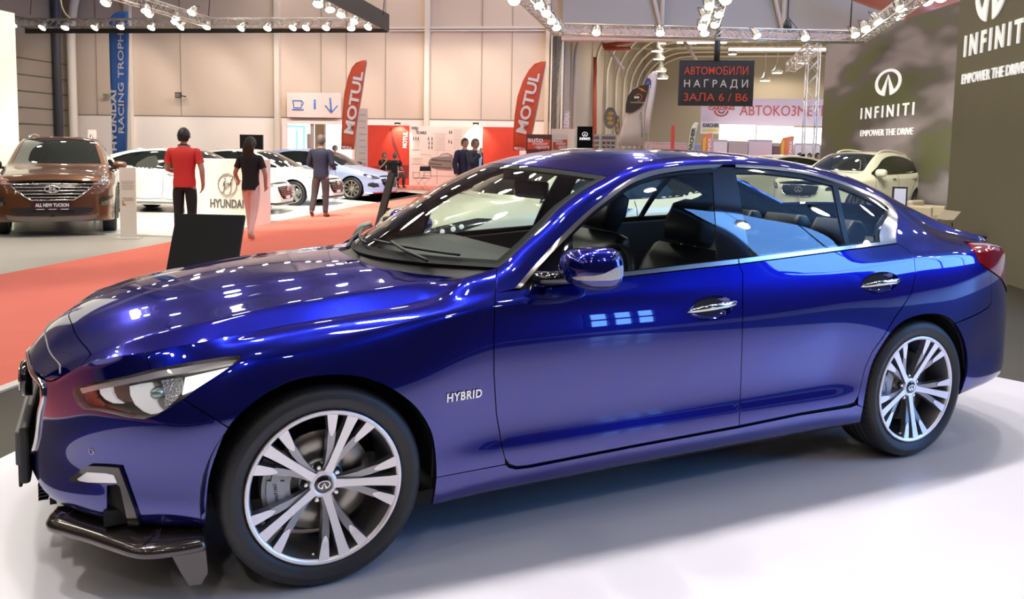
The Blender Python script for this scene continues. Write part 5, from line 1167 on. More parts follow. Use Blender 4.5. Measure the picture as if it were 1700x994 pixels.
    for i in range(n2+1):
        la = -PI/2+PI*i/n2
        for j in range(n1):
            a = 2*PI*j/n1; x = math.cos(la)*math.cos(a); y = math.cos(la)*math.sin(a); z = math.sin(la)
            wz = 1-.28*max(0, -z)**1.3; X = x*.72*wz*hr; Y = y*.90*hr*(1-.12*max(0, -z)); Z = z*hr*1.02
            if y < -.3: Y += (.10*math.exp(-((z-.12)/.18)**2)*math.exp(-((abs(x)-.33)/.16)**2)-.06*math.exp(-((z+.75)/.2)**2)*math.exp(-(x/.3)**2))*hr
            vs.append((X, Y, Z))
    fs = [(i*n1+j, i*n1+(j+1) % n1, (i+1)*n1+(j+1) % n1, (i+1)*n1+j) for i in range(n2) for j in range(n1)]
    mb.add(vs, fs, sk, True, TH)
    mb.tube([TH @ Vector((0, -.86*hr, .20*hr)), TH @ Vector((0, -1.02*hr, -.10*hr)), TH @ Vector((0, -.92*hr, -.22*hr))], [.05*hr, .13*hr, .10*hr], sk, 8)
    LIPM = mat('lips', (.40, .14, .11), .5); mb.tube([TH @ Vector((-.22*hr, -.80*hr, -.48*hr)), TH @ Vector((0, -.87*hr, -.46*hr)), TH @ Vector((.22*hr, -.80*hr, -.48*hr))], [.03*hr, .055*hr, .03*hr], LIPM, 6)
    for s in (-1, 1):
        mb.tube([TH @ Vector((s*.72*hr, .02*hr, -.12*hr)), TH @ Vector((s*.80*hr, .08*hr, .05*hr)), TH @ Vector((s*.74*hr, .02*hr, .18*hr))], [.06*hr, .10*hr, .07*hr], sk, 6)
        e = TH @ Vector((s*.30*hr, -.79*hr, .10*hr)); mb.lathe([(0, -.07*hr), (.05*hr, -.05*hr), (.07*hr, 0), (.05*hr, .05*hr), (0, .07*hr)], HAIRD, 8, Matrix.Translation(e))
        mb.tube([TH @ Vector((s*.16*hr, -.85*hr, .27*hr)), TH @ Vector((s*.42*hr, -.77*hr, .29*hr))], .035*hr, hair, 5)
    body = mb.build('body', root, fix=False)
    # hair
    hb = MB(); vs = []
    for i in range(n2+1):
        la = -PI/2+PI*i/n2
        for j in range(n1):
            a = 2*PI*j/n1; x = math.cos(la)*math.cos(a); y = math.cos(la)*math.sin(a); z = math.sin(la); t = 1.07
            vs.append((x*.74*hr*t*(1.06 if hair_len else 1), y*.91*hr*t, z*1.04*hr*t))
    keep = [f for f in fs if (lambda c: c[2] > (.42 if c[1] < -.30*hr else -.30 if c[1] < .25*hr else -.62)*hr)(np.mean([vs[k] for k in f], 0))]
    hb.add(vs, keep, hair, True, TH)
    if hair_len:
        L = hair_len*H; pts = [(0, .35*hr, .45*hr), (0, .72*hr, 0), (0, .80*hr, -.9*hr), (0, .72*hr, -L*.6), (0, .70*hr, -L)]
        vs2, fs2 = skin_mesh(pts, [(k, k+1) for k in range(4)], [(.70*hr, .45*hr), (.82*hr, .40*hr), (.95*hr, .30*hr), (1.0*hr, .24*hr), (.6*hr, .12*hr)], 2); hb.add(vs2, fs2, hair, True, TH)
    hb.build('hair', root, fix=False)
    # trousers
    infl = .006*H if not female else .002*H
    ks = ['pel', 'waist']+[a+n for n in 'rl' for a in ('hi', 'kn', 'an')]; R2 = dict(R); R2['waist'] = (.076*g, .056*g); 
    for n in 'rl': R2['an'+n] = .027 if not female else .023; R2['kn'+n] = .036 if not female else .034
    mb, _ = build(ks, [('pel', 'waist')]+[e for n in 'rl' for e in (('pel', 'hi'+n), ('hi'+n, 'kn'+n), ('kn'+n, 'an'+n))], R2, legs_m, 't', infl); mb.build('trousers', root, fix=False)
    # upper garment
    def upper(name, m, infl, slv, hem=.485):
        zk = [.53, .61, .72, .83]; cen = [J['pel'], J['belly'], J['chest'], J['neck']]
        def cz(z): return Vector([float(np.interp(z, zk, [c[i] for c in cen])) for i in range(3)])+Vector((0, 0, min(0, (z-.53)*H)))
        N = 24; vs = []; rg = [(hem, .089, .068), (.53, .090, .068), (.575, .084, .063), (.63, .084, .062), (.70, .096, .070), (.745, .106, .071), (.780, .112, .066), (.803, .102, .056), (.820, .060, .044), (.838, .037, .036)]
        for z, rx_, ry_ in rg:
            c = cz(z)
            for k in range(N):
                t = 2*PI*k/N; vs.append((c.x+sgnp(np.array([math.cos(t)]), .85)[0]*(rx_*g*H+infl), c.y+sgnp(np.array([math.sin(t)]), .9)[0]*(ry_*g*H+infl), c.z))
        mb = MB(); mb.add(vs, [(i*N+k, i*N+(k+1) % N, (i+1)*N+(k+1) % N, (i+1)*N+k) for i in range(len(rg)-1) for k in range(N)], m, True)
        for n in 'rl':
            s_ = Vector(J['sh'+n]); e_ = Vector(J['el'+n]); w_2 = Vector(J['wr'+n]); c = Vector(J['chest']); i0 = s_+(c-s_)*.35+Vector((0, 0, .02*H))
            if slv == 'long': pts = [i0, s_+Vector((0, 0, -.004*H)), s_.lerp(e_, .5), e_.lerp(s_, .08), e_.lerp(w_2, .12), e_.lerp(w_2, .6), w_2.lerp(e_, .04)]; rr = [.026, .032, .030, .028, .028, .024, .021]
            else: pts = [i0, s_+Vector((0, 0, -.004*H)), s_.lerp(e_, .3), s_.lerp(e_, .62)]; rr = [.026, .031, .031, .032]
            mb.tube([tuple(q) for q in crom([tuple(q) for q in pts], 3)], [x*g*H+infl for x in np.interp(np.linspace(0, len(rr)-1, (len(rr)-1)*3+1), range(len(rr)), rr)], m, 14)
        return mb.build(name, root, fix=False)
    upper('shirt', top, .003*H, 'long' if sleeve == 'long' else 'short')
    if jacket: 
        upper('jacket', jacket, .010*H, 'long', .44)
        f = MB(); a = Vector(J['neck']); b = Vector(J['belly']); f.add([tuple(a+Vector((-.025*H, -.06*H, -.01*H))), tuple(a+Vector((.025*H, -.06*H, -.01*H))), tuple(b+Vector((.02*H, -.0865*H, -.02*H))), tuple(b+Vector((-.02*H, -.0865*H, -.02*H))), tuple(Vector(J['chest'])+Vector((-.035*H, -.096*H, .02*H))), tuple(Vector(J['chest'])+Vector((.035*H, -.096*H, .02*H)))], [(0, 1, 5, 4), (4, 5, 2, 3)], top); f.build('shirt_front', root, fix=False)
    for n in 'rl':
        mb, _ = build(['he'+n, 'an'+n, 'to'+n], [('he'+n, 'an'+n), ('an'+n, 'to'+n)], {'he'+n: .024, 'an'+n: .024, 'to'+n: (.026, .018)}, shoe, 's', .003, 1); mb.build('shoe', root, fix=False)
    return root
def faceto(fr, ff):      # person's front is -y
    v = RH*fr+FH*ff; return math.atan2(v[0], -v[1])
CL = lambda n, c, r=.8: mat(n, c, r, bump=(30, .25))
REDC = CL('red_polo', (.62, .035, .028)); BKC = CL('black_cloth', (.012, .012, .014)); PINK = CL('pale_pink_cloth', (.86, .64, .62)); NAVY = CL('navy_cloth', (.022, .022, .05)); GRYT = CL('dark_grey_trousers', (.065, .05, .048)); LAV = CL('lavender_shirt', (.52, .45, .60)); DK = CL('charcoal_suit', (.035, .035, .045)); WSH = CL('white_shirt', (.78, .74, .68)); JEAN = CL('blue_jeans', (.06, .08, .15)); BRSH = mat('brown_shoe', (.12, .045, .02), .5); BSH = mat('black_shoe', (.015, .012, .012), .4); LSH = mat('light_shoe', (.55, .45, .40), .6)
def G(px, py, z=0.): q = un(px, py, Z=z); return (float(q[0]), float(q[1]), z)
q = G(308, 404); o = person('man in red polo shirt and black trousers seen from behind', q, faceto(-.05, 1), 1.80, REDC, BKC, BSH, HAIRD, pose=dict(wrl=(.08, -.14, .60), hal=(.045, -.16, .61), ell=(.15, .0, .635), wrr=(-.150, -.02, .50), har=(-.140, -.03, .47), elr=(-.155, .02, .635)))
m = MB(); m.tube([(.085*math.cos(a), .0+.07*math.sin(a), 1.505+.02*math.sin(a)) for a in np.linspace(0, 2*PI, 24, endpoint=False)], .008, BKC, 6, closed=True); m.build('collar_band', o)
q = G(417, 399); person('woman with long dark hair in black top and pale pink trousers', q, faceto(.10, 1), 1.69, BKC, PINK, LSH, HAIRB, female=True, hair_len=.20, pose=dict(wrr=(-.14, -.02, .50), har=(-.125, -.06, .485), elr=(-.155, .02, .63), wrl=(.165, -.10, .56), hal=(.18, -.13, .545), ell=(.15, .01, .635), anl=(.045, -.09, .045), tol=(.052, -.175, .02), hel=(.045, -.06, .02), knl=(.05, -.08, .29), anr=(-.035, .10, .075), tor=(-.04, .04, .02), her=(-.035, .125, .085), knr=(-.045, .02, .29)))
q = G(533, 361); person('man in navy jumper and dark jeans walking away on the red carpet', q, faceto(.12, 1), 1.81, NAVY, GRYT, BRSH, HAIRG, sleeve='long', pose=dict(wrl=(.10, -.12, .585), hal=(.06, -.13, .60), ell=(.155, -.01, .64), wrr=(-.14, -.08, .585), har=(-.12, -.115, .575), anl=(.085, .09, .07), tol=(.10, .02, .02), hel=(.08, .12, .085), knl=(.075, .01, .285)))
q = G(4, 423); person('man at the edge of the picture in lavender shirt and dark trousers', (q[0]-.22, q[1], 0), faceto(.9, .3), 1.82, LAV, BKC, BSH, HAIRD, sleeve='long', pose=dict(wrl=(.12, -.10, .56), hal=(.10, -.12, .54), ell=(.15, .0, .64)))
q = PX(788, 20.0); person('grey-haired man in dark suit and open white shirt, touching his chin', q, faceto(.75, -.55), 1.82, WSH, DK, BSH, HAIRG, sleeve='long', jacket=DK, pose=dict(wrr=(-.06, -.13, .78), har=(-.03, -.12, .83), elr=(-.16, -.07, .66)))
q = PX(771, 21.0); person('dark-haired man in navy suit standing behind the grey-haired man', q, faceto(.5, -.7), 1.84, NAVY, NAVY, BSH, HAIRD, sleeve='long', jacket=NAVY)
q = G(752, 309); person('woman in black jacket and jeans holding a red bag', q, faceto(.5, -.6), 1.70, mat('brown_top', (.25, .08, .03), .8), JEAN, BSH, HAIRD, sleeve='long', female=True, hair_len=.12, jacket=BKC, pose=dict(wrl=(.05, -.10, .62), hal=(.02, -.13, .62), wrr=(-.05, -.1, .6), har=(-.02, -.13, .6)))
SEATP = dict(pel=(0, 0, .30), belly=(0, -.01, .38), chest=(0, -.015, .49), neck=(0, -.01, .60), head0=(0, -.015, .645), head1=(0, -.02, .725))
for n, s in (('r', -1), ('l', 1)): SEATP.update({'sh'+n: (s*.118, -.01, .57), 'el'+n: (s*.15, -.03, .41), 'wr'+n: (s*.12, -.15, .40), 'ha'+n: (s*.10, -.18, .40), 'hi'+n: (s*.055, -.03, .285), 'kn'+n: (s*.075, -.27, .30), 'an'+n: (s*.075, -.26, .045), 'to'+n: (s*.08, -.34, .018), 'he'+n: (s*.075, -.235, .02)})
person('bald man in black sitting in front of the white poster wall', PX(655, 31.5), faceto(.35, .9), 1.8, BKC, GRYT, BSH, HAIRG, seated=True, pose=SEATP, simple=True)
person('man in black sitting with hand at his mouth before the red booth', PX(637, 32.4), faceto(.7, -.5), 1.8, BKC, BKC, BSH, HAIRG, seated=True, pose=dict(SEATP, wrr=(-.03, -.12, .58), har=(-.01, -.10, .62)), simple=True)
person('person in dark clothes leaning beyond the white hatchback by the doorway', PX(556, 29.0), faceto(1, 0), 1.62, BKC, BKC, BSH, HAIRG, sleeve='long', simple=True)
for px, D, a, l in ((1326, 30, 1, 'dark-haired visitor behind the blue roof, left of the lattice column'), (1342, 31.5, -1, 'dark-haired visitor standing behind the lattice column'), (1355, 27.5, .3, 'dark-haired visitor between lattice column and dark stand wall')):
    person(l, PX(px, D), faceto(a, -.4), 1.66, BKC, BKC, BSH, HAIRD, sleeve='long', simple=True, group=None)
# =================================================================== the hall
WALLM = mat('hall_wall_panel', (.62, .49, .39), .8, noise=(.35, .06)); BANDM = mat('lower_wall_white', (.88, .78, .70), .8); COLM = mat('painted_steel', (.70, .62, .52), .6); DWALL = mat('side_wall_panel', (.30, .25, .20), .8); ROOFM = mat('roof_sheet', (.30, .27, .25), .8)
ALU = mat('truss_aluminium', (.70, .66, .60), .35, .7); DARKF = mat('dark_fascia', (.035, .03, .027), .6)
def W(px, py, c):
    o, d = ray(px, py); return o+d*((c-o@E1)/(d@E1))
def vrect(px0, px1, py0, py1, c):
    """upright rectangle in the plane c: centre, width, height"""
    a = W(px0, (py0+py1)/2, c); b = W(px1, (py0+py1)/2, c); mx = (px0+px1)/2; z1 = W(mx, py0, c)[2]; z0 = W(mx, py1, c)[2]; q = (a+b)/2; return Vector((q[0], q[1], (z0+z1)/2)), float(np.linalg.norm((b-a)[:2])), float(z1-z0)
def vbox(mb, px0, px1, py0, py1, c, m, th=.06, z0=None):
    q, w, h = vrect(px0, px1, py0, py1, c)
    if z0 is not None: top = q.z+h/2; h = top-z0; q.z = (top+z0)/2
    mb.box((q.x, q.y, q.z), (w, th, h), m, rz=RZ); return q, w, h
def sign(name, label, cat, px0, px1, py0, py1, c, m, th=.06, z0=None, group=None):
    q, w, h = vrect(px0, px1, py0, py1, c)
    if z0 is not None: top = q.z+h/2; h = top-z0; q.z = (top+z0)/2
    mb = MB(); mb.box((0, 0, h/2), (w, th, h), m); o = mb.build(name, None, (q.x, q.y, q.z-h/2)); o.rotation_euler.z = RZ; setp(o, label, cat, group); return o, w, h
def st_(o): o['kind'] = 'structure'; return o
# floors
m = MB(); m.box((14, 22, -.05), (110, 100, .1), mat('hall_floor_beige', (.56, .53, .47), .35, noise=(.8, .05))); st_(m.build('floor'))
def slab(name, pts, z0, z1, mt, kind='structure', **k):
    m = MB(); m.prism([(p[0], p[1]) for p in pts], mt, z0, z1, plane='XY'); o = m.build(name)
    if kind: o['kind'] = kind
    return setp(o, **k)
CARP = mat('red_carpet', (.88, .21, .15), .95, noise=(2.2, .05), bump=(300, .3))
e1 = E1[:2]; e2 = E2[:2]; P0 = np.array([-1.02, 1.825])       # on the left edge of the platform
def pp(a, b): return P0+e1*a+e2*b
lc = np.array([.377, 11.271])
aisle_w = float((lc-P0)@(-e2)) 
slab('floor_red_carpet', [tuple(pp(-14, -.98)), tuple(pp(31.0, -.98)), tuple(pp(31.0, 11)), tuple(pp(34.2, 11)), tuple(pp(34.2, -12)), tuple(pp(26.5, -12)), tuple(pp(26.5, -aisle_w)), tuple(pp(-14, -aisle_w))], .0, .012, CARP)
slab('floor_kerb_strip', [tuple(pp(-14, -.98)), tuple(pp(24, -.98)), tuple(pp(24, -.90)), tuple(pp(-14, -.90))], .0, .03, mat('white_strip', (.8, .78, .75), .4))
slab('floor_stand_dark', [tuple(pp(-14, -.90)), tuple(pp(24, -.90)), tuple(pp(24, 13.5)), tuple(pp(-14, 13.5))], .0, .015, mat('dark_stand_floor', (.050, .044, .034), .75, noise=(1.5, .15)))
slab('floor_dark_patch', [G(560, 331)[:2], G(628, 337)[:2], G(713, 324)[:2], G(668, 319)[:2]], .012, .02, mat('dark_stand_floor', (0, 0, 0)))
slab('floor_white_display', [tuple(pp(9.2, -aisle_w)), tuple(pp(24.8, -aisle_w)), tuple(pp(24.8, -aisle_w-9)), tuple(pp(9.2, -aisle_w-9))], .0, .02, mat('white_gloss_floor', (.86, .85, .80), .2))
PLAT = mat('white_gloss_platform', (.66, .635, .665), .36, coat=.12, noise=(.6, .02))
pr_ = np.array([4.665, .74]); 
pl_pts = [tuple(pp(-7.5, 0)), tuple(pp(3.8, 0)), (4.55, 3.0), (4.62, 1.9), (4.68, .84), (4.74, .60), (5.3, -2.2), (5.6, -7.0)]
o = slab('display_platform', pl_pts, .0, PH, PLAT, None, label='glossy white display platform under the dark blue saloon', cat='platform')
m = MB(); a = pp(-7.5, .62); b = np.array([5.2, -.9])
for (p, q) in (((pp(-3.5, 0)), (pp(-3.5, 0)+e2*7.4)), ((pp(.35, 0)), (pp(.35, 0)+e2*1.0))):
    v = np.array(q)-np.array(p); c_ = (np.array(p)+np.array(q))/2; m.box((c_[0], c_[1], PH+.0006), (float(np.linalg.norm(v)), .006, .0012), mat('platform_joint', (.35, .34, .36), .4), rz=math.atan2(v[1], v[0]))
m.build('joint_line', o)
# walls
cw = 33.0; wl = W(118, 180, cw); HGT = 16.0
def wallbox(name, a, b, z0, z1, m_, th=.3, off=.15):
    a = np.array(a[:2]); b = np.array(b[:2]); v = b-a; L = np.linalg.norm(v); n = np.array([-v[1], v[0]])/L; c = (a+b)/2+n*off; mb = MB(); mb.box((c[0], c[1], (z0+z1)/2), (L, th, z1-z0), m_, rz=math.atan2(v[1], v[0])); return st_(mb.build(name))
pa_ = W(118, 180, cw); pb_ = W(932, 180, cw); zb_ = 2.95
dr0, dr1 = W(470, 230, cw), W(585, 230, cw); dtop = float(W(520, 204, cw)[2])
zband = float((W(300, 194, cw)[2]+W(700, 199, cw)[2])/2)
m = MB()
def wseg(a, b, z0, z1, mt, th=.3, push=.15):
    a = np.array(a[:2]); b = np.array(b[:2]); v = b-a; L = np.linalg.norm(v); c = (a+b)/2+E1[:2]*push; m.box((c[0], c[1], (z0+z1)/2), (L, th, z1-z0), mt, rz=RZ)
wseg(pa_, pb_, zband, HGT, WALLM); wseg(pa_, dr0, 0, zband, BANDM, .34, .13); wseg(dr1, pb_, 0, zband, BANDM, .34, .13); wseg(dr0, dr1, dtop, zband, BANDM, .34, .13)
m.box(tuple(((np.array(pa_)+np.array(pb_))/2)[:2]-E1[:2]*.02)+(zband+.03,), (float(np.linalg.norm((pb_-pa_)[:2])), .06, .05), mat('wall_joint_dark', (.25, .2, .17), .8), rz=RZ)  # dark strip along the top of the white band
st_(m.build('wall_back'))
k = 0
for px, w_ in ((215, 9), (461, 8), (709, 7.5), (908, 6)):
    m = MB(); q = W(px, 150, cw-.15); m.box((q[0], q[1], HGT/2), (w_*.027, .25, HGT), COLM, rz=RZ); setp(m.build('wall_column'), 'pale steel wall column '+['left of the lamp, beside the blue flag', 'by the pictogram sign', 'above the white poster wall', 'right of the second red flag'][k], 'column'); k += 1
for nm, py, x0, x1, hh in (('trim_1', 46, 645, 905, .18), ('trim_2', 51, 645, 905, .10)):
    m = MB(); a = W(x0, py, cw-.05); b = W(x1, py, cw-.05); c_ = (a+b)/2; m.box((c_[0], c_[1], c_[2]), (float(np.linalg.norm((b-a)[:2])), .12, hh*.6), COLM, rz=RZ); st_(m.build(nm))
for i, px in enumerate((160, 300, 533, 575, 640, 800, 850)):
    m = MB(); q = W(px, 100, cw-.01); m.box((q[0], q[1], (zband+HGT)/2), (.03, .05, HGT-zband), mat('wall_seam', (.33, .27, .22), .8), rz=RZ); st_(m.build('trim_%d' % (i+3)))
# doorway with daylight beyond
DAYL = mat('daylit_opening', (1, 1, 1), .5, emit=2.2, ecol=(.85, .93, 1.0)); DAYB = mat('blue_daylight', (.3, .6, .9), .5, emit=1.0, ecol=(.35, .68, .95))
m = MB(); vbox(m, 466, 589, 199, 275, cw+1.6, DAYL, .05, 0); vbox(m, 503, 507, 208, 275, cw+1.5, DAYB, .05, 0); vbox(m, 476, 507, 208, 212, cw+1.5, DAYB, .05); vbox(m, 491, 495, 216, 262, cw+1.45, DAYB, .05)
vbox(m, 524, 540, 204, 275, cw+1.2, mat('beige_post', (.50, .44, .28), .7), .2, 0); st_(m.build('door_1'))
m = MB(); vbox(m, 470, 476, 203, 275, cw-.1, BANDM, .2, 0); vbox(m, 516, 521, 206, 275, cw-.05, mat('grey_door_edge', (.35, .30, .27), .6), .12, 0); vbox(m, 470, 590, 200, 206, cw-.1, BANDM, .2); vbox(m, 510, 521, 222, 262, cw+.3, mat('grey_door_edge', (0, 0, 0)), .05); st_(m.build('door_1_frame'))
# side wall on the left with dark pipe and ribs
o1 = np.array(pa_[:2]); o2 = o1-E1[:2]*26
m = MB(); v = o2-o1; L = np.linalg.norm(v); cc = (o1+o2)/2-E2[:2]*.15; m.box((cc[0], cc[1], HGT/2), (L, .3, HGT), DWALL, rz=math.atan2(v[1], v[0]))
for z in (1.6, 2.3, 3.0, 3.7, 4.4, 5.1, 6.8): m.box((cc[0]+E2[0]*.16, cc[1]+E2[1]*.16, z), (L, .06, .045), mat('wall_seam_dark', (.12, .10, .08), .8), rz=math.atan2(v[1], v[0]))
st_(m.build('wall_left'))
def onleft(px, py):     # point of the left wall under a pixel
    o, d = ray(px, py); c = o1@E2[:2]; return o+d*((c-o@E2)/(d@E2))
q = onleft(88, 150); m = MB(); m.tube([(q[0]+E2[0]*.25, q[1]+E2[1]*.25, z) for z in (0, HGT)], .17, mat('dark_pipe', (.06, .06, .075), .5), 14); setp(m.build('downpipe'), 'dark grey pipe running up the brown side wall', 'pipe')
q = W(120, 150, cw-.6); m = MB(); pts = [(q[0], q[1], z) for z in np.linspace(0, 6.2, 8)]+[(q[0]+E2[0]*.12*(k**2)*.35, q[1]+E2[1]*.12*(k**2)*.35, 6.2+.75*k) for k in range(1, 8)]; m.tube(pts, .20, COLM, 10); setp(m.build('curved_rib'), 'pale curved steel rib in the corner of the hall', 'column')
# roof
rc = (o1+pb_[:2])/2; m = MB(); m.box((14, 18, HGT+.1), (110, 100, .2), ROOFM); st_(m.build('ceiling'))
# wall right of the big opening, high beam over it
bz0 = float(W(1140, 69, cw-.3)[2]); m = MB(); a = W(934, 62, cw-.2); b = a+E2*46; c_ = (a+b)/2
m.box((c_[0], c_[1], (bz0+HGT)/2+.2), (46, .3, HGT-bz0-.4), mat('grey_gable_wall', (.36, .33, .31), .8), rz=RZ); m.box((c_[0]-E1[0]*.3, c_[1]-E1[1]*.3, bz0+.22), (46, .5, .44), mat('pinkish_beam', (.62, .43, .37), .6), rz=RZ); st_(m.build('wall_gable'))
m = MB()
for i in range(9):
    p = a+E2*(1.5+i*4.8)-E1*.25; q_ = p+E2*2.6; m.tube([(p[0], p[1], HGT), (q_[0], q_[1], bz0+.4)], .09, COLM, 6); m.tube([(q_[0], q_[1], HGT), (q_[0], q_[1], bz0+.4)], .10, COLM, 6)
setp(m.build('gable_bracing'), 'pale diagonal steel bracing on the grey gable above the opening', 'bracing')
for px, w_, l, mt in ((918.5, .30, 'pale steel post at the left side of the big opening', COLM), (930, .28, 'pale steel post at the edge of the big opening', COLM), (924, .5, 'dark strip post between two pale posts', mat('dark_post', (.10, .075, .055), .7))):
    m = MB(); q = W(px, 150, cw-.5); m.box((q[0], q[1], bz0/2+.1), (w_*.8, .25, bz0+.2), mt, rz=RZ); setp(m.build('opening_post'), l, 'post')
# hall beyond: left wall with curved ribs, end wall, purlins, lamps
s0 = W(936, 180, cw+.5); S0 = s0[:2]; D2 = 62
BW = mat('far_hall_wall', (.42, .35, .26), .8); 
wf_ = W(1068, 180, D2)[:2]; v = wf_-S0; L = float(np.linalg.norm(v)); vd = v/L; cc = (S0+wf_)/2
m = MB(); m.box((cc[0]-vd[1]*.15, cc[1]+vd[0]*.15, 4.8), (L, .3, 9.6), mat('far_side_wall', (.38, .31, .25), .8), rz=math.atan2(v[1], v[0])); st_(m.build('wall_far_side'))
m = MB(); a = wf_; b = wf_+E2[:2]*34; c_ = (a+b)/2; m.box((c_[0], c_[1], 5), (34, .3, 10), BW, rz=RZ); st_(m.build('wall_far_end'))
m = MB(); cc2 = (S0+wf_)/2+E2[:2]*17; m.box((cc2[0], cc2[1], 9.7), (36, L+2, .2), mat('far_roof', (.34, .30, .23), .8), rz=RZ); st_(m.build('ceiling_far'))
nl = ('first', 'second', 'third', 'fourth', 'fifth', 'sixth', 'seventh', 'eighth', 'ninth', 'tenth')
for i in range(9):
    t = .05+.93*(i/8)**.8; p = S0+v*t+E2[:2]*.15; zt_ = 8.8; m = MB(); pts = [(p[0], p[1], 0), (p[0], p[1], 5.6)]+[(p[0]+E2[0]*3.2*(1-math.cos(a_)), p[1]+E2[1]*3.2*(1-math.cos(a_)), 5.6+3.2*math.sin(a_)) for a_ in np.linspace(.15, PI/2, 9)]+[(p[0]+E2[0]*18, p[1]+E2[1]*18, 8.9)]
    m.tube(pts, .085, mat('rib_cream', (.66, .58, .46), .5), 7); setp(m.build('curved_rib'), nl[i]+' cream curved rib of the hall beyond, counted from the opening', 'rib', 'curved ribs of the hall beyond')
LAMP = mat('lamp_glow', (1, .95, .8), .5, emit=14, ecol=(1, .90, .70)); LAMPF = mat('far_lamp_glow', (1, .95, .8), .5, emit=6, ecol=(1, .93, .78)); SHADE = mat('lamp_shade_grey', (.5, .48, .42), .4, .4)
fl = [(1091, 85), (1094, 98), (1097, 118), (1100, 130), (1290, 121), (1270, 134), (1333, 105), (1098, 72), (1238, 68), (1150, 72), (1216, 90), (1340, 88)]
for i, (px, py) in enumerate(fl):
    q = W(px, py, 40+1.6*i); m = MB(); m.lathe([(0, .0), (.30, .0), (.33, .08), (.16, .22), (.06, .5), (0, .5)], SHADE, 12, Matrix.Translation(q)); m.lathe([(0, -.02), (.28, -.02), (.28, .0)], LAMPF, 12, Matrix.Translation(q)); m.tube([tuple(q+np.array([0, 0, .4])), (q[0], q[1], 9.6)], .02, SHADE, 4)
    setp(m.build('hall_lamp'), 'round lit pendant lamp in the hall beyond the opening', 'lamp', 'pendant lamps of the hall beyond')
PUR = mat('purlin_cream', (.58, .52, .42), .5)
for i, (c_, z) in enumerate(((36, 8.3), (38.5, 8.5), (41.5, 8.7), (45, 8.8), (49, 8.9), (54, 9.0))):
    a = W(1010, 100, c_); b = a+E2*30; cc = (a+b)/2; m = MB(); m.box((cc[0], cc[1], z), (30, .12, .26), PUR, rz=RZ); m.box((cc[0], cc[1], z-.55), (30, .08, .10), PUR, rz=RZ)
    for k_ in range(16): q = a+E2*(k_*2.0-.0); m.tube([(q[0], q[1], z), (q[0]+E2[0], q[1]+E2[1], z-.55), (q[0]+2*E2[0], q[1]+2*E2[1], z)], .03, PUR, 4)
    setp(m.build('roof_beam'), nl[i]+' cream lattice roof beam beyond the opening, counted from the opening', 'beam', 'roof beams of the hall beyond')
m = MB()
for px, py, L_ in ((1165, 70, 2.4), (1290, 82, 4.6), (1260, 64, 3)):
    q = W(px, py, 40); m.box((q[0], q[1], q[2]), (L_, .25, .10), mat('skylight_strip', (1, 1, 1), .5, emit=2.2, ecol=(1, .97, 1)), rz=RZ)
setp(m.build('strip_light'), 'long white strip lights under the roof of the hall beyond', 'lamp')
for i, (c_, px, py0, py1) in enumerate(((35, 1136, 69, 100), (35.2, 1000, 70, 115))):
    m = MB(); a = W(px, py0, c_); b = W(px+(20 if i == 0 else 35), py1, c_); m.tube([tuple(a), tuple(b)], .07, COLM, 6); setp(m.build('diagonal_strut'), ['pale strut left above the hanging black banner', 'pale strut crossing the curved ribs'][i], 'strut')
for i, (x0, y0, x1, y1) in enumerate(((1000, 76, 1050, 69), (1003, 80, 1047, 81), (988, 95, 987, 250))):
    m = MB(); a = W(x0, y0, 34.2); b = W(x1, y1, 34.2 if i < 2 else 34.2); m.tube([tuple(a), tuple(b)], .09, mat('red_pipe', (.40, .07, .03), .5), 8); setp(m.build('red_pipe'), ['upper red pipe under the beam of the opening', 'lower red pipe under the beam of the opening', 'upright red pipe between the curved ribs'][i], 'pipe')
m = MB(); a = W(1420, -25, 30); b = W(1545, 22, 30); c_ = W(1640, 30, 30); m.tube([tuple(a), tuple(b), tuple(c_)], .55, mat('red_duct', (.42, .16, .12), .35, .3), 16); setp(m.build('air_duct'), 'large shiny reddish air duct above the dark stand wall', 'duct')
# enclosing walls behind the viewer, with daylight windows
m = MB()
NW_ = mat('near_hall_wall', (.07, .06, .06), .9)
bk = np.array([2., -26.]); 
m.box((10, -13.15, HGT/2), (110, .3, HGT), NW_); st_(m.build('wall_front'))
m = MB(); m.box((-34.15, 15, HGT/2), (.3, 100, HGT), NW_); st_(m.build('wall_side_left'))
m = MB(); m.box((48.15, 15, HGT/2), (.3, 100, HGT), NW_); st_(m.build('wall_side_right'))
# =================================================================== windows behind the viewer (seen in the paint)
SKYB = mat('blue_daylight_glazing', (.2, .35, .6), .3, emit=11, ecol=(.15, .40, 1.0))
def window(n, x0, x1, z0, z1, nx, nz, y=-12.9):
    m = MB(); m.box(((x0+x1)/2, y, (z0+z1)/2), (x1-x0, .06, z1-z0), SKYB); st_(m.build('window_%d' % n)); m = MB()
    for i in range(nx+1): m.box((x0+(x1-x0)*i/nx, y+.08, (z0+z1)/2), (.16, .12, z1-z0+.16), NW_)
    for i in range(nz+1): m.box(((x0+x1)/2, y+.08, z0+(z1-z0)*i/nz), (x1-x0, .12, .16), NW_)
    st_(m.build('window_%d_frame' % n))
WINS = [(1, 15.8, 36, 2.7, 15.4, 3, 2), (2, 8.7, 10.5, .55, 2.1, 3, 2)]
for w_ in WINS: window(*w_)
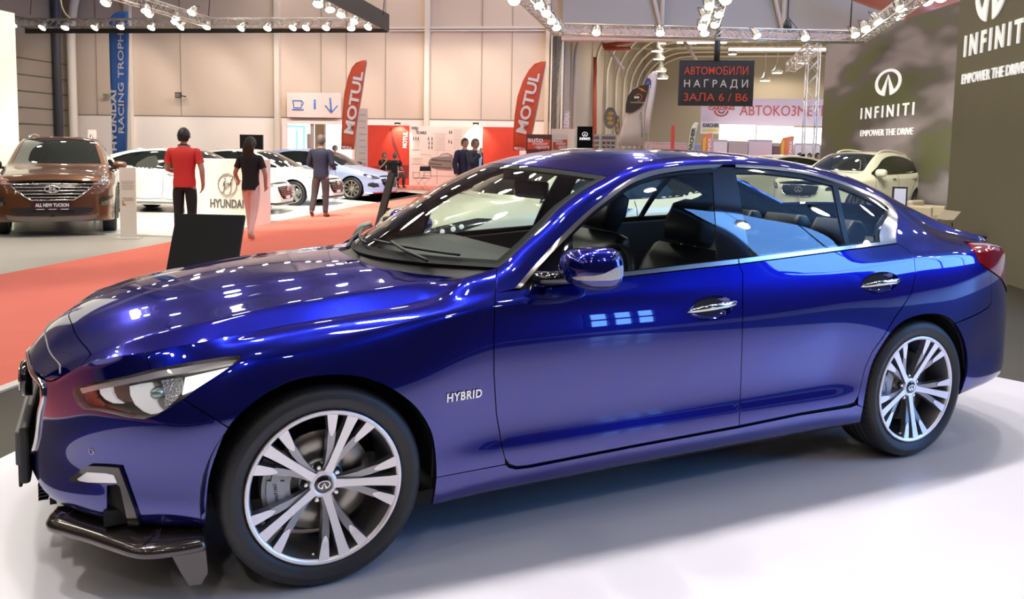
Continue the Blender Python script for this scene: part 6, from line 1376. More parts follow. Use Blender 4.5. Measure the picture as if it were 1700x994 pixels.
# =================================================================== lights
def spot(loc, tgt, e, size=1.0, col=(1, .93, .84), rad=.12, blend=.5):
    ld = bpy.data.lights.new('spotlight', 'SPOT'); ld.energy = e; ld.spot_size = size; ld.spot_blend = blend; ld.color = col; ld.shadow_soft_size = rad
    o = bpy.data.objects.new('spotlight', ld); COL.objects.link(o); o.location = loc; o.rotation_euler = (Vector(tgt)-Vector(loc)).to_track_quat('-Z', 'Y').to_euler(); return o
def area(loc, e, sx_, sy_, col=(1, .92, .82), rz=0., tgt=None):
    ld = bpy.data.lights.new('hall_light', 'AREA'); ld.shape = 'RECTANGLE'; ld.size = sx_; ld.size_y = sy_; ld.energy = e; ld.color = col
    o = bpy.data.objects.new('hall_light', ld); COL.objects.link(o); o.location = loc; o.rotation_euler = (0, 0, rz)
    if tgt: o.rotation_euler = (Vector(tgt)-Vector(loc)).to_track_quat('-Z', 'Y').to_euler()
    return o
# rows of round high-bay lamps under the hall roof
HB = MB(); n = 0
lampm = MB()
for i in range(-3, 6):
    for j in range(-5, 8):
        q = E2*(i*5.2+1)+E1*(j*4.6); x, y = q[0], q[1]
        if not (-32 < x < 46 and -12 < y) : continue
        m = MB(); m.lathe([(0, 0), (.30, 0), (.34, .1), (.15, .3), (0, .32)], SHADE, 14, Matrix.Translation((x, y, 10.6))); m.lathe([(0, -.01), (.28, -.01)], LAMP, 14, Matrix.Translation((x, y, 10.6))); m.tube([(x, y, 10.9), (x, y, HGT)], .02, SHADE, 4)
        if n == 0: o = m.build('high_bay_lamp'); hb0 = (o, x, y)
        else: o = hb0[0].copy(); COL.objects.link(o); o.location = (x-hb0[1], y-hb0[2], 0)
        setp(o, 'round lit high-bay lamp hanging under the hall roof', 'lamp', 'high-bay lamps under the hall roof'); n += 1
for i in range(-3, 6):
    for j in range(-3, 8):
        q = E2*(i*5.2+1)+E1*(j*4.6); x, y = q[0], q[1]
        if not (-32 < x < 46 and -12 < y): continue
        far = min(1, max(0, (j-1)/3)); spot((x, y, 10.5), (x, y, 0), 110+190*far, 2.9, (1, .91, .80), .25, .3)
for c_, r_ in ((40, 3), (40, 10), (40, 17), (50, 6), (50, 14), (58, 10), (36, 14)):  # added lights, downward and upward, to brighten the dim hall beyond
    q = W(1060, 100, c_)+E2*r_; spot((q[0], q[1], 8.0), (q[0], q[1], 0), 900, 2.9, (1, .90, .74), .3, .3)
    spot((q[0], q[1], 2.2), (q[0], q[1], 9), 420, 2.8, (1, .90, .74), .3, .3)
w = bpy.data.worlds.new('hall_air'); S.world = w; w.use_nodes = True; w.node_tree.nodes['Background'].inputs[0].default_value = (.10, .09, .085, 1); w.node_tree.nodes['Background'].inputs[1].default_value = 1.0
S.view_settings.view_transform = 'Standard'; S.view_settings.look = 'None'; S.view_settings.gamma = 1; S.view_settings.use_curve_mapping = False; S.view_settings.exposure = 0.0
S.cycles.max_bounces = 8; S.cycles.glossy_bounces = 4; S.cycles.transparent_max_bounces = 12; S.cycles.sample_clamp_indirect = 6; S.cycles.sample_clamp_direct = 0; S.cycles.use_denoising = True
S.cycles.caustics_reflective = False; S.cycles.caustics_refractive = False
# =================================================================== trusses and their lamps
def cyr(s): return s.translate(str.maketrans('АВОМРНТКЕ', 'ABOMPHTKE')).replace('З', '3')
def truss(name, label, a, b, s=.29, m=None, step=None, group=None):
    a = Vector(a); b = Vector(b); d = b-a; L = d.length; t = d.normalized(); up = Vector((0, 0, 1)) if abs(t.z) < .9 else Vector((E2[0], E2[1], 0)); sd = t.cross(up).normalized(); up = sd.cross(t); mb = MB(); m = m or ALU; n = max(2, int(L/(step or s*.95)))
    c = [(i, j) for i in (-1, 1) for j in (-1, 1)]
    for i, j in c: mb.tube([a+sd*i*s/2+up*j*s/2, b+sd*i*s/2+up*j*s/2], .026, m, 6)
    for k in range(n):
        p = a+t*L*k/n; q = a+t*L*(k+1)/n; f = 1 if k % 2 else -1
        for i in (-1, 1):
            mb.tube([p+sd*i*s/2+up*f*s/2, q+sd*i*s/2-up*f*s/2], .011, m, 4); mb.tube([p+sd*i*s/2-up*f*s/2, q+sd*i*s/2+up*f*s/2], .011, m, 4) if k % 3 == 0 else None
        mb.tube([p+sd*f*s/2+up*s/2, q-sd*f*s/2+up*s/2], .011, m, 4); mb.tube([p+sd*f*s/2-up*s/2, q-sd*f*s/2-up*s/2], .011, m, 4)
    return setp(mb.build(name), label, 'truss', group)
GLOW = mat('spot_glow', (1, .97, .85), .4, emit=22, ecol=(1, .93, .74)); BLKM = mat('lamp_housing_black', (.03, .03, .03), .4)
_lp = {}
def lamp_head(p, tgt, r=.13, label=None, group=None, gm=None):
    n = (Vector(tgt)-Vector(p)).normalized(); key = (r,)
    if key not in _lp:
        m = MB(); m.lathe([(0, .24), (r*.55, .24), (r*.9, .12), (r, 0), (r*1.02, -.02), (r*.95, -.02), (r*.93, .0)], ALU, 18, axis='Z'); m.lathe([(0, .0), (r*.92, .0)], gm or GLOW, 18, axis='Z'); m.tube([(-r*1.08, 0, .05), (-r*1.08, 0, .30), (r*1.08, 0, .30), (r*1.08, 0, .05)], .010, BLKM, 5); o = m.build('truss_lamp'); _lp[key] = o
    else: o = _lp[key].copy(); COL.objects.link(o)
    o.location = p; o.rotation_euler = n.to_track_quat('-Z', 'Y').to_euler(); return setp(o, label, 'lamp', group)
def at(px, py, D): o, d = ray(px, py); return o+d*D
# left stand: long bar, receding bar, dark fascia
cT = 27.0
a = W(40, 39, cT); b = W(640, 38, cT); truss('lighting_truss', 'long aluminium truss over the white cars, running level across the left half', a, b, .30)
q0 = W(505, -3, 15.0); 
m = MB(); qa = W(42, 50, cT+.3); qb = W(644, 49, cT+.3); cc = (qa+qb)/2; m.box(tuple(cc), (float(np.linalg.norm((qb-qa)[:2])), .05, .24), DARKF, rz=RZ)
e = W(645, 38, cT); f = e-E1*14
ht = float(W(645, 24, cT)[2]-W(645, 52, cT)[2]); cc = (e+f)/2; m.box((cc[0], cc[1], cc[2]), (14, .06, ht), DARKF, rz=math.atan2(E1[1], E1[0]))
T = Matrix.Translation((e[0]-E1[0]*1.9-E2[0]*.04, e[1]-E1[1]*1.9-E2[1]*.04, e[2])) @ Matrix.Rotation(math.atan2(E1[1], E1[0])+0, 4, 'Z'); 
TXW = mat('white_lettering', (.85, .82, .78), .5, emit=.15)
text(m, 'NEW POSSIBILITIES', ht*.95, TXW, Matrix.Translation((e[0]-E1[0]*4.6-E2[0]*.035, e[1]-E1[1]*4.6-E2[1]*.035, e[2])) @ Matrix.Rotation(math.atan2(E1[1], E1[0]), 4, 'Z') , width=6.6, bold=.004)
setp(m.build('stand_fascia'), 'dark fascia with white POSSIBILITIES lettering on the left stand truss', 'sign')
a = W(352, 39, cT); truss('lighting_truss', 'aluminium truss joining the long left truss from the upper left', a, a-E1*13, .30)
xs = [(22, 41, 1), (70, 46, 1), (108, 46, 1), (157, 46, 1), (200, 45, 1), (251, 46, 1), (300, 45, 1), (343, 45, .8), (400, 47, .8), (444, 47, .8), (486, 46, .8), (508, 46, .8), (541, 46, .8), (583, 47, .8), (611, 45, .8), (588, 35, .8), (566, 25, .8), (548, 16, .8), (528, 7, .8), (175, 5, .9), (242, 18, .9), (246, 24, .9), (292, 30, .9), (290, 37, .9), (318, 21, .6)]
for i, (px, py, k) in enumerate(xs):
    p = W(px, py, cT-.35 if py > 30 else cT-2-(30-py)*.22); tg = (p[0]-E1[0]*4+random.uniform(-2, 2), p[1]-E1[1]*4, 0); lamp_head(tuple(p), tg, .15, 'lit spotlight clipped to the trusses over the left stand', 'spotlights on the left stand trusses')
# right stand: frame of trusses
DT = 22.0; zt = 4.76
def tz(px, z=zt):     # point under the pixel column of the level frame at height z: depth solved from the row
    pass
TF1 = at(928, 49, 22.3); TF2 = at(1428, 62, 22.3)
truss('lighting_truss', 'level aluminium truss spanning the opening in the right half', TF1, TF2, .27)
A1 = at(868, -6, 17.2); A1[2] = TF1[2]; truss('lighting_truss', 'bright lamp-studded truss running up left from the level right truss', TF1, TF1+(A1-TF1)*2.2, .27)
MID = TF1+(TF2-TF1)*.50; A2 = at(1196, -4, 17.3); A2[2] = TF1[2]; truss('lighting_truss', 'truss with lamps on both sides running up from the middle of the right truss', MID, MID+(A2-MID)*2.2, .27)
A3_ = at(1508, 2, 17.2); A3_[2] = TF2[2]; truss('lighting_truss', 'lamp-studded truss running up right over the dark stand wall', TF2, TF2+(A3_-TF2)*2.2, .27)
g = 'spotlights on the right stand trusses'
rl = [(990, 54), (1096, 55), (1257, 60), (1337, 63), (924, 46), (916, 35), (907, 22), (895, 9), (1170, 55), (1166, 45), (1187, 41), (1172, 29), (1194, 24), (1178, 10), (1206, 2), (1420, 58), (1437, 48), (1457, 36), (1495, 28), (1496, 14), (1541, 3)]
for i, (px, py) in enumerate(rl):
    D = (TF1[2]-.15-CAMP[2])/(ray(px, py)[1][2]); D = min(D, 22.2); p = at(px, py, D); 
    lamp_head(tuple(p), (p[0]+random.uniform(-3, 1), p[1]-3.5, 0), .115, 'lit spotlight clipped to the trusses over the dark stand', g)
# unseen continuation of the stand frame above the viewer, carrying the lamps mirrored in the bonnet
zz = TF1[2]
arms = [(TF1, A1), (MID, A2), (TF2, A3_)]
for a, b in arms:
    d = (b-a)/np.linalg.norm(b-a); L = np.linalg.norm(b-a)*2.2
    for k in range(7, 16):
        p = a+d*(L*k/15.0); 
        if 1 < p[1] and pj(p)[1] < -25: lamp_head((p[0], p[1], p[2]-.3), (1.6, -.5, .5), .13, 'lit spotlight clipped to the trusses over the dark stand', g)
fr0, fr1 = (-5.6, .7, 5.4), (8.2, 1.5, 5.4)
truss('lighting_truss', 'truss of the stand right above the blue saloon, mirrored in its bonnet', fr0, fr1, .27)
truss('lighting_truss', 'side truss of the stand frame above the carpet, mirrored in the blue paint', fr0, (-1.5, 9.0, 5.4), .27)
for k in range(15):
    p = Vector(fr0).lerp(Vector(fr1), (k+.5)/15); lamp_head((p.x, p.y+.1, 5.1), (1.5+.4*(k-7), .6, .3), .12, 'lit spotlight clipped to the trusses over the dark stand', g)
for k in range(12):
    p = Vector(fr0).lerp(Vector((-1.5, 9.0, 5.4)), (k+.5)/12); lamp_head((p.x, p.y, 5.1), (1, 1, .3), .12, 'lit spotlight clipped to the trusses over the dark stand', g)
# upright lattice column
p = W(1345, 200, 30); truss('lattice_column', 'upright aluminium lattice column left of the dark stand wall', (p[0], p[1], 0), (p[0], p[1], float(W(1345, 75, 30)[2])), .42, step=.5)
p = W(1312, 112, 33); q = W(1352, 78, 27); truss('lighting_truss', 'short slanting truss behind the lattice column', p, q, .35, step=.5)
# motor of a chain hoist
p = at(1307, 46, 23.0); m = MB(); m.tube([tuple(p+np.array([0, 0, -.12])), tuple(p+np.array([0, 0, .12])), tuple(p+np.array([0, 0, .25]))], [.12, .12, .04], BLKM, 10); m.tube([tuple(p), (p[0], p[1], HGT)], .015, BLKM, 5); q = at(1327, 52, 23.0); m.tube([tuple(p+np.array([0, 0, .3])), tuple(q)], .012, BLKM, 4); setp(m.build('chain_hoist'), 'black chain hoist hanging above the level right truss', 'hoist')
for px, py, D, l in ((346, 22, 27.5, 'thin cable holding the long left truss at its joint'), (636, 20, 28.4, 'thin cable holding the corner of the dark fascia'), (50, 20, 30, 'thin cable at the left end of the long truss'), (1412, 40, 22.5, 'thin cable above the corner of the right stand truss')):
    p = at(px, py, D); q = at(px+5, -40, D); m = MB(); m.tube([tuple(p-np.array([0, 0, .1])), tuple(q)], .018, BLKM, 4); setp(m.build('suspension_cable'), l, 'cable')
m = MB(); pts = [at(x, y, 29.0) for x, y in ((100, -8), (102, 8), (108, 22), (116, 30))]; m.tube([tuple(q) for q in crom(pts, 5)], .03, mat('yellow_cable', (.6, .5, .3), .5), 5); setp(m.build('power_cable'), 'yellowish cable curling down to the long left truss', 'cable')
# =================================================================== stand walls
OLIVE = mat('olive_stand_fabric', (.20, .185, .115), .75, noise=(1.2, .08), bump=(260, .25))
def streaky(name):
    m = mat(name, (.085, .082, .045), .7); nt = m.node_tree; b = nt.nodes['Principled BSDF']; tc = nt.nodes.new('ShaderNodeTexCoord'); mp = nt.nodes.new('ShaderNodeMapping'); mp.inputs['Rotation'].default_value = (0, math.radians(40), 0); mp.inputs['Scale'].default_value = (.35, 1, 1.1)
    n = nt.nodes.new('ShaderNodeTexNoise'); n.inputs['Scale'].default_value = .75; n.inputs['Detail'].default_value = 2; r = nt.nodes.new('ShaderNodeValToRGB'); e = r.color_ramp.elements; e[0].position = .42; e[0].color = (.135, .140, .060, 1); e[1].position = .60; e[1].color = (.36, .32, .33, 1); k = r.color_ramp.elements.new(.50); k.color = (.15, .135, .12, 1)
    nt.links.new(tc.outputs['Object'], mp.inputs['Vector']); nt.links.new(mp.outputs[0], n.inputs['Vector']); nt.links.new(n.outputs['Fac'], r.inputs[0]); nt.links.new(r.outputs[0], b.inputs['Base Color']); return m
STRK = streaky('printed_stand_wall')
def e1wall(name, label, pfar, pnear, ztop, mt, th=.12, cat='wall panel'):
    a = np.array(pfar[:2]); b = np.array(pnear[:2]); v = b-a; L = float(np.linalg.norm(v)); o = empty(name, (a[0], a[1], 0), math.atan2(v[1], v[0]), label, cat); m = MB(); m.box((L/2, th/2, ztop/2), (L, th, ztop), mt); m.build('panel', o); return o, L
# local frame: x towards the viewer along the wall; the face looks to local -y
fa = at(1362, 260, 26.3); fb = at(1575, 260, 20.6); ztp = float(at(1362, 76, 26.3)[2])
w2, L2 = e1wall('stand_wall', 'dark printed stand wall with white ring emblem and lettering behind the white SUV', fa, fb-E1*6+ (fb-fa)*0, ztp, STRK)
def onwall(obj, px, py):
    """local x, z of the face of a stand wall under a pixel"""
    o, d = ray(px, py); a = np.array(obj.location); r = obj.rotation_euler.z; n = np.array([-math.sin(r), math.cos(r), 0]); q = o+d*(((a-o)@n)/(d@n)); return float((q-a)@np.array([math.cos(r), math.sin(r), 0])), float(q[2])
WTX = mat('white_lit_lettering', (.9, .9, .88), .4, emit=.55)
def wtext(obj, s_, x0, x1, y, hpx, name='lettering', bold=.0, mt=None, y1=None):
    ax, az = onwall(obj, x0, y); bx, bz = onwall(obj, x1, y1 or y); zt_ = onwall(obj, (x0+x1)/2, y-hpx/2)[1]; zb_2 = onwall(obj, (x0+x1)/2, y+hpx/2)[1]; m = MB(); size = abs(zt_-zb_2)/.72
    text(m, s_, size, mt or WTX, Matrix.Translation(((ax+bx)/2, -.012, (az+bz)/2)), width=abs(bx-ax), bold=bold, depth=.02); return m.build(name, obj)
# the letter spacing is part of the mark
wtext(w2, 'I N F I N I T I', 1430, 1518, 187, 20, 'lettering', .006, y1=184.5)
wtext(w2, 'EMPOWER THE DRIVE', 1429, 1516, 221, 11, 'lettering', .0, y1=219)
cx, cz = onwall(w2, 1475, 137); rx = abs(onwall(w2, 1497, 137)[0]-onwall(w2, 1454, 137)[0])/2; rz_ = abs(onwall(w2, 1475, 115)[1]-onwall(w2, 1475, 159)[1])/2
m = MB(); logo(m, 1, WTX, Matrix.Translation((cx, -.004, cz)), rx, rz_, .02); m.build('ring_emblem', w2)
# nearer wall
c1 = np.array([9.017, 3.284, 0]); d1 = np.array([.53687549, .84366149, 0]); far1 = c1+d1*2.28; near1 = c1-d1*1.6
w1, L1 = e1wall('stand_wall', 'plain olive stand wall at the right edge with large white lettering', far1, near1, 5.6, OLIVE)
xa, za = onwall(w1, 1598, 100); xb, zb2 = onwall(w1, 1698, 62)
sl = None
m = MB(); hI = abs(onwall(w1, 1602, 61)[1]-onwall(w1, 1602, 95)[1]); x0_, z0_ = onwall(w1, 1602, 78.5); x1_, z1_ = onwall(w1, 1690, 56); text(m, 'I N F I N I T I', hI/.72, WTX, Matrix.Translation((x0_, -.012, (z0_+z1_)/2)), width=(x1_-x0_)*8/6.75, bold=.01, depth=.02, align='LEFT'); m.build('lettering', w1)
m = MB(); h2 = abs(onwall(w1, 1602, 124)[1]-onwall(w1, 1602, 141)[1]); x2_, z2_ = onwall(w1, 1598, 133); x3_, z3_ = onwall(w1, 1699, 113); text(m, 'EMPOWER THE DRIVE', h2/.72, WTX, Matrix.Translation((x2_, -.012, (z2_+z3_)/2)), width=(x3_-x2_)*1.03, bold=.0, depth=.02, align='LEFT'); m.build('lettering', w1)
lx, lz = onwall(w1, 1648, -22); rr_ = abs(onwall(w1, 1628, 0)[0]-onwall(w1, 1670, 0)[0])*.62; m = MB(); logo(m, 1, WTX, Matrix.Translation((lx, -.004, lz)), rr_, rr_*1.0, .02); m.build('ring_emblem', w1)
# cream wall at the left edge; its glow stands in for light falling on it
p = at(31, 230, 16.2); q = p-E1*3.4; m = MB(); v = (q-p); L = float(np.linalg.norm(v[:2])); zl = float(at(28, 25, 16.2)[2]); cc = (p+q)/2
m.box((cc[0]-E2[0]*.12, cc[1]-E2[1]*.12, zl/2), (L, .25, zl), mat('cream_wall_lit_glow', (.85, .83, .62), .5, emit=.55, ecol=(1, .97, .74)), rz=math.atan2(v[1], v[0])); setp(m.build('stand_wall'), 'bright cream wall panel at the left edge behind the brown SUV', 'wall panel')
# =================================================================== flags and banners
def cloth(pts_l, pts_r, m, mb, th=.012, wav=.03):
    n = len(pts_l); K = 7; vs = []
    for i in range(n):
        for k in range(K):
            f = k/(K-1); x = pts_l[i][0]+(pts_r[i][0]-pts_l[i][0])*f; z = pts_l[i][1]+(pts_r[i][1]-pts_l[i][1])*f; vs.append((x, wav*math.sin(f*5+i*.7)*(f*(1-f)*4)**.5, z))
    b = [(x, y+th, z) for x, y, z in vs]; N = len(vs); fs = [(i*K+k, i*K+k+1, i*K+K+k+1, i*K+K+k) for i in range(n-1) for k in range(K-1)]; fs += [tuple(N+q for q in reversed(f)) for f in fs]
    rim = [i*K for i in range(n)]+[(n-1)*K+k for k in range(1, K)]+[i*K+K-1 for i in range(n-2, -1, -1)]+[k for k in range(K-2, 0, -1)]
    for i in range(len(rim)): a, b_ = rim[i], rim[(i+1) % len(rim)]; fs.append((a, b_, N+b_, N+a))
    mb.add(vs+b, fs, m, True)
def feather(name, label, px, c, outl, mt, words, z0=0., group=None, pole_px=None):
    """outl: rows (y, left x, right x) in the photograph; words: (string, pixel line from, to, height px, material)"""
    base = W(px, 250, c); o = empty(name, (base[0], base[1], 0), RZ, label, 'flag', group)
    def loc(x, y): q = W(x, y, c); return (float((q-base)@E2), float(q[2]))
    m = MB(); cloth([loc(l, y) for y, l, r in outl], [loc(r, y) for y, l, r in outl], mt, m); m.build('cloth', o)
    pl = [loc(r, y) for y, l, r in outl]; m = MB(); pts = [(pl[-1][0]+.03, .01, z0), (pl[-1][0]+.03, .01, pl[-1][1])]+[(x+.02, .01, z) for x, z in pl[::-1][1:]]; m.tube(pts, .02, ALU, 6); m.lathe([(0, .02), (.22, .02), (.22, .0), (0, .0)], BLKM, 16, Matrix.Translation((pl[-1][0], 0, z0))); m.build('pole', o)
    for w_, (xa, ya), (xb, yb), hp, tm, bd in words:
        a = Vector((loc(xa, ya)[0], 0, loc(xa, ya)[1])); b = Vector((loc(xb, yb)[0], 0, loc(xb, yb)[1])); ex = (b-a).normalized(); nn = Vector((0, -1, 0)); ez = nn.cross(ex)*-1 if nn.cross(ex).dot(Vector((-1, 0, 0))) < 0 else nn.cross(ex)
        ez = ex.cross(nn)*-1; M_ = Matrix((ex, -nn, ez)).transposed().to_4x4(); M_.translation = (a+b)/2+Vector((0, -.045, 0)); hw_ = hp*float(np.linalg.norm(W(px+1, 200, c)-W(px, 200, c)))
        m = MB(); text(m, w_, hw_/.72, tm, M_, width=(b-a).length, bold=bd, depth=.01); m.build('lettering', o)
    return o
OR = mat('flag_red', (.68, .10, .045), .7); BLU = mat('flag_blue', (.06, .17, .52), .7); TW = mat('print_white', (.85, .78, .76), .6)
feather('feather_flag', 'blue feather flag with two columns of white lettering against the brown wall', 196, 27.6, [(19, 197, 212), (23, 188, 213), (31, 181.5, 213), (60, 181, 213), (120, 182.5, 212.5), (180, 185, 211), (262, 187, 210)], BLU, [('RACING TROPHY', (203, 222), (201.5, 40), 9.5, TW, .004), ('HYUNDAI', (191, 250), (190, 150), 8.5, TW, .010)])
feather('feather_flag', 'red feather flag left of the white roll-up poster', 588, 26.5, [(100, 602, 608.5), (104, 591, 608), (112, 584, 606.5), (130, 577, 603.5), (155, 571.5, 600), (190, 568.5, 594), (215, 567, 591), (248, 566, 588)], OR, [('MOTUL', (580, 223), (597, 120), 15, TW, .014), ('MOTUL', (568.5, 244), (585, 247), 4.5, TW, .004)])
feather('feather_flag', 'red feather flag above the magazine signs, right of the booth', 878, 26.5, [(102, 899, 906.5), (106, 887, 905.5), (116, 878, 903.5), (134, 868, 900), (160, 859, 895), (190, 854.5, 889), (215, 852.5, 884), (250, 852, 876)], OR, [('MOTUL', (866, 222), (889, 122), 17, TW, .014), ('MOTUL', (854, 246), (873, 249), 5, TW, .004)])
# pictogram sign
o, w_, h_ = sign('pictogram_sign', 'pinkish white sign with blue cup, i and arrow pictograms', 'sign', 477, 566, 154, 195, cw-.35, mat('sign_pinkish', (.78, .62, .56), .6), .08)
PB = mat('pictogram_blue', (.05, .22, .55), .5); m = MB(); u = w_/89
def sx2(px): return (px-521.5)*u
def sz2(py): return (195-py)*u*1.0
m.tube([(sx2(487), -.05, sz2(169)), (sx2(489), -.05, sz2(180)), (sx2(501), -.05, sz2(180)), (sx2(502), -.05, sz2(169)), (sx2(487), -.05, sz2(169))], .028, PB, 5); m.tube([(sx2(502), -.05, sz2(170)), (sx2(505), -.05, sz2(172)), (sx2(502), -.05, sz2(177))], .025, PB, 5); m.tube([(sx2(486), -.05, sz2(183)), (sx2(505), -.05, sz2(183))], .03, PB, 5)
text(m, 'i', .62, PB, Matrix.Translation((sx2(523.5), -.05, sz2(175))), bold=.02, depth=.02)
m.tube([(sx2(549), -.05, sz2(164)), (sx2(551), -.05, sz2(186))], .035, PB, 5); m.tube([(sx2(541), -.05, sz2(176)), (sx2(551), -.05, sz2(187)), (sx2(561), -.05, sz2(176))], .035, PB, 5); m.build('pictograms', o)
# roll-up poster, booths, poster wall
PRW = mat('poster_white', (.74, .66, .60), .6); INK = mat('poster_ink', (.09, .08, .08), .6); INKG = mat('poster_grey', (.48, .42, .38), .6)
o, w_, h_ = sign('rollup_poster', 'tall white roll-up poster behind the first red flag', 'poster', 590, 610, 180, 270, 28.0, PRW, .04, 0)
m = MB()
for k in range(9): m.box((.05, -.025, h_*(.92-.08*k)), (w_*.55, .01, .03), INKG)
m.box((0, -.025, h_*.30), (w_*.8, .01, .10), INKG); m.build('print', o)
cB = 30.9; RB = mat('booth_red', (.62, .055, .03), .5, noise=(1.1, .35)); RBD = mat('booth_red_dark', (.22, .03, .03), .6)
def booth(label, x0, x1, y0, y1, mt):
    return sign('booth', label, 'booth wall', x0, x1, y0, y1, cB, mt, .12, 0)
o, wb_, hb_ = booth('glowing red booth panel with dark streak, behind the two seated men', 610, 679, 208, 309, RB)
m = MB(); m.prism([(wb_*.05, hb_*.95), (wb_*.10, hb_*.95), (wb_*.16, hb_*.75), (wb_*.32, hb_*.42), (wb_*.38, hb_*.33), (wb_*.26, hb_*.48), (wb_*.12, hb_*.66)], RBD, -.07, -.065); m.prism([(-wb_*.5, hb_*.30), (wb_*.5, hb_*.34), (wb_*.5, hb_*.12), (-wb_*.5, hb_*.12)], RBD, -.068, -.064)
text(m, 'MOTUL', .24, TW, Matrix.Translation((wb_*.42, -.07, hb_*.76)) @ Matrix.Rotation(math.radians(-86), 4, 'Y'), width=.68, bold=.01, depth=.01); m.build('print', o)
o, wb3, hb3 = booth('white poster wall with a grey car drawing and small bottle pictures', 680, 801, 210, 309, mat('poster_wall', (.80, .70, .63), .5))
m = MB(); u = wb3/121
def bx(px): return (px-740.5)*u
def bz(py): return (309-py)*u
text(m, 'WEH', .15, INK, Matrix.Translation((bx(689), -.065, bz(216))), bold=.006, width=.30); text(m, 'CARS', .15, INK, Matrix.Translation((bx(701), -.065, bz(223))), bold=.006, width=.38); text(m, '5', .22, INK, Matrix.Translation((bx(693), -.065, bz(221.5))), bold=.004)
for px, py in [(687, 233), (691, 233), (695, 233), (712, 233), (718, 233), (713, 240), (718, 240), (713, 247), (718, 247), (747, 222), (750, 222), (746, 237), (750, 238)]: m.box((bx(px), -.065, bz(py)), (.04, .01, .10), INK); m.box((bx(px), -.065, bz(py)+.07), (.02, .01, .05), INK)
for x0, x1, y0, y1 in ((721, 741, 224, 250), (685, 698, 236, 251), (753, 768, 217, 228), (685, 703, 264, 274), (753, 768, 232, 246)):
    for k in range(int((y1-y0)/3)): m.box((bx((x0+x1)/2), -.064, bz(y0+2+3*k)), ((x1-x0)*u*.85, .008, .012), INKG)
    for z in (y0, y1): m.box((bx((x0+x1)/2), -.064, bz(z)), ((x1-x0)*u, .008, .012), INKG)
for pts in (((700, 250), (700, 258), (716, 258), (716, 292)), ((727, 250), (727, 305)), ((701, 276), (758, 276)), ((701, 292), (758, 292), (758, 305))):
    m.tube([(bx(x), -.064, bz(y)) for x, y in pts], .008, INKG, 4)
m.build('print', o)
m = MB(); car_o = [(712, 276), (713, 268), (718, 263), (729, 261), (735, 256), (744, 255), (752, 258), (754, 270), (752, 283), (730, 282), (716, 279)]; CG = mat('drawing_grey', (.25, .22, .20), .5); m.prism([(bx(x), bz(y)) for x, y in car_o], CG, -.072, -.062)
m.prism([(bx(x), bz(y)) for x, y in ((730, 261.5), (736, 257), (744, 256.5), (750, 260))], mat('drawing_light', (.55, .5, .47), .5), -.078, -.072)
for y, xa, xb in ((277, 713, 750), (272, 714, 735), (266, 718, 750)): m.tube([(bx(xa), -.075, bz(y)), (bx(xb), -.075, bz(y+2))], .014, INK, 4)
m.build('car_drawing', o)
o, wq, hq = booth('red booth panel right of the poster wall, behind the suited men', 801, 862, 211, 309, RB)
m = MB(); m.prism([(-wq*.5, hq*.25), (wq*.1, hq*.38), (wq*.5, hq*.22), (wq*.5, hq*.05), (-wq*.5, hq*.05)], RBD, -.068, -.064); m.build('print', o)
for px, l in ((660, 'small black lamp on top of the first red booth panel'), (790, 'small black lamp above the white poster wall')):
    p = W(px, 205, cB-.2); m = MB(); m.box(tuple(p), (.22, .14, .08), BLKM, rz=RZ); m.lathe([(0, 0), (.06, 0)], GLOW, 12, Matrix.Translation((p[0]-E1[0]*.05, p[1]-E1[1]*.05, p[2]-.05))); setp(m.build('booth_lamp'), l, 'lamp'); p = Vector(p)-Vector(E1)*.35
    spot(tuple(p), tuple(Vector(W(px+4, 235, cB))), 90, 1.5, (1, .85, .7), .05)
# folding director's chairs
def dchair(label, px, D, rz):
    p = PX(px, D); o = empty('directors_chair', p, rz, label, 'chair'); m = MB()
    for y in (-.2, .2): m.tube([(-.26, y, 0), (.22, y, .46)], .012, ALU, 6); m.tube([(.26, y, 0), (-.22, y, .46)], .012, ALU, 6)
    m.build('crossed_legs', o)
    for s in (-1, 1): m = MB(); m.tube([(s*.25, -.22, .46), (s*.25, -.22, .66), (s*.25, .22, .66), (s*.25, .22, .44)], .012, ALU, 6); m.tube([(s*.25, .22, .44), (s*.25, .24, .88)], .012, ALU, 6); m.build('arm_frame', o)
    m = MB(); m.box((0, 0, .45), (.5, .42, .015), BKC); m.build('seat', o); m = MB(); m.box((0, .235, .80), (.5, .015, .17), BKC); m.build('backrest', o); return o
dchair('empty folding chair with black back before the white poster wall', 700, 30.6, faceto(-.5, .6)); dchair('folding chair carrying the bald man in black', 656, 31.2, faceto(.35, .9))
# magazine signs, dark stand sign, notice boards
for x0, x1, l in ((874, 916, 'dark framed magazine sign with red title block, left one'), (917, 943, 'paler magazine sign with red title block, right of the dark framed one')):
    o, w_, h_ = sign('magazine_sign', l, 'sign', x0, x1, 223, 262, 24.5 if x0 < 900 else 25.2, mat('sign_dark_frame', (.10, .05, .04), .5) if x0 < 900 else PRW, .08, 0)
    m = MB(); zt_ = h_; k = w_/(x1-x0); hh = 21*k; m.box((0, -.045, zt_-6*k-hh*.5), (w_*.9, .015, hh*.78), mat('title_red', (.70, .08, .04), .5))
    text(m, 'auto', 7*k/.6, TW, Matrix.Translation((-w_*.14, -.055, zt_-9*k)), bold=.006, width=w_*.62); text(m, 'motor', 5*k/.6, TW, Matrix.Translation((w_*.05, -.055, zt_-15*k)), bold=.004, width=w_*.62); text(m, '-sport', 5*k/.6, TW, Matrix.Translation((w_*.12, -.055, zt_-20.5*k)), bold=.004, width=w_*.58); m.build('title_block', o)
o, w_, h_ = sign('stand_sign', 'black upright sign with small white ring emblem, behind the blue roof', 'sign', 958.5, 984, 210, 262, 23.5, GBLK, .25, 0)
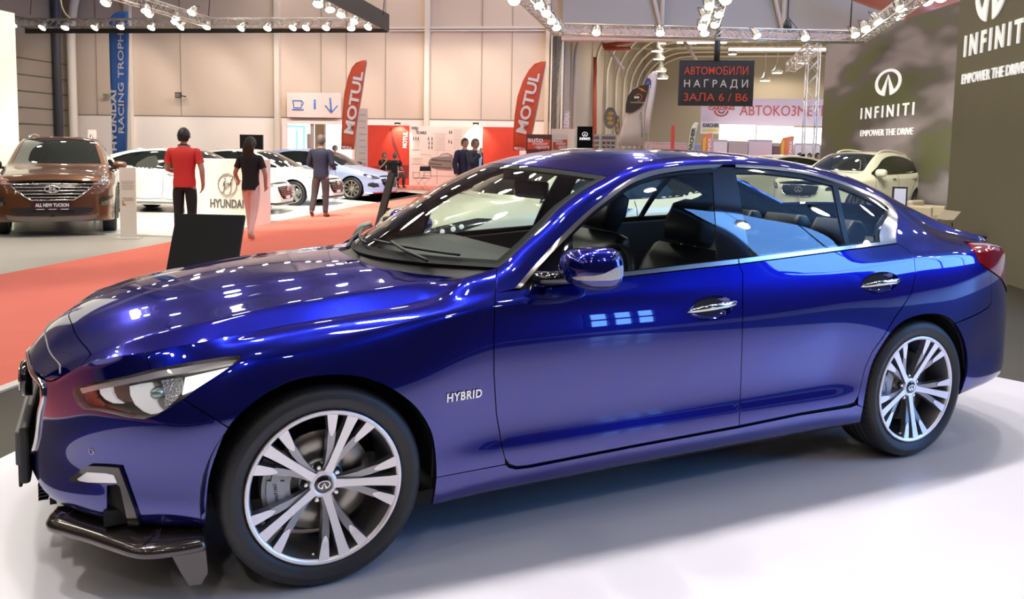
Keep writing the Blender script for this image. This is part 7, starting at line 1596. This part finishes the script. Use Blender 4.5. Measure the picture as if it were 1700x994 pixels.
m = MB(); k = w_/25.5; logo(m, 4.3*k, WTX, Matrix.Translation((-.0, -.135, h_-13*k)), 1.1, .95, .012); text(m, 'INFINITI', 4*k/.72, WTX, Matrix.Translation((0, -.13, h_-20.5*k)), width=w_*.68, bold=.006); m.build('emblem_and_name', o); m = MB(); m.box((-w_/2-2.4*k, .03, h_/2-.02), (4.6*k, .2, h_-.04), mat('bright_white_side', (.85, .85, .82), .5)); m.build('white_side', o)
for x0, x1, l in ((986, 995, 'narrow grey notice board right of the black sign'), (996, 1024, 'grey notice board with dark print right of the black sign')):
    o, w_, h_ = sign('notice_board', l, 'board', x0, x1, 223, 262, 27, mat('notice_grey', (.42, .38, .38), .5), .08, 0); m = MB(); m.box((0, -.045, h_-.12), (w_*.8, .01, .10), mat('notice_violet', (.14, .11, .2), .5))
    for i in range(9): m.box(((i % 3-1)*w_*.27, -.045, h_-.3-.16*(i//3)), (w_*.2, .01, .09), INK)
    m.build('print', o)
o, w_, h_ = sign('low_partition', 'pale low partition behind the magazine signs', 'partition', 915, 958, 214, 262, 29, PRW, .1, 0)
o, w_, h_ = sign('slatted_banner', 'small pinkish banner with vertical letters on the far wall', 'banner', 936.5, 945.5, 184, 214, 33.0, mat('banner_pink', (.66, .48, .45), .6), .05); m = MB(); text(m, 'LEMA', .3, TW, Matrix.Translation((0, -.03, h_*.5)) @ Matrix.Rotation(math.radians(-86), 4, 'Y'), width=h_*.8, bold=.01); m.build('lettering', o)
for px, py, rx_, rz2, l in ((1013, 196, 11, 18, 'large oval board with yellow and black pattern on the far side wall'), (1025, 208, 4.5, 17, 'narrow oval board with yellow pattern beside the larger oval one')):
    p = W(px, py, 38); k = float(np.linalg.norm(W(px+1, py, 38)-p)); o = empty('oval_board', p, RZ, l, 'board'); m = MB(); m.prism([(rx_*k*math.cos(t), rz2*k*math.sin(t)) for t in np.linspace(0, 2*PI, 28, endpoint=False)], mat('oval_grey', (.20, .17, .13), .6), 0, .06); m.build('board', o)
    m = MB(); 
    for z, a in ((8, .5), (0, -.3), (-8, .4)): m.prism([(rx_*k*.65*math.cos(t)*(.7)+a*.05, z*k+3.2*k*math.sin(t)) for t in np.linspace(0, 2*PI, 14, endpoint=False)], mat('pattern_yellow', (.55, .33, .05), .6), -.02, -.001)
    m.build('pattern', o)
# tall flags in the middle
feather('feather_flag', 'white feather flag with a dark blue top mark behind the black and white one', 1082, 27.5, [(118, 1084, 1090), (124, 1077, 1089.5), (140, 1071, 1088), (160, 1068, 1085), (190, 1064, 1080), (222, 1060, 1075)], mat('flag_white', (.78, .66, .66), .7), [('D', (1076, 146), (1077, 130), 8, mat('flag_navy', (.05, .05, .25), .6), .02)])
o = feather('feather_flag', 'white feather flag with black leaf-shaped top and orange marks', 1060, 26.0, [(141, 1070, 1078), (146, 1053, 1077), (155, 1044, 1076), (170, 1040, 1073.5), (187, 1038, 1070), (200, 1036, 1069), (220, 1030, 1069), (242, 1026, 1068)], mat('flag_white', (0, 0, 0)), [('ELECTRIC MOUNTAIN BIKES', (1064, 186), (1066, 228), 3.5, INK, .0)])
def leafp(pts, mt, y0, y1, name):
    base = W(1060, 250, 26.0); m = MB(); P = [(float((W(x, y, 26.0)-base)@E2), float(W(x, y, 26.0)[2])) for x, y in pts]; m.prism(P, mt, y0, y1); return m, P
m, _ = leafp([(1078, 140), (1064, 142), (1050, 149), (1042, 160), (1039, 175), (1038.5, 187), (1050, 187), (1062, 180), (1070, 170), (1075, 155)], mat('flag_black', (.05, .035, .03), .7), -.075, -.06, 'a'); m.build('dark_top', o)
m, _ = leafp([(1058, 145), (1066, 147), (1074, 153), (1065, 151)], mat('flag_orange', (.7, .2, .05), .6), -.085, -.076, 'b'); base = W(1060, 250, 26.0); q = W(1060, 162, 26.0); T = Matrix.Translation((float((q-base)@E2), -.08, q[2])); m.tube([(.115*math.cos(t), 0, .115*math.sin(t)) for t in np.linspace(-1.9, 2.4, 18)], .012, mat('flag_orange', (0, 0, 0)), 5, T); text(m, 'EMB', .10, TW, T @ Matrix.Translation((-.06, -.01, 0)), bold=.006, width=.17); text(m, 'E-MOUNTAIN BIKES', .07, TW, T @ Matrix.Translation((.0, -.01, -.17)), width=.52); m.build('top_mark', o)
# hanging cyrillic banner
cH = 24.0; BBK = mat('banner_black', (.035, .033, .040), .55, bump=(3, .5), bscale=.05); BRD = mat('banner_red_text', (.62, .08, .05), .5, emit=.08); BWH = mat('banner_white_text', (.75, .72, .72), .5)
o, w_, h_ = sign('hanging_banner', 'black hanging banner with red and white Cyrillic lines', 'banner', 1126.5, 1251, 101, 176, cH, BBK, .05)
m = MB(); k = w_/124.5
for s_, py, wd_, hp, mt in ((cyr('АВТОМОБИЛИ'), 117.5, 106, 13.5, BRD), (cyr('Н А Г Р А Д И'), 139, 106, 13, BWH), (cyr('ЗАЛА 6 / В6'), 162, 106, 13.5, BRD)): text(m, s_, hp*k/.72, mt, Matrix.Translation((0, -.035, (176-py)*k)), width=wd_*k, bold=.001, depth=.012)
m.build('lettering', o); m = MB(); m.tube([(0, 0, h_), (0, 0, h_+.35), (0, 0, HGT-float(o.location.z))], [.09, .09, .02], BLKM, 8); m.tube([(-w_/2, 0, h_), (w_/2, 0, h_)], .03, BLKM, 6); m.build('hanger', o)
# car care stand far right
o, w_, h_ = sign('fascia_banner', 'pinkish white fascia with red Cyrillic lettering АВТОКОЗМЕТИКА', 'sign', 1163, 1372, 164, 208, 36.5, mat('fascia_pinkish', (.74, .56, .54), .6), .12); k = w_/209; m = MB()
text(m, cyr('АВТОКОЗМЕТИКА'), 18*k/.72, mat('fascia_red', (.60, .10, .06), .5), Matrix.Translation(((1229-1267.5)*k, -.07, (208-184)*k)), width=175*k, bold=.0, align='LEFT', depth=.02); text(m, 'CARDING', 6*k/.72, mat('fascia_red', (0, 0, 0)), Matrix.Translation(((1198-1267.5)*k, -.07, (208-180)*k)), width=44*k, bold=.012)
m.tube([(( 1198-1267.5)*k+11*k*math.cos(t), -.07, (208-184)*k+9*k*math.sin(t)) for t in np.linspace(PI, 2*PI, 12)], .04, mat('fascia_red', (0, 0, 0)), 5); m.tube([((1198-1267.5)*k+5*k*math.cos(t), -.07, (208-184)*k+4*k*math.sin(t)) for t in np.linspace(PI, 2*PI, 12)], .03, INK, 5); m.build('lettering', o)
LBX = mat('lightbox_glow', (1, 1, .98), .5, emit=1.6, ecol=(1, .98, .93))
for x0, x1, y0, y1, l in ((1194, 1254, 207, 234, 'brightly lit white light box, leftmost of the three'), (1256.5, 1316, 209, 237, 'brightly lit white light box, middle of the three'), (1317.5, 1368, 212, 240, 'brightly lit white light box, rightmost, behind the lattice column')):
    sign('light_box', l, 'light box', x0, x1, y0, y1, 35.5, LBX, .15)
o, w_, h_ = sign('brand_sign', 'white sign with dark letters and a yellow bar, left of the light boxes', 'sign', 1163, 1193, 202, 222, 36.0, PRW, .1); k = w_/30; m = MB(); text(m, 'KARCHER', 6*k/.72, INK, Matrix.Translation((w_*.06, -.06, h_*.68)), width=w_*.9, bold=.014); m.box((w_*.02, -.06, h_*.28), (w_*.85, .02, 3.5*k), mat('bar_yellow', (.62, .56, .08), .5)); m.build('lettering', o)
YF = mat('flag_yellow', (.75, .42, .05), .6); OF = mat('flag_orange2', (.80, .22, .06), .6)
for px, x0, x1, yt, l, f2 in ((1174, 1165, 1182.5, 221, 'orange and yellow feather flag left of the white counters', 0), (1307, 1295, 1317, 226, 'yellow and orange feather flag before the right light boxes', 1)):
    o = feather('feather_flag', l, px, 33.5, [(yt, x1-4, x1), (yt+3, x0+5, x1), (yt+8, x0+2, x1-1), (yt+16, x0, x1-1.5), (265, x0-1, x1-2)], OF, [('SONAX', (x1-6, 262), (x1-4, yt+8), 5, TW, .006)])
    base = W(px, 250, 33.5); m = MB(); m.prism([(float((W(x, y, 33.5)-base)@E2), float(W(x, y, 33.5)[2])) for x, y in ((x0, 264), (x0+5, 264), (x0+7, yt+8), (x0+5, yt+6), (x0+2, yt+10))], YF, -.075, -.065); m.build('yellow_strip', o)
o = feather('feather_flag', 'pale yellow feather flag with dark vertical letters', 1149, 33.0, [(203, 1154, 1158), (207, 1150, 1157), (216, 1146, 1155), (240, 1143, 1150.5), (264, 1141, 1148)], mat('flag_cream', (.78, .74, .48), .6), [('KARCHER', (1144.5, 258), (1152, 212), 5.5, INK, .012)])
for i, (x0, x1, y0, l) in enumerate(((1183, 1206, 232, 'white counter with small dark mark behind the orange flag'), (1208, 1240, 236, 'low beige cabinet between the white counters'), (1241, 1280, 232, 'pinkish white counter right of the beige cabinet'), (1281, 1296, 240, 'brown cabinet under the middle light box'), (1318, 1358, 238, 'pale cabinet under the right light box'), (1150, 1163, 238, 'grey blue cabinet behind the pale yellow flag'), (1070, 1140, 236, 'long pinkish partition behind the tall white flags'))):
    o, w_, h_ = sign('counter', l, 'counter', x0, x1, y0, 262, 35+.1*i, (PRW, mat('cab_beige', (.45, .38, .32), .5), mat('cab_pink', (.68, .56, .56), .5), mat('cab_brown', (.16, .09, .06), .6), PRW, mat('cab_blue', (.25, .30, .38), .5), mat('part_pink', (.55, .40, .34), .7))[i], .6, 0)
    m = MB(); m.box((0, -.31, h_-.04), (w_*1.0, .02, .06), INKG); m.build('top_edge', o)
o, w_, h_ = sign('warning_display', 'red framed display by the far end wall', 'display', 1114, 1120, 208, 240, 34.5, mat('display_red', (.55, .06, .04), .5), .1, 0)
# =================================================================== items on the left stand and near the car
sign('wall_screen', 'black screen on the wall behind the woman', 'screen', 399, 437, 223.5, 252, 31.5, GBLK, .1)
p = W(296, 158, cw-.5); m = MB(); m.box((0, 0, 0), (.26, .12, .26), BLKM); m.box((0, -.065, 0), (.20, .01, .18), mat('floodlight_glass', (.2, .18, .17), .2)); m.tube([(.05, .05, 0), (.2, .3, -.05)], .03, BLKM, 6); o = m.build('floodlight', None, tuple(p)); o.rotation_euler.z = RZ; setp(o, 'small black floodlight on the bare wall above the man in red', 'lamp')
p = W(177, 158, cw-.3); m = MB(); m.box(tuple(p), (.25, .2, .12), mat('greenish_bracket', (.20, .24, .12), .6), rz=RZ); setp(m.build('wall_bracket'), 'small greenish bracket left of the blue flag', 'bracket')
o, w_, h_ = sign('counter', 'cream counter with a chrome oval emblem and dark lettering, behind the man in red', 'counter', 322, 436, 264, 352, 12.5, mat('cream_counter', (.86, .82, .70), .35), .7, 0)
k = w_/114; m = MB(); SG = mat('grey_lettering', (.12, .11, .11), .4); xx = (393-379)*k; zz_ = h_-(302-264)*k
text(m, 'HYUNDAI', 13*k/.72, SG, Matrix.Translation(((391.5-379)*k, -.355, h_-(332-264)*k)), width=54*k, bold=.006, depth=.01); m.build('lettering', o)
m = MB(); m.tube([(xx+15*k*math.cos(t), -.36, zz_+16.5*k*math.sin(t)) for t in np.linspace(0, 2*PI, 40, endpoint=False)], .008, SATIN, 6, closed=True)
for s in (-1, 1): m.tube([(xx+s*5.5*k-2*k, -.362, zz_-11*k), (xx+s*5.5*k+2*k, -.362, zz_+11*k)], [.022, .014], SATIN, 6)
m.tube([(xx-4*k, -.362, zz_-4*k), (xx, -.362, zz_+1*k), (xx+5*k, -.362, zz_+3*k)], .014, SATIN, 6); m.build('emblem', o)
p = G(214, 396); o = empty('info_totem', p, faceto(.18, -1), 'slim white information totem with energy label between SUV and man in red', 'totem')
m = MB(); m.box((0, 0, .57), (.245, .03, 1.14), mat('totem_white', (.78, .74, .68), .4)); m.build('panel', o); m = MB(); m.box((0, -.02, .012), (.36, .22, .02), mat('totem_white', (0, 0, 0))); m.build('base_plate', o)
m = MB(); [m.box((0, -.017, .92-.03*i), (.19, .004, .006), INKG) for i in range(5)]; [m.box((0, -.017, .66-.02*i), (.17, .004, .004), INKG) for i in range(3)]; m.build('print', o)
m = MB(); [m.box((-.075+.008*i/2, -.018, .60-.014*i), (.02+.008*i, .004, .010), mat('label_%d' % i, c_, .5)) for i, c_ in enumerate(((.1, .5, .1), (.4, .6, .1), (.7, .6, .1), (.7, .4, .05), (.6, .1, .05)))]; m.build('energy_label', o)
p = PX(155, 17.0); o = empty('flyer_stand', (p[0], p[1], 0), faceto(.3, -1), 'small flyer stand beyond the rear of the white hatchback', 'stand'); m = MB(); m.tube([(0, .05, 0), (0, .03, 1.6)], .015, ALU, 6); m.build('pole', o); m = MB(); m.box((0, 0, 1.62), (.16, .02, .34), mat('flyer_print', (.62, .55, .48), .5), Matrix.Rotation(.25, 4, 'Y') if False else None); m.build('flyer', o)
# black leaning panels beside the cars
def lectern(label, p, rz, w_, h_, tilt, zc, sk=0):
    o = empty('info_stand', p, rz, label, 'stand'); T = Matrix.Translation((0, 0, zc)) @ Matrix.Rotation(tilt, 4, 'X'); m = MB(); m.box((0, 0, 0), (w_, .025, h_), mat('matt_black_board', (.006, .006, .009), .7), T, bev=.004); m.build('board', o)
    m = MB(); m.tube([(0, .06, 0), (0, .06, zc-.05)], .025, BLKM, 10); m.box((0, .05, .01), (.36, .30, .02), BLKM); m.build('foot', o); return o
p = PX(337, 5.12); lectern('tilted black board standing beyond the blue bonnet', (p[0], p[1], PH), faceto(-.05, -1), .445, .56, math.radians(-24), .745)
p = PX(638, 10.3); lectern('narrow black board seen almost edge-on beyond the windscreen', (p[0], p[1], 0), faceto(-1.0, -.30), .50, .80, math.radians(-14), .83)
# lounge corner by the dark stand wall
BEI = mat('beige_leather', (.42, .36, .27), .5)
p = PX(1541, 17.6); o = empty('armchair', (p[0], p[1], 0), faceto(.5, -.8), 'small beige cube armchair between the white SUV and the bench', 'armchair'); m = MB(); m.box((0, 0, .22), (.50, .6, .26), BEI, bev=.05); m.build('seat', o); m = MB(); m.box((0, .25, .42), (.50, .14, .40), BEI, bev=.05); m.build('backrest', o)
for s in (-1, 1): m = MB(); m.box((s*.25, -.02, .34), (.11, .52, .36), BEI, bev=.04); m.build('armrest', o)
for sx3 in (-.25, .25):
    for sy in (-.24, .24): m = MB(); m.tube([(sx3, sy, 0), (sx3, sy, .1)], .015, BLKM, 6); m.build('leg', o)
p = PX(1565, 10.7); o = empty('bar_chair', (p[0], p[1], 0), faceto(-1, -.15), 'beige bar chair with slim dark legs at the end of the olive wall', 'chair'); m = MB(); pr2 = [(-.16, .755), (-.04, .74), (.07, .745), (.165, .85), (.172, .825), (.085, .71), (-.04, .705), (-.16, .72)]; m.prism([(a_, b_) for a_, b_ in pr2], BEI, -.17, .17, plane='YZ'); m.build('seat_shell', o)
for sx3 in (-.15, .15):
    for sy in (-.14, .12): m = MB(); m.tube([(sx3, sy, 0), (sx3*.8, sy*.7, .72)], .007, BLKM, 6); m.build('leg', o)
p = PX(1495, 16.3); o = empty('framed_sign', (p[0], p[1], 0), faceto(-.1, -1), 'pale sheet in a dark upright frame before the wheel of the white SUV', 'sign'); zt_ = float(at(1495, 310, 16.3)[2]); m = MB(); m.box((0, 0, zt_-.21), (.29, .03, .42), mat('dark_frame', (.03, .02, .02), .4), bev=.004); m.build('frame', o); m = MB(); m.box((0, -.018, zt_-.21), (.22, .008, .35), mat('frame_sheet', (.62, .58, .60), .4)); m.build('sheet', o); m = MB(); m.tube([(0, .03, 0), (0, .03, zt_-.2)], .02, BLKM, 8); m.box((0, 0, .01), (.3, .3, .02), BLKM); m.build('foot', o)
# =================================================================== local light from the stands, some of it added to brighten dark parts
for px in (170, 290, 400, 500, 640, 740, 840): p = W(px, 60, 28.5); q = W(px, 215, 33.0); spot((p[0], p[1], 5.9), tuple(q), 420, 1.7, (1, .90, .80), .15)  # added wall washers without fixtures, to brighten the back wall
for x in (2.6, 4.2, 5.8): spot((x-.6, 1.6, 5.2), (x+.3, 4.7, .7), 330, 1.2, (1, .95, .80), .10)  # added spots to brighten the near side of the white crossover
def rimlight(p, t, e, s=1.1, c=(1, .93, .85), r=.15): spot(tuple(p), tuple(t), e, s, c, r)
for k in range(8):
    p = Vector(fr0).lerp(Vector(fr1), (k+2.5)/12); rimlight((p.x, p.y, 5.05), (p.x*.9, .2, .4), 260, 1.25, (1, .96, .96), .10)
for x, y in ((2.5, 5.5), (5, 4.8), (0, 5)): rimlight((x-2, y+3, 5.0), (x, y-.5, .5), 300, 1.2)
for x in (-2, 1.5, 5): rimlight((x, -4.6, 5.0), (x*.8+.5, -2.2, 0), 70, 1.2, (.98, .95, 1), .10)
for px, D in ((110, 13.3), (60, 12), (200, 16)): p = at(px, 60, D-2); rimlight((p[0], p[1], 6.2), tuple(PX(px, D+.5)), 420, 1.1, (1, .92, .80), .15)
for px, D in ((250, 17.5), (380, 17.5), (470, 20), (560, 22), (620, 25)): p = PX(px, D-3.5); rimlight((p[0], p[1], 6.4), tuple(PX(px, D)), 1300 if D > 21 else 1700, 1.0, (1, .95, .84), .15)
for px, D in ((1450, 18), (1400, 17), (1520, 19)): p = PX(px, D-4); rimlight((p[0], p[1], 4.9), tuple(PX(px, D)+np.array([0, 0, .8])), 700, 1.1, (1, .95, .82), .15)
